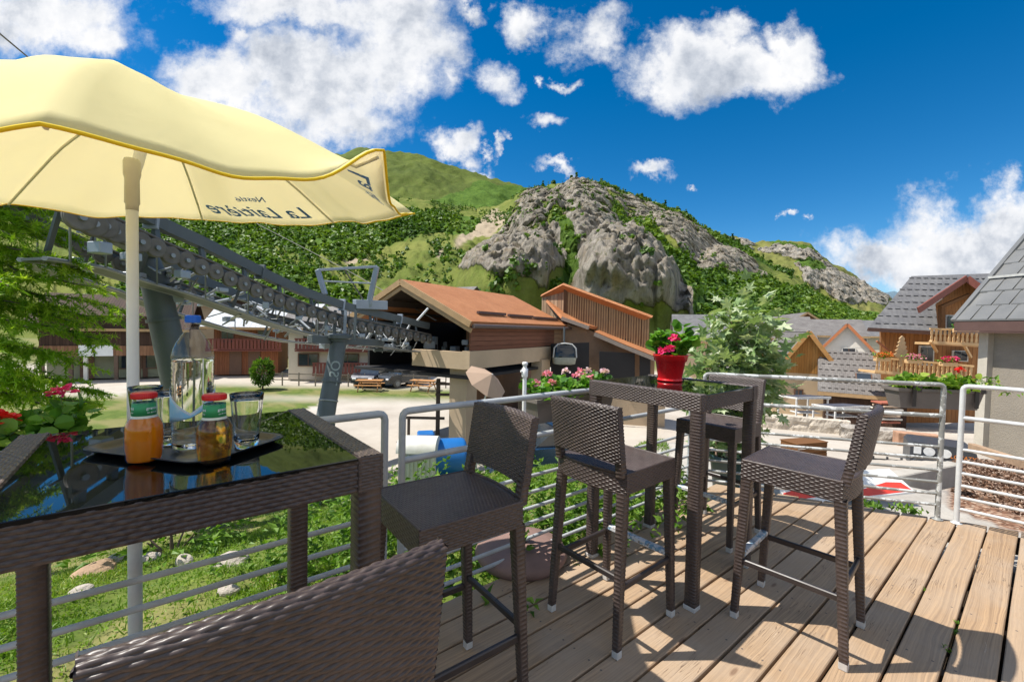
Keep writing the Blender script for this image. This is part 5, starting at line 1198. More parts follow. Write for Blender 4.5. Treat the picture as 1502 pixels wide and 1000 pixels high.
ORWD = plank_mat('orange_varnished_boards', (.42, .19, .045), (.50, .25, .07), .14)
DKIN = mat('interior_shade_black', (.022, .020, .020), .8, 0, .3, 1)  # near-black colour stands in for the unlit depth of the station
TRIMW = mat('honey_wood_fascia', (.42, .27, .13), .6, 0, .15, 3)
def quad(mb, a, b_, c, d): mb.add([a, b_, c, d], [(0, 1, 2, 3)])
def uv_planar(o, scale=1.):
    me = o.data; uv = me.uv_layers.new(name='UVMap'); V = np.array([v.co[:] for v in me.vertices]); out = np.zeros((len(me.loops), 2)); 
    for p in me.polygons:
        n_ = np.array(p.normal[:]); h = np.cross([0, 0, 1.], n_); 
        if np.linalg.norm(h) < .05: h = np.array([1., 0, 0])
        h /= np.linalg.norm(h); u = np.cross(n_, h)
        for li in p.loop_indices: q = V[me.loops[li].vertex_index]; out[li] = (q@h*scale, q@u*scale)
    uv.data.foreach_set('uv', out.ravel()); return o
def slab(name, pts, th, mt, parent, nrm=None):
    """flat polygon with thickness th downward along its normal"""
    P_ = [np.array(p, float) for p in pts]; nn = np.cross(P_[1]-P_[0], P_[2]-P_[0]); nn /= np.linalg.norm(nn)
    if nn[2] < 0 or (abs(nn[2]) < 1e-6 and False): nn = -nn
    k = len(P_); V = P_+[p-nn*th for p in P_]; mb = MB(); mb.add(V, [tuple(range(k)), tuple(range(k, 2*k))[::-1]]+[(i, (i+1) % k, k+(i+1) % k, k+i) for i in range(k)])
    o = mb.build(name, mt, parent); uv_planar(o); return o
stn = thing('lift_station', 'tan and brown lift station with orange roof and an open gable mouth', 'lift station', (0, 0, 0))
d1 = np.array([.512, .859, 0]); d2 = np.array([-.859, .512, 0]); up = np.array([0, 0, 1.])
C1 = np.array(at(690, 466, 14.)); C1[2] = 1.74
Wd = 5.6; Ln = 7.4; RZ = 1.32
Rf = C1+d2*Wd/2+up*RZ; El = C1+d2*Wd
ov = .35
def RP(s, w_, z=0): # s along d1, w_ 0 right eave .. 1 ridge .. 2 left eave
    h = RZ*(w_ if w_ <= 1 else 2-w_); return C1+d1*s+d2*Wd/2*w_+up*(h+z)
slab('roof', [RP(-ov, -.10), RP(Ln, -.10), RP(Ln, 1), RP(-ov, 1)], .16, ORTILE, stn)
slab('roof', [RP(-ov, 2.1), RP(Ln, 2.1), RP(Ln, 1), RP(-ov, 1)], .16, ORTILE, stn)
for a in (0, 1): slab('roof_shade_sheet', [RP(-ov+.05, .0 if a == 0 else 2.0, -.10), RP(Ln-.1, .0 if a == 0 else 2.0, -.10), RP(Ln-.1, 1, -.20), RP(-ov+.05, 1, -.20)], .03, mat('painted_roof_shade', (.06, .042, .03), .8), stn)  # added dark sheets, painting shade onto the underside of the roof
for a in (0, 1):
    for i, (e, z, w_) in enumerate(((-.02, -.10, .2), (.04, -.30, .14))):
        mb = MB(); mb.bar(RP(-ov+e, -.10 if a == 0 else 2.1, z), RP(-ov+e, 1, z), .05, w_, (0, 0, 1)); mb.build('fascia', TRIMW, stn)
mb = MB(); mb.tube([RP(-ov, -.14, -.1), RP(Ln, -.14, -.1)], .07, 8); mb.build('gutter', mat('brown_gutter', (.12, .085, .07), .5), stn)
for s0, s1, w_ in ((.8, 2.6, .10), (2.75, 4.7, .08), (4.75, 7.2, .06)):
    mb = MB(); mb.bar(RP(s0, w_, .07), RP(s1, w_, .07), .10, .09); mb.build('snow_guard', mat('dark_snow_guard', (.10, .06, .05), .6), stn)
# brown boarded side with slanting foot
a = C1+up*-.12; b_ = C1+d1*Ln-up*.12
mb = MB(); 
zb0, zb1 = .54, .70
quad(mb, C1*[1, 1, 0]+up*(zb0), (C1+d1*Ln*.86)*[1, 1, 0]+up*zb1, (C1+d1*Ln*.86)-up*.10, C1-up*.10); o = mb.build('boarded_side', BRWN, stn); uv_planar(o); solidify(o, .06)
mb = MB(); quad(mb, (C1+d1*Ln*.86)*[1, 1, 0]+up*zb1, (C1+d1*Ln)*[1, 1, 0]+up*zb1, C1+d1*Ln-up*.10, C1+d1*Ln*.86-up*.10); o = mb.build('boarded_side', plank_mat('tan_boards', (.40, .25, .14), (.44, .28, .16), .2, False), stn); uv_planar(o); solidify(o, .06)
# concrete beam below, pillars, back wall
def wbox(name, p, q_, z0, z1, t, mt, par=stn): mb = MB(); mb.bar(np.array([p[0], p[1], (z0+z1)/2]), np.array([q_[0], q_[1], (z0+z1)/2]), t, z1-z0); return mb.build(name, mt, par)
ins = d2*.08
wbox('beam', C1+ins-d1*.1, C1+ins+d1*9.5, .04, zb0+.1, .3, TANC)
wbox('beam', C1+ins+d1*.05, C1+d2*2.45+d1*.05, .03, .60, .3, TANC)
pl = C1+d1*.5+d2*.62
wbox('pillar', pl-d1*.3, pl+d1*.3, -3.1, .1, .72, TANC)
wbox('pillar', C1+ins+d1*4.9, C1+ins+d1*5.7, -3.1, .1, .5, TANC)
wbox('pillar', C1+ins+d1*8.2, C1+ins+d1*9.4, -3.1, .4, .5, TANC)
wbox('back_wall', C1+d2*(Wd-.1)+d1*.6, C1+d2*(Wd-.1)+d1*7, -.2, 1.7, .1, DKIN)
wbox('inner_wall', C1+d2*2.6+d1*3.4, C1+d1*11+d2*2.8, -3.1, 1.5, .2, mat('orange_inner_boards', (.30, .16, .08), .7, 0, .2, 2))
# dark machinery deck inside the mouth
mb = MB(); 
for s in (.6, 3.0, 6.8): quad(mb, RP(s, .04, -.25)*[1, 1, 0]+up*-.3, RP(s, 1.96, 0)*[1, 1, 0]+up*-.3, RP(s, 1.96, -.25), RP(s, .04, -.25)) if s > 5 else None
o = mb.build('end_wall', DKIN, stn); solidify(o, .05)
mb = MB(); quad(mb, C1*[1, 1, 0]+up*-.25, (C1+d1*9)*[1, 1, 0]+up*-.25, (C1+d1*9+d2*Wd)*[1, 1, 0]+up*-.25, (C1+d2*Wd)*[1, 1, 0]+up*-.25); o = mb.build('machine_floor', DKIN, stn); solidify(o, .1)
mb = MB(); mb.add([RP(.9, 0.05, -.2), RP(.9, 1, -.25), RP(.9, 1.95, -.2), RP(.9, 1.95, -.2)*[1, 1, 0]+up*.25, RP(.9, .05, -.2)*[1, 1, 0]+up*.25], [(0, 1, 2, 3, 4)]); 
r = np.random.default_rng(8)
for i in range(18):
    s = r.uniform(.2, 2.5); w_ = r.uniform(.15, 1.7); z0 = r.uniform(.3, 1.0); p = C1*[1, 1, 0]+d1*s+d2*Wd/2*w_+up*z0
    mb = MB(); mb.box(p, (r.uniform(.06, .4), r.uniform(.1, .5), r.uniform(.1, .5)), rotz(r.uniform(0, 3)), .01); mb.build('machinery', [STEEL, GALV, LSTEEL, DKIN][i % 4], stn)
for w_ in (.3, .6, 1.0, 1.35, 1.7):
    mb = MB(); mb.bar(RP(.2, w_, -.2), RP(5, w_, -.2), .08, .16); mb.build('rafter', mat('dark_rafter', (.09, .06, .045), .7), stn)
for x0, y0, x1, y1, D in ((612, 470, 628, 452, 13.9), (593, 531 - 40, 606, 468, 14.4), (536, 500, 545, 486, 12.6), (590, 509, 598, 495, 14.)):
    mb = MB(); mb.tube([at(x0, y0, D), at(x1, y1, D)], .035, 8); mb.build('white_tube', WHT, stn)
# gondola cabin hanging in the dark bay
gd = thing('gondola_cabin', 'pale gondola cabin hanging in the dark bay of the station', 'gondola', at(827, 520, 18.6)); 
def rbox(hx, hy, z, r_): return trayshape(hx, hy, r_, z, 5)
X = np.array([rbox(.3, .3, -.42, .1), rbox(.46, .42, -.38, .12), rbox(.5, .45, -.1, .12)]); mb = MB(); mb.grid(X, True, True); mb.add(X[0], [tuple(range(X.shape[1]))]); mb.build('cabin_body', mat('cabin_grey_green', (.36, .38, .32), .4), gd)
X = np.array([rbox(.5, .45, -.1, .12), rbox(.47, .43, .3, .12), rbox(.38, .36, .42, .12)]); mb = MB(); mb.grid(X, True, True); mb.build('cabin_window', BGL, gd)
for sx in (-1, 1): mb = MB(); mb.tube([(sx*.49, -.4, -.1), (sx*.46, -.39, .3), (sx*.3, -.33, .46), (0, -.3, .5)], .035, 8); mb.build('frame', mat('cabin_frame', (.5, .5, .47), .4), gd)
mb = MB(); mb.tube([(0, 0, .42), (0, .05, 1.2)], .04, 8); mb.build('hanger', STEEL, gd)
# lower lean-to roofs towards the right
def atv(x, y, D): return np.array(at(x, y, D))
g0 = atv(824, 463, 20.0); g1 = atv(864, 477, 19.3); g2 = atv(888, 482, 21.5); g3 = atv(800, 437, 22.5)
slab('lower_roof', [g0, g1, g2, g3], .14, ORTILE, stn)
h0 = atv(872, 486, 19.2); h1 = atv(914, 504, 18.6); h2 = atv(962, 523, 18.0); h3 = atv(960, 512, 20.5); h4 = atv(884, 482, 21.5)
slab('lower_roof', [h0, h1, h2, h3, h4], .12, ORTILE, stn)
for A_, B_ in ((g0, g1), (h0, h1), (h1, h2)): mb = MB(); mb.bar(A_-up*.12, B_-up*.12, .08, .16); mb.build('fascia', mat('grey_brown_fascia', (.22, .18, .15), .7), stn)
mb = MB(); A_ = atv(822, 470, 20.2); B_ = atv(960, 528, 19.4)
mb.add([A_-up*.1, atv(862, 483, 20.2), B_, B_*[1, 1, 0]+up*-3.1, A_*[1, 1, 0]+up*-3.1], [(0, 1, 2, 3, 4)]); o = mb.build('side_wall', mat('orange_brown_larch_boards', (.33, .205, .12), .75, 0, .2, 2), stn); solidify(o, .15)  # side wall boards in orange-brown
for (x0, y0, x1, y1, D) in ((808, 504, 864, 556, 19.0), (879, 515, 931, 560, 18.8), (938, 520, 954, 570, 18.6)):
    mb = MB(); quad(mb, atv(x0, y0, D), atv(x1, y0+(3 if x0 > 870 else -2), D-.1), atv(x1, y1, D-.1), atv(x0, y1, D)); o = mb.build('painted_dark_bay', DKIN, stn); solidify(o, .06)  # near-black panels before the wall stand in for shaded bays
wbox('bay_wall', atv(760, 600, 20.), atv(975, 600, 19.), -3.1, -1.1, .2, TANC)
# batten-clad box with its own roof
E0 = atv(830, 418, 21.0); E1 = atv(953, 463, 19.6); E2 = atv(795, 434, 22.6)
bz = .2
box = thing('clad_roof_box', 'box clad in upright orange battens rising behind the station roof', 'building', tuple(E0*[1, 1, 0])); bb = np.array(box.location)
E3 = E1+(E2-E0)
zb_ = lambda p, z: np.array([p[0], p[1], z])
mb = MB(); F_ = [E0-up*.08, E1-up*.08, zb_(E1, -.3), zb_(E0, -.3)]; mb.add([p-bb for p in F_], [(0, 1, 2, 3)]); 
mb.add([p-bb for p in (E2-up*.08, E0-up*.08, zb_(E0, -.3), zb_(E2, -.3))], [(0, 1, 2, 3)]); mb.add([p-bb for p in (E1-up*.08, E3-up*.08, zb_(E3, -.3), zb_(E1, -.3))], [(0, 1, 2, 3)])
o = mb.build('wall', TOWB, box); uv_planar(o)
Lb = E1-E0; nb = 34; wd_ = np.cross(Lb, up); wd_ /= np.linalg.norm(wd_); wd_ = wd_ if wd_@np.array([0, -1, 0]) > 0 else -wd_
for k in range(nb):
    p = E0+Lb*(k+.5)/nb; mb = MB(); mb.bar(zb_(p, -.3)+wd_*.03-bb, p-up*.1+wd_*.03-bb, .05, .05, (0, 1, 0)); mb.build('batten', TRIMW, box)
mb = MB(); mb.bar(zb_(E0, -.3)+wd_*.05-bb, E0+wd_*.05-bb, .16, .1, (0, 1, 0)); mb.build('corner_board', plank_mat('corner_larch', (.28, .15, .08), (.3, .17, .09), .3), box)
o = slab('roof', [E0-Lb*.01+wd_*.3+up*.05-bb, E1+Lb*.04+wd_*.3+up*.05-bb, E3+Lb*.04+up*.05-bb, E2-Lb*.01+up*.05-bb], .12, ORTILE, box)
mb = MB(); q0 = E0+Lb*.70+wd_*.02; q1 = E0+Lb*.79+wd_*.02; mb.add([p-bb for p in (zb_(q0, .45), zb_(q1, .45), zb_(q1, 1.05), zb_(q0, 1.05))], [(0, 1, 2, 3)]); o = mb.build('hatch', DKIN, box); solidify(o, .03)
# tan parasol below the station, blue tank, white container
PCAN = fabric('tan_parasol_cloth', (.50, .36, .26), (.4, .28, .2), fac=.2)
q = at(700, 600, 12.2); sp = thing('small_parasol', 'tilted tan parasol open beneath the lift station', 'parasol', (q.x, q.y, -3.0)); q0 = np.array(sp.location)
apex = atv(692, 535, 12.2)-q0; axis = np.array([.55, -.35, .76]); axis /= np.linalg.norm(axis); ea = np.cross(axis, [0, 1, 0]); ea /= np.linalg.norm(ea); eb = np.cross(axis, ea)
apex = atv(722, 548, 12.0)-q0
V = [apex]+[apex-axis*.34+.66*(math.cos(R_(a+22))*ea+math.sin(R_(a+22))*eb) for a in range(0, 360, 45)]
mb = MB(); mb.add(V, [(0, 1+k, 1+(k+1) % 8) for k in range(8)]); o = mb.build('canopy', PCAN, sp); solidify(o, .01)
mb = MB(); mb.tube([(0, 0, 0), (0, 0, 1.6), apex], .025, 8); mb.build('pole', WHT, sp)
BLUE = mat('blue_plastic_tank', (.012, .14, .42), .4, 0, .08, 3)
q = atz(650, 735, -2.4); D = q.y
tk = thing('blue_tank', 'blue plastic tank with a rounded top beside the station pillar', 'tank', at(648, 672, 9.3)); 
def barrel(nm, L_, R, mt, par, cy=0, rib=0):
    mb = MB(); pr = [(.001, -L_/2), (R*.8, -L_/2), (R*.96, -L_/2+.04), (R, -L_/2+.1)]+[(R+(.015 if rib and k % 2 else 0), -L_/2+.1+(L_-.2)*k/(rib or 2)) for k in range(1, rib or 2)]+[(R, L_/2-.1), (R*.96, L_/2-.04), (R*.8, L_/2), (.001, L_/2)]
    mb.lathe(pr, (0, 0, 0), 32, True, (1, .25, 0)); return mb.build(nm, mt, par)
o = barrel('tank_body', 1.05, .43, BLUE, tk)
mb = MB(); mb.box((.0, .1, -.5), (1.0, .8, .9), rotz(.24), .08); mb.build('tank_base', BLUE, tk)
mb = MB(); mb.box((-.36, 0, .50), (.36, .3, .16), rotz(.24), .03); mb.build('filler_box', BLUE, tk)
q = at(616, 662, 9.0); tw_ = thing('white_container', 'ribbed white rounded container left of the blue tank', 'container', q)
WCON = mat('dusty_white_plastic', (.62, .61, .55), .55, 0, .1, 3, dirt=(.4, .38, .3))
mb = MB(); X = []
for k in range(13):
    a = math.pi*k/12; X.append([(x, -.36*math.cos(a), .05+.28*math.sin(a)) for x in (-.42, .38)])
mb.grid(np.array(X)); mb.add([x[1] for x in X], [tuple(range(13))]); mb.add([x[0] for x in X], [tuple(range(13))[::-1]]); mb.build('lid', WCON, tw_)
mb = MB(); mb.box((0, 0, -.55), (.74, .64, 1.2), None, .03); mb.build('body', WCON, tw_)
for k in range(9):
    mb = MB(); mb.box((-.33+.082*k, -.335, -.5), (.035, .03, 1.05), None, .008); mb.build('rib', WCON, tw_)
def add_stops(o, P0, P1, P2, rows, cols, size=(.16, .05, .05)):
    """rows of little snow stops merged into a roof slab: P0->P1 along the eave, P0->P2 up the slope"""
    P0, P1, P2 = [np.array(p, float) for p in (P0, P1, P2)]; e = P1-P0; s = P2-P0; n_ = np.cross(e, s); n_ /= np.linalg.norm(n_); n_ = n_ if n_[2] > 0 else -n_
    eu, su = e/np.linalg.norm(e), s/np.linalg.norm(s); su = np.cross(n_, eu); su = su if su@s > 0 else -su; mb = MB()
    for i in range(rows):
        for j in range(cols): mb.box(P0+s*(i+.6)/rows+e*((j+(.25 if i % 2 else .7))/cols)+n_*.02, size, np.array([eu, su, n_]).T)
    q = mb.build('snow_stops', o.data.materials[0], o); uv_planar(q); return q

# loose struts, pipes and light arms filling the space between the two beams
jb = thing('lift_bracing', 'tangle of pale and dark struts between the two lift beams', 'steel bracing', tuple(pA[4])); jo = np.array(jb.location); r = np.random.default_rng(31)
QA, _ = resample(pA, 60); QB, _ = resample(pB, 60)
for i in range(85):
    k = int(r.integers(14, 58)); f0, f1_ = r.uniform(0, .5), r.uniform(.5, 1); a = QA[k]*(1-f0)+QB[min(59, k+3)]*f0+np.array([0, 0, r.uniform(-.95, -.35)]); b_ = QA[min(59, k+int(r.integers(-2, 3)))]*(1-f1_)+QB[min(59, k+3)]*f1_+np.array([0, 0, r.uniform(-1.1, -.3)])
    mb = MB(); mb.tube([a-jo, b_-jo], r.uniform(.012, .032), 6); mb.build('strut', [GALV, LSTEEL, STEEL, GALV, STEEL][i % 5], jb)
for i in range(20):
    k = int(r.integers(12, 58)); a = QA[k]*.6+QB[min(59, k+3)]*.4+np.array([0, 0, r.uniform(-1.2, -.4)]); mb = MB(); mb.box(a-jo, (r.uniform(.06, .3), r.uniform(.06, .3), r.uniform(.04, .14)), rotz(r.uniform(0, 3)), .008); mb.build('fitting', [GALV, LSTEEL, STEEL][i % 3], jb)
# ================================================================== houses
CREAMW = mat('cream_render', (.62, .54, .42), .85, 0, .08, 1., .2, 20, .01); WHITEW = mat('white_render', (.70, .66, .58), .85, 0, .07, 1.)
OCHRE = mat('ochre_render', (.56, .42, .26), .85, 0, .1, .7); STONEW = mat('grey_stone_wall', (.32, .29, .25), .9, 0, .3, 2.2, .8, 5, .08)
DBRN = plank_mat('dark_brown_boards', (.055, .030, .020), (.085, .048, .032), .18); RBRN = plank_mat('red_brown_upright_boards', (.26, .095, .045), (.33, .13, .06), .18)
OBRN = plank_mat('orange_brown_boards', (.38, .17, .06), (.46, .22, .085), .18); PINE = mat('yellow_pine_wood', (.62, .40, .19), .6, 0, .12, 3)
REDBAL = mat('dark_red_balcony_wood', (.17, .045, .03), .65, 0, .15, 3); WINM = mat('window_glass', (.03, .04, .05), .08, 0, .2, 2, spec=.8); FRM = mat('brown_window_frame', (.14, .07, .04), .6)
WFR = mat('white_window_frame', (.6, .58, .52), .6); SHUT = mat('ochre_shutter', (.42, .24, .09), .65)
def house(label, cx, D, zg, w_, dp, hw, rh, rz, wm, rm, kind='chalet', gable_front=True, ovh=.5, upper=None, wins=(), bals=(), doors=(), chim=(), cat='house', name='chalet', group=None, zoff=0, gm=None, fas=TRIMW):
    """box house centred under pixel column cx at distance D; front faces the camera before turning by rz. local x right, y away; front at y=0"""
    q = at(cx, 400, D); t = thing(name, label, cat, (q.x, q.y, zg), rz, group)
    mb = MB(); V = [(-w_/2, 0, 0), (w_/2, 0, 0), (w_/2, dp, 0), (-w_/2, dp, 0), (-w_/2, 0, hw), (w_/2, 0, hw), (w_/2, dp, hw), (-w_/2, dp, hw)]
    F = [(0, 1, 5, 4), (1, 2, 6, 5), (2, 3, 7, 6), (3, 0, 4, 7)]; mb.add(V, F); o = mb.build('wall', wm, t); uv_planar(o)
    if gable_front:
        gm_ = gm or upper or wm
        for y_ in (-.01, dp): mb = MB(); mb.add([(-w_/2, y_, hw), (w_/2, y_, hw), (0, y_, hw+rh)], [(0, 1, 2)]); o = mb.build('gable', gm_, t); uv_planar(o)
        sl = rh/(w_/2)
        for sx in (-1, 1):
            slab('roof', [(0, -ovh, hw+rh+.12), (0, dp+ovh, hw+rh+.12), (sx*(w_/2+ovh), dp+ovh, hw-ovh*sl+.12), (sx*(w_/2+ovh), -ovh, hw-ovh*sl+.12)], .14, rm, t)
            mb = MB(); mb.bar((0, -ovh-.03, hw+rh+.02), (sx*(w_/2+ovh), -ovh-.03, hw-ovh*sl+.02), .05, .24, (0, 0, 1)); mb.build('bargeboard', fas, t)
    else:
        for x_ in (-w_/2, w_/2): mb = MB(); mb.add([(x_, 0, hw), (x_, dp, hw), (x_, dp/2, hw+rh)], [(1, 0, 2)]); o = mb.build('gable', gm or upper or wm, t); uv_planar(o)
        sl = rh/(dp/2)
        for sy in (0, 1):
            ye = -ovh if sy == 0 else dp+ovh; ze = hw-ovh*sl+.12
            slab('roof', [(-w_/2-ovh, ye, ze), (w_/2+ovh, ye, ze), (w_/2+ovh, dp/2, hw+rh+.12), (-w_/2-ovh, dp/2, hw+rh+.12)], .14, rm, t)
        mb = MB(); mb.bar((-w_/2-ovh, -ovh-.03, hw-ovh*sl), (w_/2+ovh, -ovh-.03, hw-ovh*sl), .05, .2); mb.build('fascia', fas, t)
    if upper: 
        uz = hw*.5; mb = MB(); mb.box((0, -.03, (uz+hw)/2), (w_+.02, .05, hw-uz)); o = mb.build('boarding', upper, t); uv_planar(o)
    for (x, z, ww, hh) in wins:
        mb = MB(); mb.box((x, -.075, z), (ww+.16, .06, hh+.16)); f_ = mb.build('window', FRM if wm is not WHITEW else WFR, t)
        mb = MB(); mb.box((x, -.10, z), (ww, .03, hh)); mb.build('pane', WINM, f_)
        mb = MB(); mb.box((x, -.12, z), (.05, .02, hh)); mb.build('glazing_bar', FRM, f_)
    for (x, z, ww, hh) in doors:
        mb = MB(); mb.box((x, -.07, z+hh/2), (ww, .05, hh)); mb.build('door', FRM, t)
    for (x0, x1, z, dpth, mt_) in bals:
        mb = MB(); mb.box(((x0+x1)/2, -dpth/2, z), (x1-x0, dpth, .12)); b1 = mb.build('balcony', mt_, t)
        mb = MB(); mb.box(((x0+x1)/2, -dpth, z+.95), (x1-x0, .09, .08)); mb.box(((x0+x1)/2, -dpth, z+.14), (x1-x0, .07, .08))
        n_ = int((x1-x0)/.26)
        for k in range(n_): mb.box((x0+(k+.5)*(x1-x0)/n_, -dpth, z+.53), (.19, .035, .78))
        mb.build('balustrade', mt_, b1)
    for (x, y, h) in chim:
        mb = MB(); mb.box((x, y, hw+rh*.6+h/2), (.6, .6, h+rh*.6), None, .02); c_ = mb.build('chimney', OCHRE, t); mb = MB(); mb.box((x, y, hw+rh*.6+h+rh*.3+.06), (.78, .78, .1)); mb.build('chimney_cap', STONEW, c_)
    return t
ZG = -3.05
def W_(px_, D): return px_*D/FPX
# left side, from left to right
house('long dark brown chalet with a white panel on its balcony band, behind the larch', 166, 33, ZG, 7.4, 7, 4.4, 2.0, .50, mat('dull_green_panels', (.25, .26, .17), .8, 0, .15, 1), DBRN, gable_front=False, ovh=1.2, gm=DBRN,
      wins=((.9, 1.3, 1.5, 1.1), (2.6, 1.3, 1.3, 1.1)), doors=((-1.5, 0, .8, 2.0), (1.9, 0, .3, 2.2)), name='chalet')
hs_ = [o for o in bpy.data.objects if o.get('category') == 'house'][-1]
mb = MB(); mb.box((0, -.95, 3.6), (7.5, .12, 2.4)); o = mb.build('boarding', DBRN, hs_); uv_planar(o)
mb = MB(); mb.box((0, -1.05, 2.15), (7.5, .1, .75)); o = mb.build('balcony_band', plank_mat('carved_brown_boards', (.22, .11, .06), (.34, .18, .10), .2), hs_); uv_planar(o)
mb = MB(); mb.box((-.7, -1.12, 2.17), (1.9, .05, .80)); mb.build('white_panel', WHT, hs_)
for x in (-3.6, -2.1, -1.3, .4, 1.7, 3.5): mb = MB(); mb.box((x, -1.0, .9), (.22, .22, 1.8)); mb.build('post', mat('brown_post', (.14, .09, .06), .7) if x not in (-1.3,) else WHITEW, hs_)
house('tan chalet with an ochre gable behind the water bottle', 298, 44, ZG, 5.2, 8, 5.0, 1.6, .45, OCHRE, PALET, wins=((-1.6, 3.4, .9, 1.2), (1.6, 3.4, .9, 1.2), (-1.6, 1.2, .9, 1.2)), ovh=.7, name='chalet')
house('red-brown chalet with carved balconies left of the small round tree', 362, 37, ZG, 4.8, 6, 4.3, 1.2, .35, RBRN, PALET, gable_front=False, wins=((-1.4, 3.3, .8, 1.0), (1.3, 3.3, .8, 1.0)), bals=((-2.8, 2.8, 2.1, .8, REDBAL),), doors=((-.8, 0, .9, 2.0), (.6, 0, .9, 2.0)), ovh=.8, name='chalet')
house('small cream house far behind, between the red-brown and cream chalets', 412, 58, ZG, 8, 8, 4.2, 1.5, .2, CREAMW, GRTILE2, gable_front=False, wins=((0.6, 3.0, .9, 1.1), (2.8, 3.0, .9, 1.1)), name='house')
house('cream chalet with two rows of dark red balconies behind the leaning mast', 500, 35, ZG, 7.8, 7, 4.3, 1.3, .2, CREAMW, GRTILE2, gable_front=False, ovh=.8, gm=DBRN,
      wins=((-2.0, 3.5, 1.4, 1.3), (.4, 3.5, 1.4, 1.3), (2.9, 3.5, 1.2, 1.3), (-2.4, 1.6, 1.4, .9), (.6, 1.6, 1.6, .9), (2.9, 1.6, 1.2, .9)), bals=((-3.2, 4.4, 2.35, .9, REDBAL), (-1.9, 3.6, .45, .9, REDBAL)), name='chalet')
for i, (cx, D, w_, lab) in enumerate(((300, 62, 10, 'left of the three pale metal roofs seen through the lift wheels'), (352, 56, 9, 'middle pale metal roof seen through the lift wheels'), (402, 70, 12, 'right of the pale metal roofs seen through the lift wheels'), (455, 88, 14, 'long low grey-roofed house behind the leaning mast top'), (640, 80, 12, 'brown chalet with a dark roof on the slope above the station roof'))):
    house(lab if i > 2 else 'chalet with the '+lab, cx, D, ZG+(0 if i < 3 else 2.2 if i == 3 else 6.0), w_, 8, 5.2 if i < 3 else 3.4, 2.6, .25-.2*i, [CREAMW, DBRN, OCHRE, CREAMW, DBRN][i], PALET if i < 3 else GRTILE2, gable_front=(i == 1), wins=((-2, 3.4, 1, 1.2), (2, 3.4, 1, 1.2)), name='chalet')
# street beyond the chalet, cars, fence, picnic tables, tree
def car(label, px_, py_, D, rz, col, L_=4.0, grp=None):
    q = at(px_, py_, D); q.z = float(ground_z(np.array(q.x), np.array(q.y))); t = thing('parked_car', label, 'car', q, rz, grp)
    PT = mat('car_paint', col, .25, .3, .04, 2, spec=.6); H = 1.45; Wc = 1.7; mb = MB()
    prof = [(-L_/2, .35), (-L_/2, .75), (-L_/2+.15, .92), (-L_*.18, .98), (L_*.43, .95), (L_/2, .8), (L_/2, .35)]
    mb.prism([(x, z) for x, z in prof], -Wc/2, Wc/2, lambda x, y, z: (x, z, y)); mb.build('body', PT, t)
    gh_ = [(-L_*.20, .97), (-L_*.06, H-.06), (L_*.02, H), (L_*.28, H-.02), (L_*.43, .95)]; mb = MB()
    mb.prism(gh_, -Wc/2+.14, Wc/2-.14, lambda x, y, z: (x, z, y)); mb.build('cabin_glass', WINM, t)
    mb = MB(); mb.box((L_*.14, 0, H+.005), (L_*.3, Wc-.34, .05), None, .02); mb.build('roof', PT, t)
    for x in (-L_*.31, L_*.3):
        for y in (-1, 1):
            mb = MB(); mb.lathe([(.001, -.1), (.30, -.1), (.32, -.06), (.32, .06), (.30, .1), (.001, .1)], (x, y*(Wc/2-.08), .32), 20, False, (0, 1, 0)); w2 = mb.build('wheel', RUBB, t)
            mb = MB(); mb.lathe([(.001, 0), (.19, 0), (.19, .015), (.001, .015)], (x, y*(Wc/2+.02), .32), 14, False, (0, y, 0)); mb.build('rim', GALV, w2)
    for y in (-.6, .6): mb = MB(); mb.box((-L_/2-.01, y, .68), (.05, .3, .14), None, .02); mb.build('headlight', WHT, t)
    for y in (-.65, .65): mb = MB(); mb.box((L_/2+.005, y, .74), (.04, .16, .2), None, .01); mb.build('tail_light', REDP, t)
    return t
car('white car parked on the street just right of the cream chalet', 574, 552, 38, 1.35, (.62, .63, .64))
car('black car parked on the street beside the end of the cream chalet', 556, 560, 34, 1.1, (.018, .018, .02))
car('dark grey car parked in front of the white car', 590, 560, 33, 1.0, (.06, .065, .07))
car('small red car parked farther up the street behind the white car', 573, 538, 58, 1.3, (.5, .02, .03))
car('dark car parked in the shade against the cream chalet', 547, 556, 33, 1.5, (.03, .035, .05))
for i, (x, c_) in enumerate(((616, (.5, .5, .52)), (628, (.45, .40, .55)), (640, (.62, .62, .6)))): car(['silver car leftmost of the row behind the station pillar', 'lilac car in the middle of the row behind the station pillar', 'pale car rightmost of the row behind the station pillar'][i], x, 555, 40+i, 1.2, c_, grp='cars in a row behind the station')
car('dark blue car parked on the asphalt beyond the railing by the empty parasol pole', 806, 690, 12.6, .35, (.012, .05, .12))
FENW = mat('grey_fence_wood', (.26, .22, .17), .8, 0, .15, 3)
def rail_fence(label, A, B, n_, h, group=None, zf=None, mt=FENW, r=.05):
    A = Vector(A); B = Vector(B); t = thing('rail_fence', label, 'fence', A, math.atan2((B-A).y, (B-A).x), group); L_ = math.hypot((B-A).x, (B-A).y); dz = (B-A).z
    for k in range(n_): mb = MB(); x = L_*k/(n_-1); mb.box((x, 0, dz*k/(n_-1)+h/2), (r*1.6, r*1.6, h), None, .01); mb.build('post', mt, t)
    for hh in (h*.45, h*.88): mb = MB(); mb.bar((0, 0, hh), (L_, 0, dz+hh), r*.7, r*1.4); mb.build('rail', mt, t)
    return t
def gpt(x, D): q = at(x, 500, D); q.z = float(ground_z(np.array(q.x), np.array(q.y))); return q
rail_fence('long wooden rail fence in front of the cream chalet', gpt(390, 31.5), gpt(655, 32), 12, 1.0)
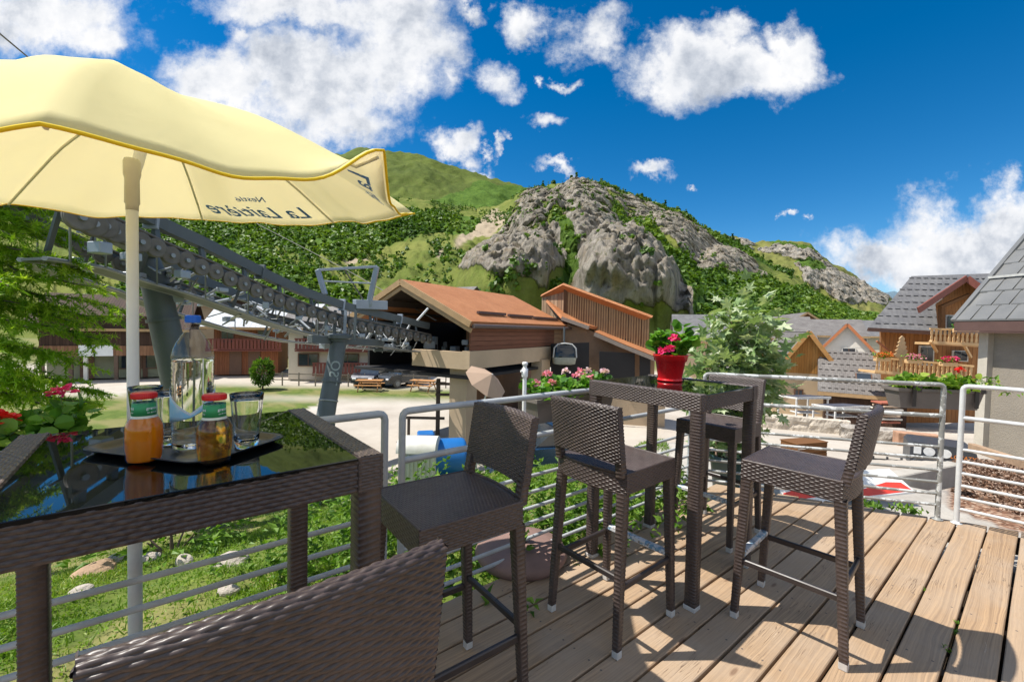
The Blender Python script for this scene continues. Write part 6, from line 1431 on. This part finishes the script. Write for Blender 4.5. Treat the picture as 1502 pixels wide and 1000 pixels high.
def picnic(label, px_, D, rz, grp='picnic tables along the fence'):
    t = thing('picnic_table', label, 'picnic table', gpt(px_, D), rz, grp); m_ = mat('orange_stained_wood', (.46, .22, .07), .6, 0, .15, 4)
    for k in range(4): mb = MB(); mb.box((0, -.3+.2*k, .74), (1.8, .18, .045), None, .006); mb.build('table_plank', m_, t)
    for y in (-.72, .72): mb = MB(); mb.box((0, y, .45), (1.8, .26, .045), None, .006); mb.build('bench', m_, t)
    for x in (-.65, .65):
        mb = MB(); mb.bar((x, -.75, 0), (x, -.2, .72), .08, .05, (1, 0, 0)); mb.build('leg', m_, t); mb = MB(); mb.bar((x, .75, 0), (x, .2, .72), .08, .05, (1, 0, 0)); mb.build('leg', m_, t)
        mb = MB(); mb.box((x, 0, .41), (.06, 1.5, .07)); mb.build('cross_member', m_, t)
picnic('orange wooden picnic table before the fence, left one', 543, 30, .1); picnic('orange wooden picnic table before the fence, next to the station pillar', 622, 30.5, -.2)
tf = thing('trail_sign', 'dark wooden signpost with a level bar beside the station pillar', 'signpost', gpt(644, 18)); DWD = mat('dark_weathered_wood', (.09, .07, .055), .8)
mb = MB(); mb.box((0, 0, 1.2), (.16, .16, 2.4), None, .02); mb.build('post', DWD, tf)
for z, x0, x1 in ((2.2, -.1, .6), (1.75, -.1, .5), (.75, -1.5, .3)): mb = MB(); mb.bar((x0, -.1, z), (x1, -.1, z), .05, .11); mb.build('board', DWD, tf)
mb = MB(); mb.box((-1.2, -.1, .4), (.1, .1, .8)); mb.build('short_post', DWD, tf)
LEAFD = leaf_mat('broad_leaf_green', (.035, .09, .012), (.10, .20, .02), (.20, .32, .04))
def round_tree(name, label, base, h, r, n_, seed, cat='tree', trunk=.25, grp=None, mt=None, ls=.22):
    rr = np.random.default_rng(seed); t = thing(name, label, cat, base, 0, grp); q = rr.normal(0, 1, (n_, 3)); q /= np.linalg.norm(q, axis=1)[:, None]
    k = fbm(q[:, 0]*1.6+seed, q[:, 1]*1.6, q[:, 2]*1.6, 3, seed); rad = (.35+1.15*k)*rr.uniform(.45, 1, n_)**.5; C = q*rad[:, None]*np.array([r, r, (h*(1-trunk))/2]); C[:, 2] += h*trunk+(h*(1-trunk))/2
    leaves('crown', C, q+np.array([0, 0, .2]), ls, mt or LEAFD, t, 'leaf', rng=rr, tones=np.clip(rr.uniform(0, 1, n_)*.6+.4*k, 0, 1))
    mb = MB(); mb.tube([(0, 0, -.2), (0.03*h, 0, h*.3), (0, .02*h, h*.55)], [h*.03, h*.022, h*.01], 8)
    for a in range(4): mb.tube([(0.02*h, 0, h*.3), (r*.4*math.cos(a*1.6), r*.4*math.sin(a*1.6), h*.6)], [h*.014, h*.005], 6)
    mb.build('trunk', mat('brown_bark', (.12, .085, .06), .9, 0, .3, 9), t); return t
round_tree('small_tree', 'small round green tree standing on the grass in front of the red-brown chalet', gpt(385, 29.5), 2.1, .75, 1500, 3, trunk=.12)
round_tree('shrub', 'light green shrub behind the glasses, left of the water bottle', gpt(257, 14), 1.75, .45, 700, 4, 'shrub', .1, ls=.12)
round_tree('shrub', 'low light green shrub at the foot of the parasol pole', gpt(228, 12), 1.0, .3, 400, 5, 'shrub', .1, ls=.1)
# ---- right side village
ZR = -3.9
brn = house('barn with a bright orange-brown board gable above tan walls, in the middle of the village', 1189, 27, ZR, 3.6, 8, 2.85, 2.6, -.38, OCHRE, GRTILE2, gm=ORWD, ovh=.25, wins=((-.4, 1.6, .35, .35),), chim=(), fas=mat('orange_bargeboard', (.50, .26, .08), .6), name='barn', cat='barn')
house('small house with an orange gable edge half hidden by the big potted plant', 1120, 30, ZR+.2, 3.2, 5, 2.6, 2.2, -.25, OCHRE, GRTILE2, gm=ORWD, ovh=.3, fas=mat('vivid_orange_bargeboard', (.62, .25, .03), .6), name='house', wins=((0, 1.2, .6, .6),))
sk = house('low house under a wide pale grey shingle roof with a skylight', 1276, 24, ZR+.2, 3.6, 5.0, 2.0, 2.0, -.6, DBRN, GRTILE2, gable_front=False, ovh=.35, name='house')
rf_ = [c for c in sk.children if c.name.startswith('roof')][0]; add_stops(rf_, (-2.1, -.35, 1.86), (2.1, -.35, 1.86), (-2.1, 2.5, 4.14), 7, 14, (.16, .05, .05))
mb = MB(); mb.box((.0, .75, 2.72), (.75, .6, .08), np.array([[1, 0, 0], [0, .82, -.57], [0, .57, .82]]), .01); s1 = mb.build('skylight', FRM, sk); mb = MB(); mb.box((.0, .73, 2.77), (.62, .48, .05), np.array([[1, 0, 0], [0, .82, -.57], [0, .57, .82]])); mb.build('pane', WINM, s1)
house('white house with brown balcony and small windows behind the barn', 1215, 52, ZR, 7, 8, 5.4, 1.8, -.5, WHITEW, GRTILE2, gable_front=False, ovh=.6, wins=((-1.5, 4.4, 1, 1.1), (1.2, 4.4, 1, 1.1), (3.4, 4.4, 1, 1.1), (-1.5, 1.9, 1, 1.1)), bals=((-4, 1.5, 2.8, .8, RBRN),), name='house')
house('white chalet with steep grey roof between the barn and the big balcony chalet', 1246, 40, ZR, 3.4, 7, 4.2, 2.1, -.62, WHITEW, GRTILE, gm=WHITEW, ovh=.4, wins=((.2, 3.6, .9, 1.0),), name='chalet', fas=mat('rust_bargeboard', (.46, .16, .06), .6))
house('house with a brown gable peak far behind the barn roof', 1185, 58, ZR+1.2, 7, 10, 4.6, 2.4, -.3, CREAMW, GRTILE2, gm=OBRN, name='house')
house('grey-roofed house at the far end of the village below the woods', 1255, 64, ZR+.5, 10, 9, 4.9, 2.2, -.6, CREAMW, GRTILE, gable_front=False, name='house', wins=((-3, 3.4, 1, 1.2), (0, 3.4, 1, 1.2)))
house('house with a slate roof left behind the potted plant', 1060, 44, ZR+.4, 8, 9, 4.2, 2.6, -.3, OCHRE, GRTILE, gable_front=False, name='house')
house('house with a brownish slate roof right behind the potted plant', 1140, 46, ZR+.4, 6.5, 9, 4.6, 2.2, -.45, CREAMW, GRTILE2, gable_front=False, name='house', wins=((0, 3, 1, 1),))
# ---- big balcony chalet
bc = thing('balcony_chalet', 'large wooden chalet with two pine balconies, flower boxes and a fir-tree cutout', 'chalet', at(1340, 560, 24)); b0 = np.array(bc.location)
Dc = 24.; 
def L3(x, y, D=Dc): return atv(x, y, D)-b0
mb = MB(); mb.add([L3(1292, 478), L3(1440, 478, 22.6), L3(1440, 620, 22.6), L3(1292, 620)], [(0, 1, 2, 3)]); o = mb.build('wall', OBRN, bc); uv_planar(o)
mb = MB(); mb.add([L3(1292, 478), L3(1292, 620), L3(1290, 620, 31), L3(1290, 478, 31)], [(0, 1, 2, 3)]); o = mb.build('side_wall', OBRN, bc); uv_planar(o)
ro = slab('roof', [L3(1273, 481, 23.2), L3(1366, 486, 22.4), L3(1452, 486, 21.9), L3(1452, 401, 28.), L3(1337, 405, 28.5)], .18, GRTILE, bc)
add_stops(ro, L3(1273, 481, 23.2), L3(1440, 486, 22.), L3(1337, 405, 28.5), 8, 13, (.22, .09, .07))
mb = MB(); mb.bar(L3(1273, 483, 23.15), L3(1366, 488, 22.35), .06, .2); mb.build('fascia', mat('dark_fascia', (.10, .05, .035), .6), bc)
dr = [L3(1347, 452, 21.4), L3(1418, 404, 22.2), L3(1418, 402, 26.5), L3(1380, 425, 26.)]
slab('dormer_roof', dr, .14, GRTILE, bc); slab('dormer_roof', [L3(1418, 404, 22.2), L3(1462, 436, 21.6), L3(1470, 430, 26), L3(1418, 402, 26.5)], .14, GRTILE, bc)
mb = MB(); mb.bar(L3(1347, 455, 21.35), L3(1418, 408, 22.15), .08, .3); mb.build('bargeboard', mat('red_brown_bargeboard', (.20, .06, .04), .6), bc)
mb = MB(); mb.bar(L3(1418, 408, 22.15), L3(1462, 440, 21.5), .08, .3); mb.build('bargeboard', mat('red_brown_bargeboard_2', (.20, .06, .04), .6), bc)
mb = MB(); mb.add([L3(1372, 446, 22.4), L3(1418, 412, 22.9), L3(1450, 440, 22.4), L3(1450, 484, 22.4), L3(1376, 484, 22.4)], [(0, 1, 2, 3, 4)]); o = mb.build('dormer_wall', OBRN, bc); uv_planar(o)
mb = MB(); mb.bar(L3(1378, 451, 22.1), L3(1422, 432, 22.4), .14, .16); mb.build('brace', OBRN, bc); mb = MB(); mb.bar(L3(1381, 448, 22.1), L3(1381, 485, 22.1), .2, .2, (0, 1, 0)); mb.build('post', OBRN, bc)
for (x0, y0, x1, y1, D_, lb) in ((1388, 462, 1402, 482, 22.2, 0), (1349, 507, 1368, 536, 23.2, 0), (1398, 514, 1418, 530, 22.7, 0)):
    mb = MB(); c0 = (L3(x0, y0, D_)+L3(x1, y1, D_))/2; ww = W_(x1-x0, D_); hh = W_(y1-y0, D_); mb.box(c0, (ww, .06, hh), rotz(-.2)); f_ = mb.build('window', WFR, bc)
    for sx in (-1, 1): mb = MB(); mb.box(c0+np.array([sx*ww*.23, -.05, 0]), (ww*.36, .05, hh*.84), rotz(-.2)); mb.build('pane', WINM, f_)
def balc(x0, y0, D0, x1, y1, D1, hh, dep):
    A = L3(x0, y0, D0); B = L3(x1, y1, D1); dn_ = up*hh; mb = MB(); mb.bar(A-dn_*1.0, B-dn_*1.0, .1, .14); mb.bar(A, B, .12, .09); n_ = int(np.linalg.norm(B-A)/.17)
    b_ = mb.build('balcony_rail', PINE, bc)
    for k in range(n_):
        p = A+(B-A)*(k+.5)/n_; mb2 = MB(); w_ = .115
        mb2.prism([(-w_/2, -hh+.06), (w_/2, -hh+.06), (w_/2, -hh*.62), (w_*.3, -hh*.5), (w_/2, -hh*.38), (w_/2, -.04), (-w_/2, -.04), (-w_/2, -hh*.38), (-w_*.3, -hh*.5), (-w_/2, -hh*.62)], -.015, .015, lambda x, y, z: (p[0]+x, p[1]+z, p[2]+y)); mb2.build('baluster', PINE, b_)
    back = np.array([.2, 1, 0])*dep; o = slab('balcony_floor', [A-dn_, B-dn_, B-dn_+back, A-dn_+back], .12, PINE, bc); return A, B
balc(1364, 482, 21.6, 1436, 485, 21.0, .68, 1.0); balc(1284, 524, 22.4, 1428, 537, 20.8, .72, 1.4)
for x, y, x2, y2 in ((1365, 500, 1374, 516), (1412, 502, 1424, 524)): mb = MB(); mb.bar(L3(x, y, 21.4), L3(x2, y2, 22.6), .1, .1, (0, 1, 0)); mb.build('brace', PINE, bc)
# fir-tree cutout board
pts_ = []
for i in range(5): f = i/5; pts_ += [(.14+.30*f, 1.35-1.2*f-.02), (.10+.22*f, 1.35-1.2*f-.16)]
fir = [(0, 1.5)]+pts_+[(.06, .1), (.06, -.35)]; fir = fir+[(-x, y) for x, y in fir[::-1][:-1]]
c0 = L3(1321, 536, 21.9); mb = MB(); mb.prism([(x*1.0, y) for x, y in fir], -.03, .03, lambda x, y, z: (c0[0]+x, c0[1]+z, c0[2]+.25+y*.85)); mb.build('fir_cutout', mat('tan_board', (.52, .35, .18), .6), bc)
mb = MB(); mb.bar(L3(1286, 500, 22.5), L3(1310, 520, 22.5), .08, .1, (0, 1, 0)); mb.build('brace', mat('rust_beam', (.34, .12, .05), .6), bc)
ORF = petal_mat('orange_petal', (.80, .16, .03), (.85, .28, .06)); 
for i, (x, y, D_, m1, lb) in enumerate(((1294, 524, 22.1, ORF, 'flower box with orange blooms at the left end of the lower balcony'), (1340, 527, 21.6, PINK, 'flower box with pink blooms in the middle of the lower balcony'), (1391, 531, 21.1, MAG, 'flower box with violet-pink blooms on the lower balcony, second from the right'), (1411, 482, 21.2, RED, 'flower box with red blooms on the upper balcony'))):
    q = at(x, y, D_-.15); fb_ = thing('balcony_flower_box', lb, 'flower box', q, 0, 'flower boxes on the chalet balconies'); rr = np.random.default_rng(i)
    mb = MB(); mb.box((0, 0, -.1), (.75, .22, .2), None, .02); mb.build('box', PINE, fb_)
    n_ = 160; C = np.column_stack([rr.uniform(-.4, .4, n_), rr.normal(0, .1, n_), rr.uniform(0, .22, n_)]); leaves('foliage', C, rr.normal(0, 1, (n_, 3)), .09, GER, fb_, 'round', rng=rr)
    C = np.column_stack([rr.uniform(-.4, .4, n_), rr.normal(-.08, .08, n_), rr.uniform(.02, .26, n_)]); leaves('flowers', C, rr.normal(0, 1, (n_, 3)), .075, m1, fb_, 'round', rng=rr)
# ---- grey stucco building with steep metal roof
sb = thing('stucco_building', 'grey roughcast building with a steep grey metal tile roof at the right edge', 'building', (0, 0, 0))
def stucco():
    m, n, b = newmat('roughcast_render'); c = n.coord('Object'); f = n.noise(c, 1.1, 5, .6); g = n.noise(c, 30, 4, .7)
    base = n.mix(n.ramp(f, ((.35, 0), (.65, 1))), (.27, .24, .195), (.35, .31, .25)); base = n.mix(n.math('MULTIPLY', n.ramp(g, ((.45, 0), (.65, 1))), .4), base, (.26, .23, .19)); P(b, col=base, rough=.92, spec=.15, normal=n.bump(g, .9, .02)); return m
STUC = stucco()
e_ = np.array([.13, -.99, 0]); e_ /= np.linalg.norm(e_); s_ = np.array([.98, .17, 0]); s_ /= np.linalg.norm(s_)
K = atv(1400, 471, 11.4); sl = 1.04
WC = K+s_*.55+e_*(.0)
A0 = K+s_*.5+e_*.45
mb = MB(); z0, z1 = -1.6, K[2]+.42
Pq = [A0, A0+e_*12, A0+e_*12+s_*6, A0+s_*6]
V = [np.array([p[0], p[1], z0]) for p in Pq]+[np.array([p[0], p[1], z1]) for p in Pq]
mb.add(V, [(0, 1, 5, 4), (1, 2, 6, 5), (2, 3, 7, 6), (3, 0, 4, 7)]); mb.build('wall', STUC, sb)
mb = MB(); q_ = A0+s_*3; mb.add([V[4], V[7], np.array([q_[0], q_[1], K[2]+3.4*sl])], [(0, 1, 2)]); mb.build('gable', STUC, sb)
mb = MB(); c0 = A0-s_*.02-e_*.02; mb.bar(c0*[1, 1, 0]+up*(-1.6), c0*[1, 1, 0]+up*(K[2]+.3), .22, .22, (0, 1, 0)); mb.build('corner_pier', mat('pale_roughcast', (.5, .46, .38), .9, 0, .1, 3, .6, 40, .02), sb)
def RR(a, b_, h=0): return K+e_*a+s_*b_+up*(b_*sl+h)
MET = mat('grey_metal_tile', (.185, .185, .178), .42, .25, .1, 1.2, .15, 14, .01)
slab('roof', [RR(0, 0), RR(13, 0), RR(13, 3.4), RR(0, 3.4)], .05, MET, sb)
slab('roof', [RR(0, 3.4), RR(13, 3.4), RR(13, 3.4)+s_*3.5-up*3.5*sl, RR(0, 3.4)+s_*3.5-up*3.5*sl], .05, MET, sb)
rowh = .40
for i in range(9):
    b0_ = i*rowh*.93; b1_ = min(3.4, b0_+rowh*.93)
    if b0_ >= 3.35: break
    mb = MB(); mb.bar(RR(0, b0_, .02), RR(13, b0_, .02), .03, .028); mb.build('tile_step', MET, sb) if i in (0, 2, 5, 8) else None
    n_ = 34; mb = MB()
    for k in range(n_):
        a = .03+k*.36+(.18 if i % 2 else 0)
        pr_ = [RR(a, b0_+.0, .045), RR(a+.31, b0_+.0, .045), RR(a+.31, b1_, .02), RR(a, b1_, .02)]
        lo = [RR(a, b0_, .0), RR(a+.31, b0_, .0), RR(a+.31, b1_, .0), RR(a, b1_, .0)]
        mb.add(pr_+lo, [(0, 1, 2, 3), (0, 4, 5, 1), (1, 5, 6, 2), (3, 7, 4, 0), (2, 6, 7, 3)])
    o = mb.build('tile_row', MET, sb)
mb = MB(); mb.bar(RR(0, 1.06, .09), RR(13, 1.06, .09), .05, .06); mb.build('snow_rail', mat('pale_rail', (.5, .5, .47), .5), sb)
mb = MB(); mb.bar(RR(-.02, 0, .02), RR(-.02, 3.4, .02), .07, .12, (0, 1, 0)); mb.build('verge', MET, sb)
EAV = mat('brown_eave_board', (.10, .055, .045), .6, 0, .15, 3)
mb = MB(); mb.bar(RR(0, .02, -.16), RR(13, .02, -.16), .04, .24); mb.build('eave_board', EAV, sb)
slab('soffit', [K-up*.27, K+e_*13-up*.27, K+e_*13+s_*.6-up*.27, K+s_*.6-up*.27], .03, EAV, sb)
# ---- street furniture right
tr_ = thing('cargo_trailer', 'dark grey covered trailer with white round symbols and orange lettering', 'trailer', gpt(1384, 13.2), -.62); TRM = mat('dark_grey_trailer', (.05, .058, .07), .4, .1, .1, 3)
LT = 1.45
mb = MB(); mb.prism([(-LT/2, .28), (LT/2, .28), (LT/2, .72), (LT/2-.06, .98), (-LT/2+.08, 1.0), (-LT/2, .9)], -.65, .65, lambda x, y, z: (x, z, y)); mb.build('body', TRM, tr_)
for x in (-.35,):
    mb = MB(); mb.lathe([(.001, -.08), (.27, -.08), (.29, 0), (.27, .08), (.001, .08)], (x, -.66, .28), 20, False, (0, 1, 0)); mb.build('wheel', RUBB, tr_)
mb = MB(); mb.lathe([(.28, 0), (.34, 0), (.34, .12), (.28, .12)], (-.35, -.64, .30), 24, False, (0, -1, 0)); mb.build('wheel_arch', TRM, tr_)
SYM = mat('white_symbol', (.72, .74, .74), .5); 
mb = MB(); mb.box((-.56, -.665, .76), (.17, .012, .22), None, .004); mb.build('symbol', SYM, tr_)
for x in (-.30, .05, .62): mb = MB(); mb.lathe([(.001, 0), (.13, 0), (.13, .012), (.001, .012)], (x, -.655, .76 if x < .5 else .5), 24, False, (0, -1, 0)); mb.build('symbol', SYM, tr_)
Vt, Ft = text_mesh('LOCATION', .17, .15); mb = MB(); mb.add([(x*.8+.50, -.662, z_*.9+.70) for x, z_, _ in Vt], Ft); mb.build('lettering', mat('orange_lettering', (.72, .22, .03), .5), tr_)
mb = MB(); mb.bar((-LT/2, 0, .35), (-LT/2-.5, 0, .35), .07, .07); mb.build('drawbar', GALV, tr_)
rail_fence('low dark metal fence on the street in front of the trailer', gpt(1268, 12.4), gpt(1352, 12.1), 5, .75, mt=mat('dark_iron', (.05, .05, .05), .6), r=.03)
GRAN = STONEW
def rubble(label, A, B, h, th, seed, nm='stone_wall', mt=None):
    A = np.array(A); B = np.array(B); L_ = np.linalg.norm((B-A)[:2]); n_ = int(L_/.12); mb = MB(); X = []
    d = (B-A)/L_; nn = np.cross(d, up)
    for i in range(n_+1):
        row = []; s = L_*i/n_
        for (o_, z) in ((0, -.2), (0, h*.25), (0, h*.5), (0, h*.75), (0, h), (.33, h+.02), (.66, h+.02), (1, h), (1, h*.5), (1, -.2)):
            j = (float(fbm(np.array(s*3.1), np.array(z*6.), np.array(o_*3.+seed), 3, seed))-.5)*.22; p = A+d*s+up*(z+(j*.6 if z >= h else 0))+nn*(th*(.5-o_)+j*(1 if o_ == 0 else .3)); row.append(p)
        X.append(row)
    mb.grid(np.array(X), False); o = mb.build(nm, mt or GRAN); tag(o, label, 'wall'); return o
rubble('low pale wall with a crumbling cap along the far side of the street', gpt(1105, 21.5), gpt(1252, 19.5), .62, .4, 3, mt=mat('pale_rubble', (.52, .46, .38), .9, 0, .25, 2.5, .9, 8, .06))
rubble('heap of grey rubble and slabs at the street edge left of the planter', gpt(1238, 18.6), gpt(1335, 17.4), .5, 1.1, 5, 'rubble_heap', mat('grey_rubble', (.40, .36, .31), .9, 0, .4, 4, 1., 9, .1))
wall_seg('garden_wall', 'low wall of reddish slabs between the rubble and the trailer', gpt(1320, 16.9), gpt(1385, 16.4), -3.2, -2.35, .5, mat('reddish_slabs', (.42, .24, .15), .85, 0, .3, 3, .8, 12, .03))
def pergola(label, px_, D, w_, dp, h, rz):
    t = thing('terrace_canopy', label, 'canopy', gpt(px_, D), rz, 'white framed terrace canopies below the barn'); WP = mat('white_frame_paint', (.70, .69, .66), .5)
    for x in (-w_/2, w_/2):
        for y in (0, dp): mb = MB(); mb.box((x, y, h/2-(.06 if y else 0)), (.07, .07, h), None, .006); mb.build('post', WP, t)
        mb = MB(); mb.bar((x, -.1, h), (x, dp+.1, h-.1), .07, .09); mb.build('side_beam', WP, t)
    mb = MB(); mb.bar((-w_/2-.08, -.1, h), (w_/2+.08, -.1, h+.06), .06, .1); mb.build('front_beam', WP, t)
    slab('awning', [(-w_/2, -.05, h+.08), (w_/2, -.05, h+.12), (w_/2, dp, h-.02), (-w_/2, dp, h-.06)], .04, mat('navy_awning', (.06, .065, .09), .7), t)
    mb = MB(); mb.box((0, .5, .72), (w_*.7, .7, .05), None, .01); mb.build('table_top', WP, t); mb = MB(); mb.box((0, .5, .36), (.1, .1, .7)); mb.build('table_leg', DWD, t)
    return t
pergola('white framed dark awning in front of the barn, left one', 1195, 22.5, 1.7, 1.4, 1.55, .05); pergola('white framed dark awning right of the barn, over a white table', 1253, 20.5, 1.65, 1.3, 1.2, .1)
for i, (x, y, D_, lb) in enumerate(((1255, 600, 19.6, 'left'),)):
    pass
mb = MB(); q = at(1300, 604, 19.0); st = thing('slab_stack', 'stack of reddish and white slabs beside the right awning', 'stack', (q.x, q.y, q.z-.5)); rr = np.random.default_rng(4)
for k in range(7): mb = MB(); mb.box((rr.normal(0, .04), 0, .08+.14*k), (.9+rr.uniform(-.15, .1), .6, .07), rotz(rr.normal(0, .06)), .01); mb.build('slab', [mat('red_slab', (.40, .12, .07), .7), WHITEW, mat('buff_slab', (.6, .45, .32), .8)][k % 3], st)
wbx = thing('wooden_crate', 'orange-brown wooden crate on the street behind the side-on stool', 'crate', gpt(1185, 14.2), .3)
for k in range(4): mb = MB(); mb.box((0, -.3, .1+.16*k), (1.3, .03, .14), None, .006); mb.build('front_board', OBRN, wbx)
mb = MB(); mb.box((.635, 0, .33), (.03, .6, .64), None, .006); mb.build('side_board', OBRN, wbx); mb = MB(); mb.box((-.635, 0, .33), (.03, .6, .64), None, .006); mb.build('side_board', OBRN, wbx); mb = MB(); mb.box((0, 0, .67), (1.34, .66, .03), None, .006); mb.build('lid', OBRN, wbx)
# things behind the left railing by the station
tub = thing('terrace_tub', 'square beige stone tub below the pink geraniums', 'planter', at(935, 690, 6.2)); tub.location.z = -1.3
mb = MB(); mb.lathe([(.001, 0), (.24, 0), (.27, .05), (.28, .5), (.31, .52), (.31, .58), (.26, .58), (.24, .5), (.001, .5)], seg=4); mb.build('tub_body', mat('beige_stone', (.52, .43, .32), .85, 0, .1, 5), tub)
# ================================================================== big potted plant by the railing corner
q = atz(1064, 722, -.33); pp = thing('potted_fig', 'tall plant with pale grey-green lobed leaves in a dark green pot', 'potted plant', q)
GPOT = mat('dark_green_plastic_pot', (.022, .05, .045), .35, 0, .1, 4)
mb = MB(); mb.lathe([(.001, 0), (.11, 0), (.125, .02), (.165, .36), (.18, .365), (.182, .42), (.168, .42), (.155, .36), (.001, .36)], seg=36); mb.build('pot', GPOT, pp)
mb = MB(); mb.lathe([(.001, .40), (.1, .405), (.160, .39)], seg=20); mb.build('soil', bpy.data.materials['potting_soil'], pp)
FIG = leaf_mat('grey_green_lobed_leaf', (.13, .24, .07), (.36, .47, .22), (.68, .70, .54), .25)
rng = np.random.default_rng(77); LP, LD = [], []; top_z = lambda y: CH+4.5*(482-y)/FPX
tips = [(-.05, 0, 1.95), (.18, .1, 2.05), (.42, 0, 1.95), (.02, .2, 1.75), (.55, -.05, 1.75), (-.28, .05, 1.6), (.30, -.1, 1.7), (.62, .1, 1.45), (-.15, -.1, 1.35), (.15, .0, 1.4), (.45, -.1, 1.35), (-.32, .1, 1.25), (.36, .15, 1.15)]
for i, tp in enumerate(tips):
    tp = (tp[0]*.58, tp[1], tp[2]); a = np.array([rng.normal(0, .04), rng.normal(0, .04), .38]); b_ = np.array(tp); mid = (a+b_)/2+np.array([rng.normal(0, .06), rng.normal(0, .06), -.12]); m2 = mid*.4+b_*.6+np.array([0, 0, .04])
    pts = [a, a*.6+mid*.4, mid, m2, b_]; mb = MB(); mb.tube(pts, [.013, .011, .009, .007, .004], 7); mb.build('stem', mat('pinkish_brown_stem', (.34, .22, .16), .7) if i == 0 else bpy.data.materials['pinkish_brown_stem'], pp)
    for k in range(120):
        f = rng.uniform(.45, 1.05)**.8; p = a+(b_-a)*f+(mid-(a+b_)/2)*4*f*(1-f) if f < 1 else b_; off = rng.normal(0, 1, 3)*np.array([.12, .12, .11]); LP.append(p+off); d = off/np.linalg.norm(off)+np.array([0, -.2, .15]); LD.append(d)
for k in range(90): p = np.array([rng.normal(0.02, .10), rng.normal(0, .09), .42+rng.uniform(0, .32)]); LP.append(p); LD.append(rng.normal(0, 1, 3)+np.array([0, 0, .2]))
leaves('leaves', LP, LD, .145, FIG, pp, 'lobed', jit=.35, rng=rng, tones=np.clip(rng.beta(1.6, 1.5, len(LP)), 0, 1))
# ================================================================== larch at the left
lt = thing('larch', 'feathery bright green larch leaning into the picture at the left edge', 'tree', W(-5.6, 3.6, -2.0))
lb = np.array(lt.location); BARKM = mat('grey_brown_bark', (.13, .10, .08), .9, 0, .3, 7, .8, 20, .02)
tbase = np.array([-8.6, 5.6, -2.4]); lt.location = tuple(tbase)
mb = MB(); mb.tube([(0, 0, 0), (.05, 0, 2), (0, .05, 4.6), (.05, 0, 7.6)], [.16, .13, .09, .02], 12); mb.build('trunk', BARKM, lt)
NEED = leaf_mat('larch_needle', (.12, .26, .012), (.28, .48, .02), (.52, .66, .07), .45)
rng = np.random.default_rng(15); NP, ND, NT_ = [], [], []; 
def branch(p0, d, L_, r0, depth, bname='branch'):
    pts = [p0]; d = d/np.linalg.norm(d); n_ = 9
    for k in range(n_): d = d+np.array([rng.normal(0, .07), rng.normal(0, .07), rng.normal(-.012, .05)]); d /= np.linalg.norm(d); pts.append(pts[-1]+d*L_/n_)
    return pts
tgt = [(178, 452, 4.3), (150, 425, 4.0), (105, 345, 4.4), (150, 500, 4.6), (120, 530, 4.2), (90, 380, 4.0), (165, 470, 4.9), (60, 330, 4.2), (40, 480, 3.8), (130, 400, 4.6), (80, 520, 4.0), (20, 420, 3.6), (130, 590, 4.6), (90, 600, 4.2), (60, 575, 4.0), (150, 575, 5.2), (70, 450, 4.2), (25, 350, 3.9), (110, 470, 4.3), (30, 540, 3.7), (85, 315, 4.6), (5, 320, 4.0), (0, 500, 3.6), (50, 410, 4.1), (100, 560, 4.0), (60, 270, 4.4), (130, 230, 4.6), (0, 200, 4.0), (90, 180, 4.4), (20, 250, 4.2), (-60, 230, 3.9), (-80, 330, 3.6), (-60, 150, 4.0), (120, 290, 4.8), (-120, 420, 3.4)]
for i, (x, y, D_) in enumerate(tgt):
    D_ = D_*1.3; tip = atv(x, y, D_); z0 = tip[2]+rng.uniform(-.1, .35)+.1; st_ = np.array([tbase[0]+.03, tbase[1], max(z0, -1.9)])
    n_ = 10; pts = []
    for k in range(n_+1):
        f = k/n_; p = st_+(tip-st_)*f; p[2] += .22*math.sin(math.pi*f)*(1 if i % 2 else .4)+rng.normal(0, .012); p[:2] += rng.normal(0, .02, 2); pts.append(p-tbase)
    mb = MB(); mb.tube(pts, list(np.linspace(.034, .005, n_+1)), 6); mb.build('branch', BARKM, lt)
    for k in range(60):      # side twigs, drooping
        f = rng.uniform(.3, 1.0); j = min(n_-1, int(f*n_)); p = np.array(pts[j])*(1-(f*n_-j))+np.array(pts[j+1])*(f*n_-j); ax_ = np.array(pts[j+1])-np.array(pts[j]); ax_ /= np.linalg.norm(ax_)
        sd_ = np.cross(ax_, up)*rng.choice([-1, 1]); dd_ = ax_*rng.uniform(.3, 1)+sd_*rng.uniform(.2, 1)+np.array([0, 0, rng.uniform(-.55, .2)]); dd_ /= np.linalg.norm(dd_); ln = rng.uniform(.16, .55)*(1.15-.5*f)
        tone = np.clip(rng.normal(.6, .22), 0, 1)
        for s in np.linspace(0, 1, int(ln/.019)):
            c = p+dd_*ln*s+np.array([0, 0, -.10*s*s*ln]); 
            for _ in range(4): NP.append(c); ND.append(dd_*.6+rng.normal(0, .55, 3)); NT_.append(tone+rng.normal(0, .12))
leaves('needles', np.array(NP), np.array(ND), .072, NEED, lt, 'needle', jit=.1, rng=rng, tones=np.clip(NT_, 0, 1))
# bushes at the foot of the slope seen left under the parasol
round_tree('shrub', 'green shrub behind the nettles under the glass table', W(.0, 6.0, -1.6), 1.2, .8, 900, 9, 'shrub', .05, ls=.10, mt=WEED)
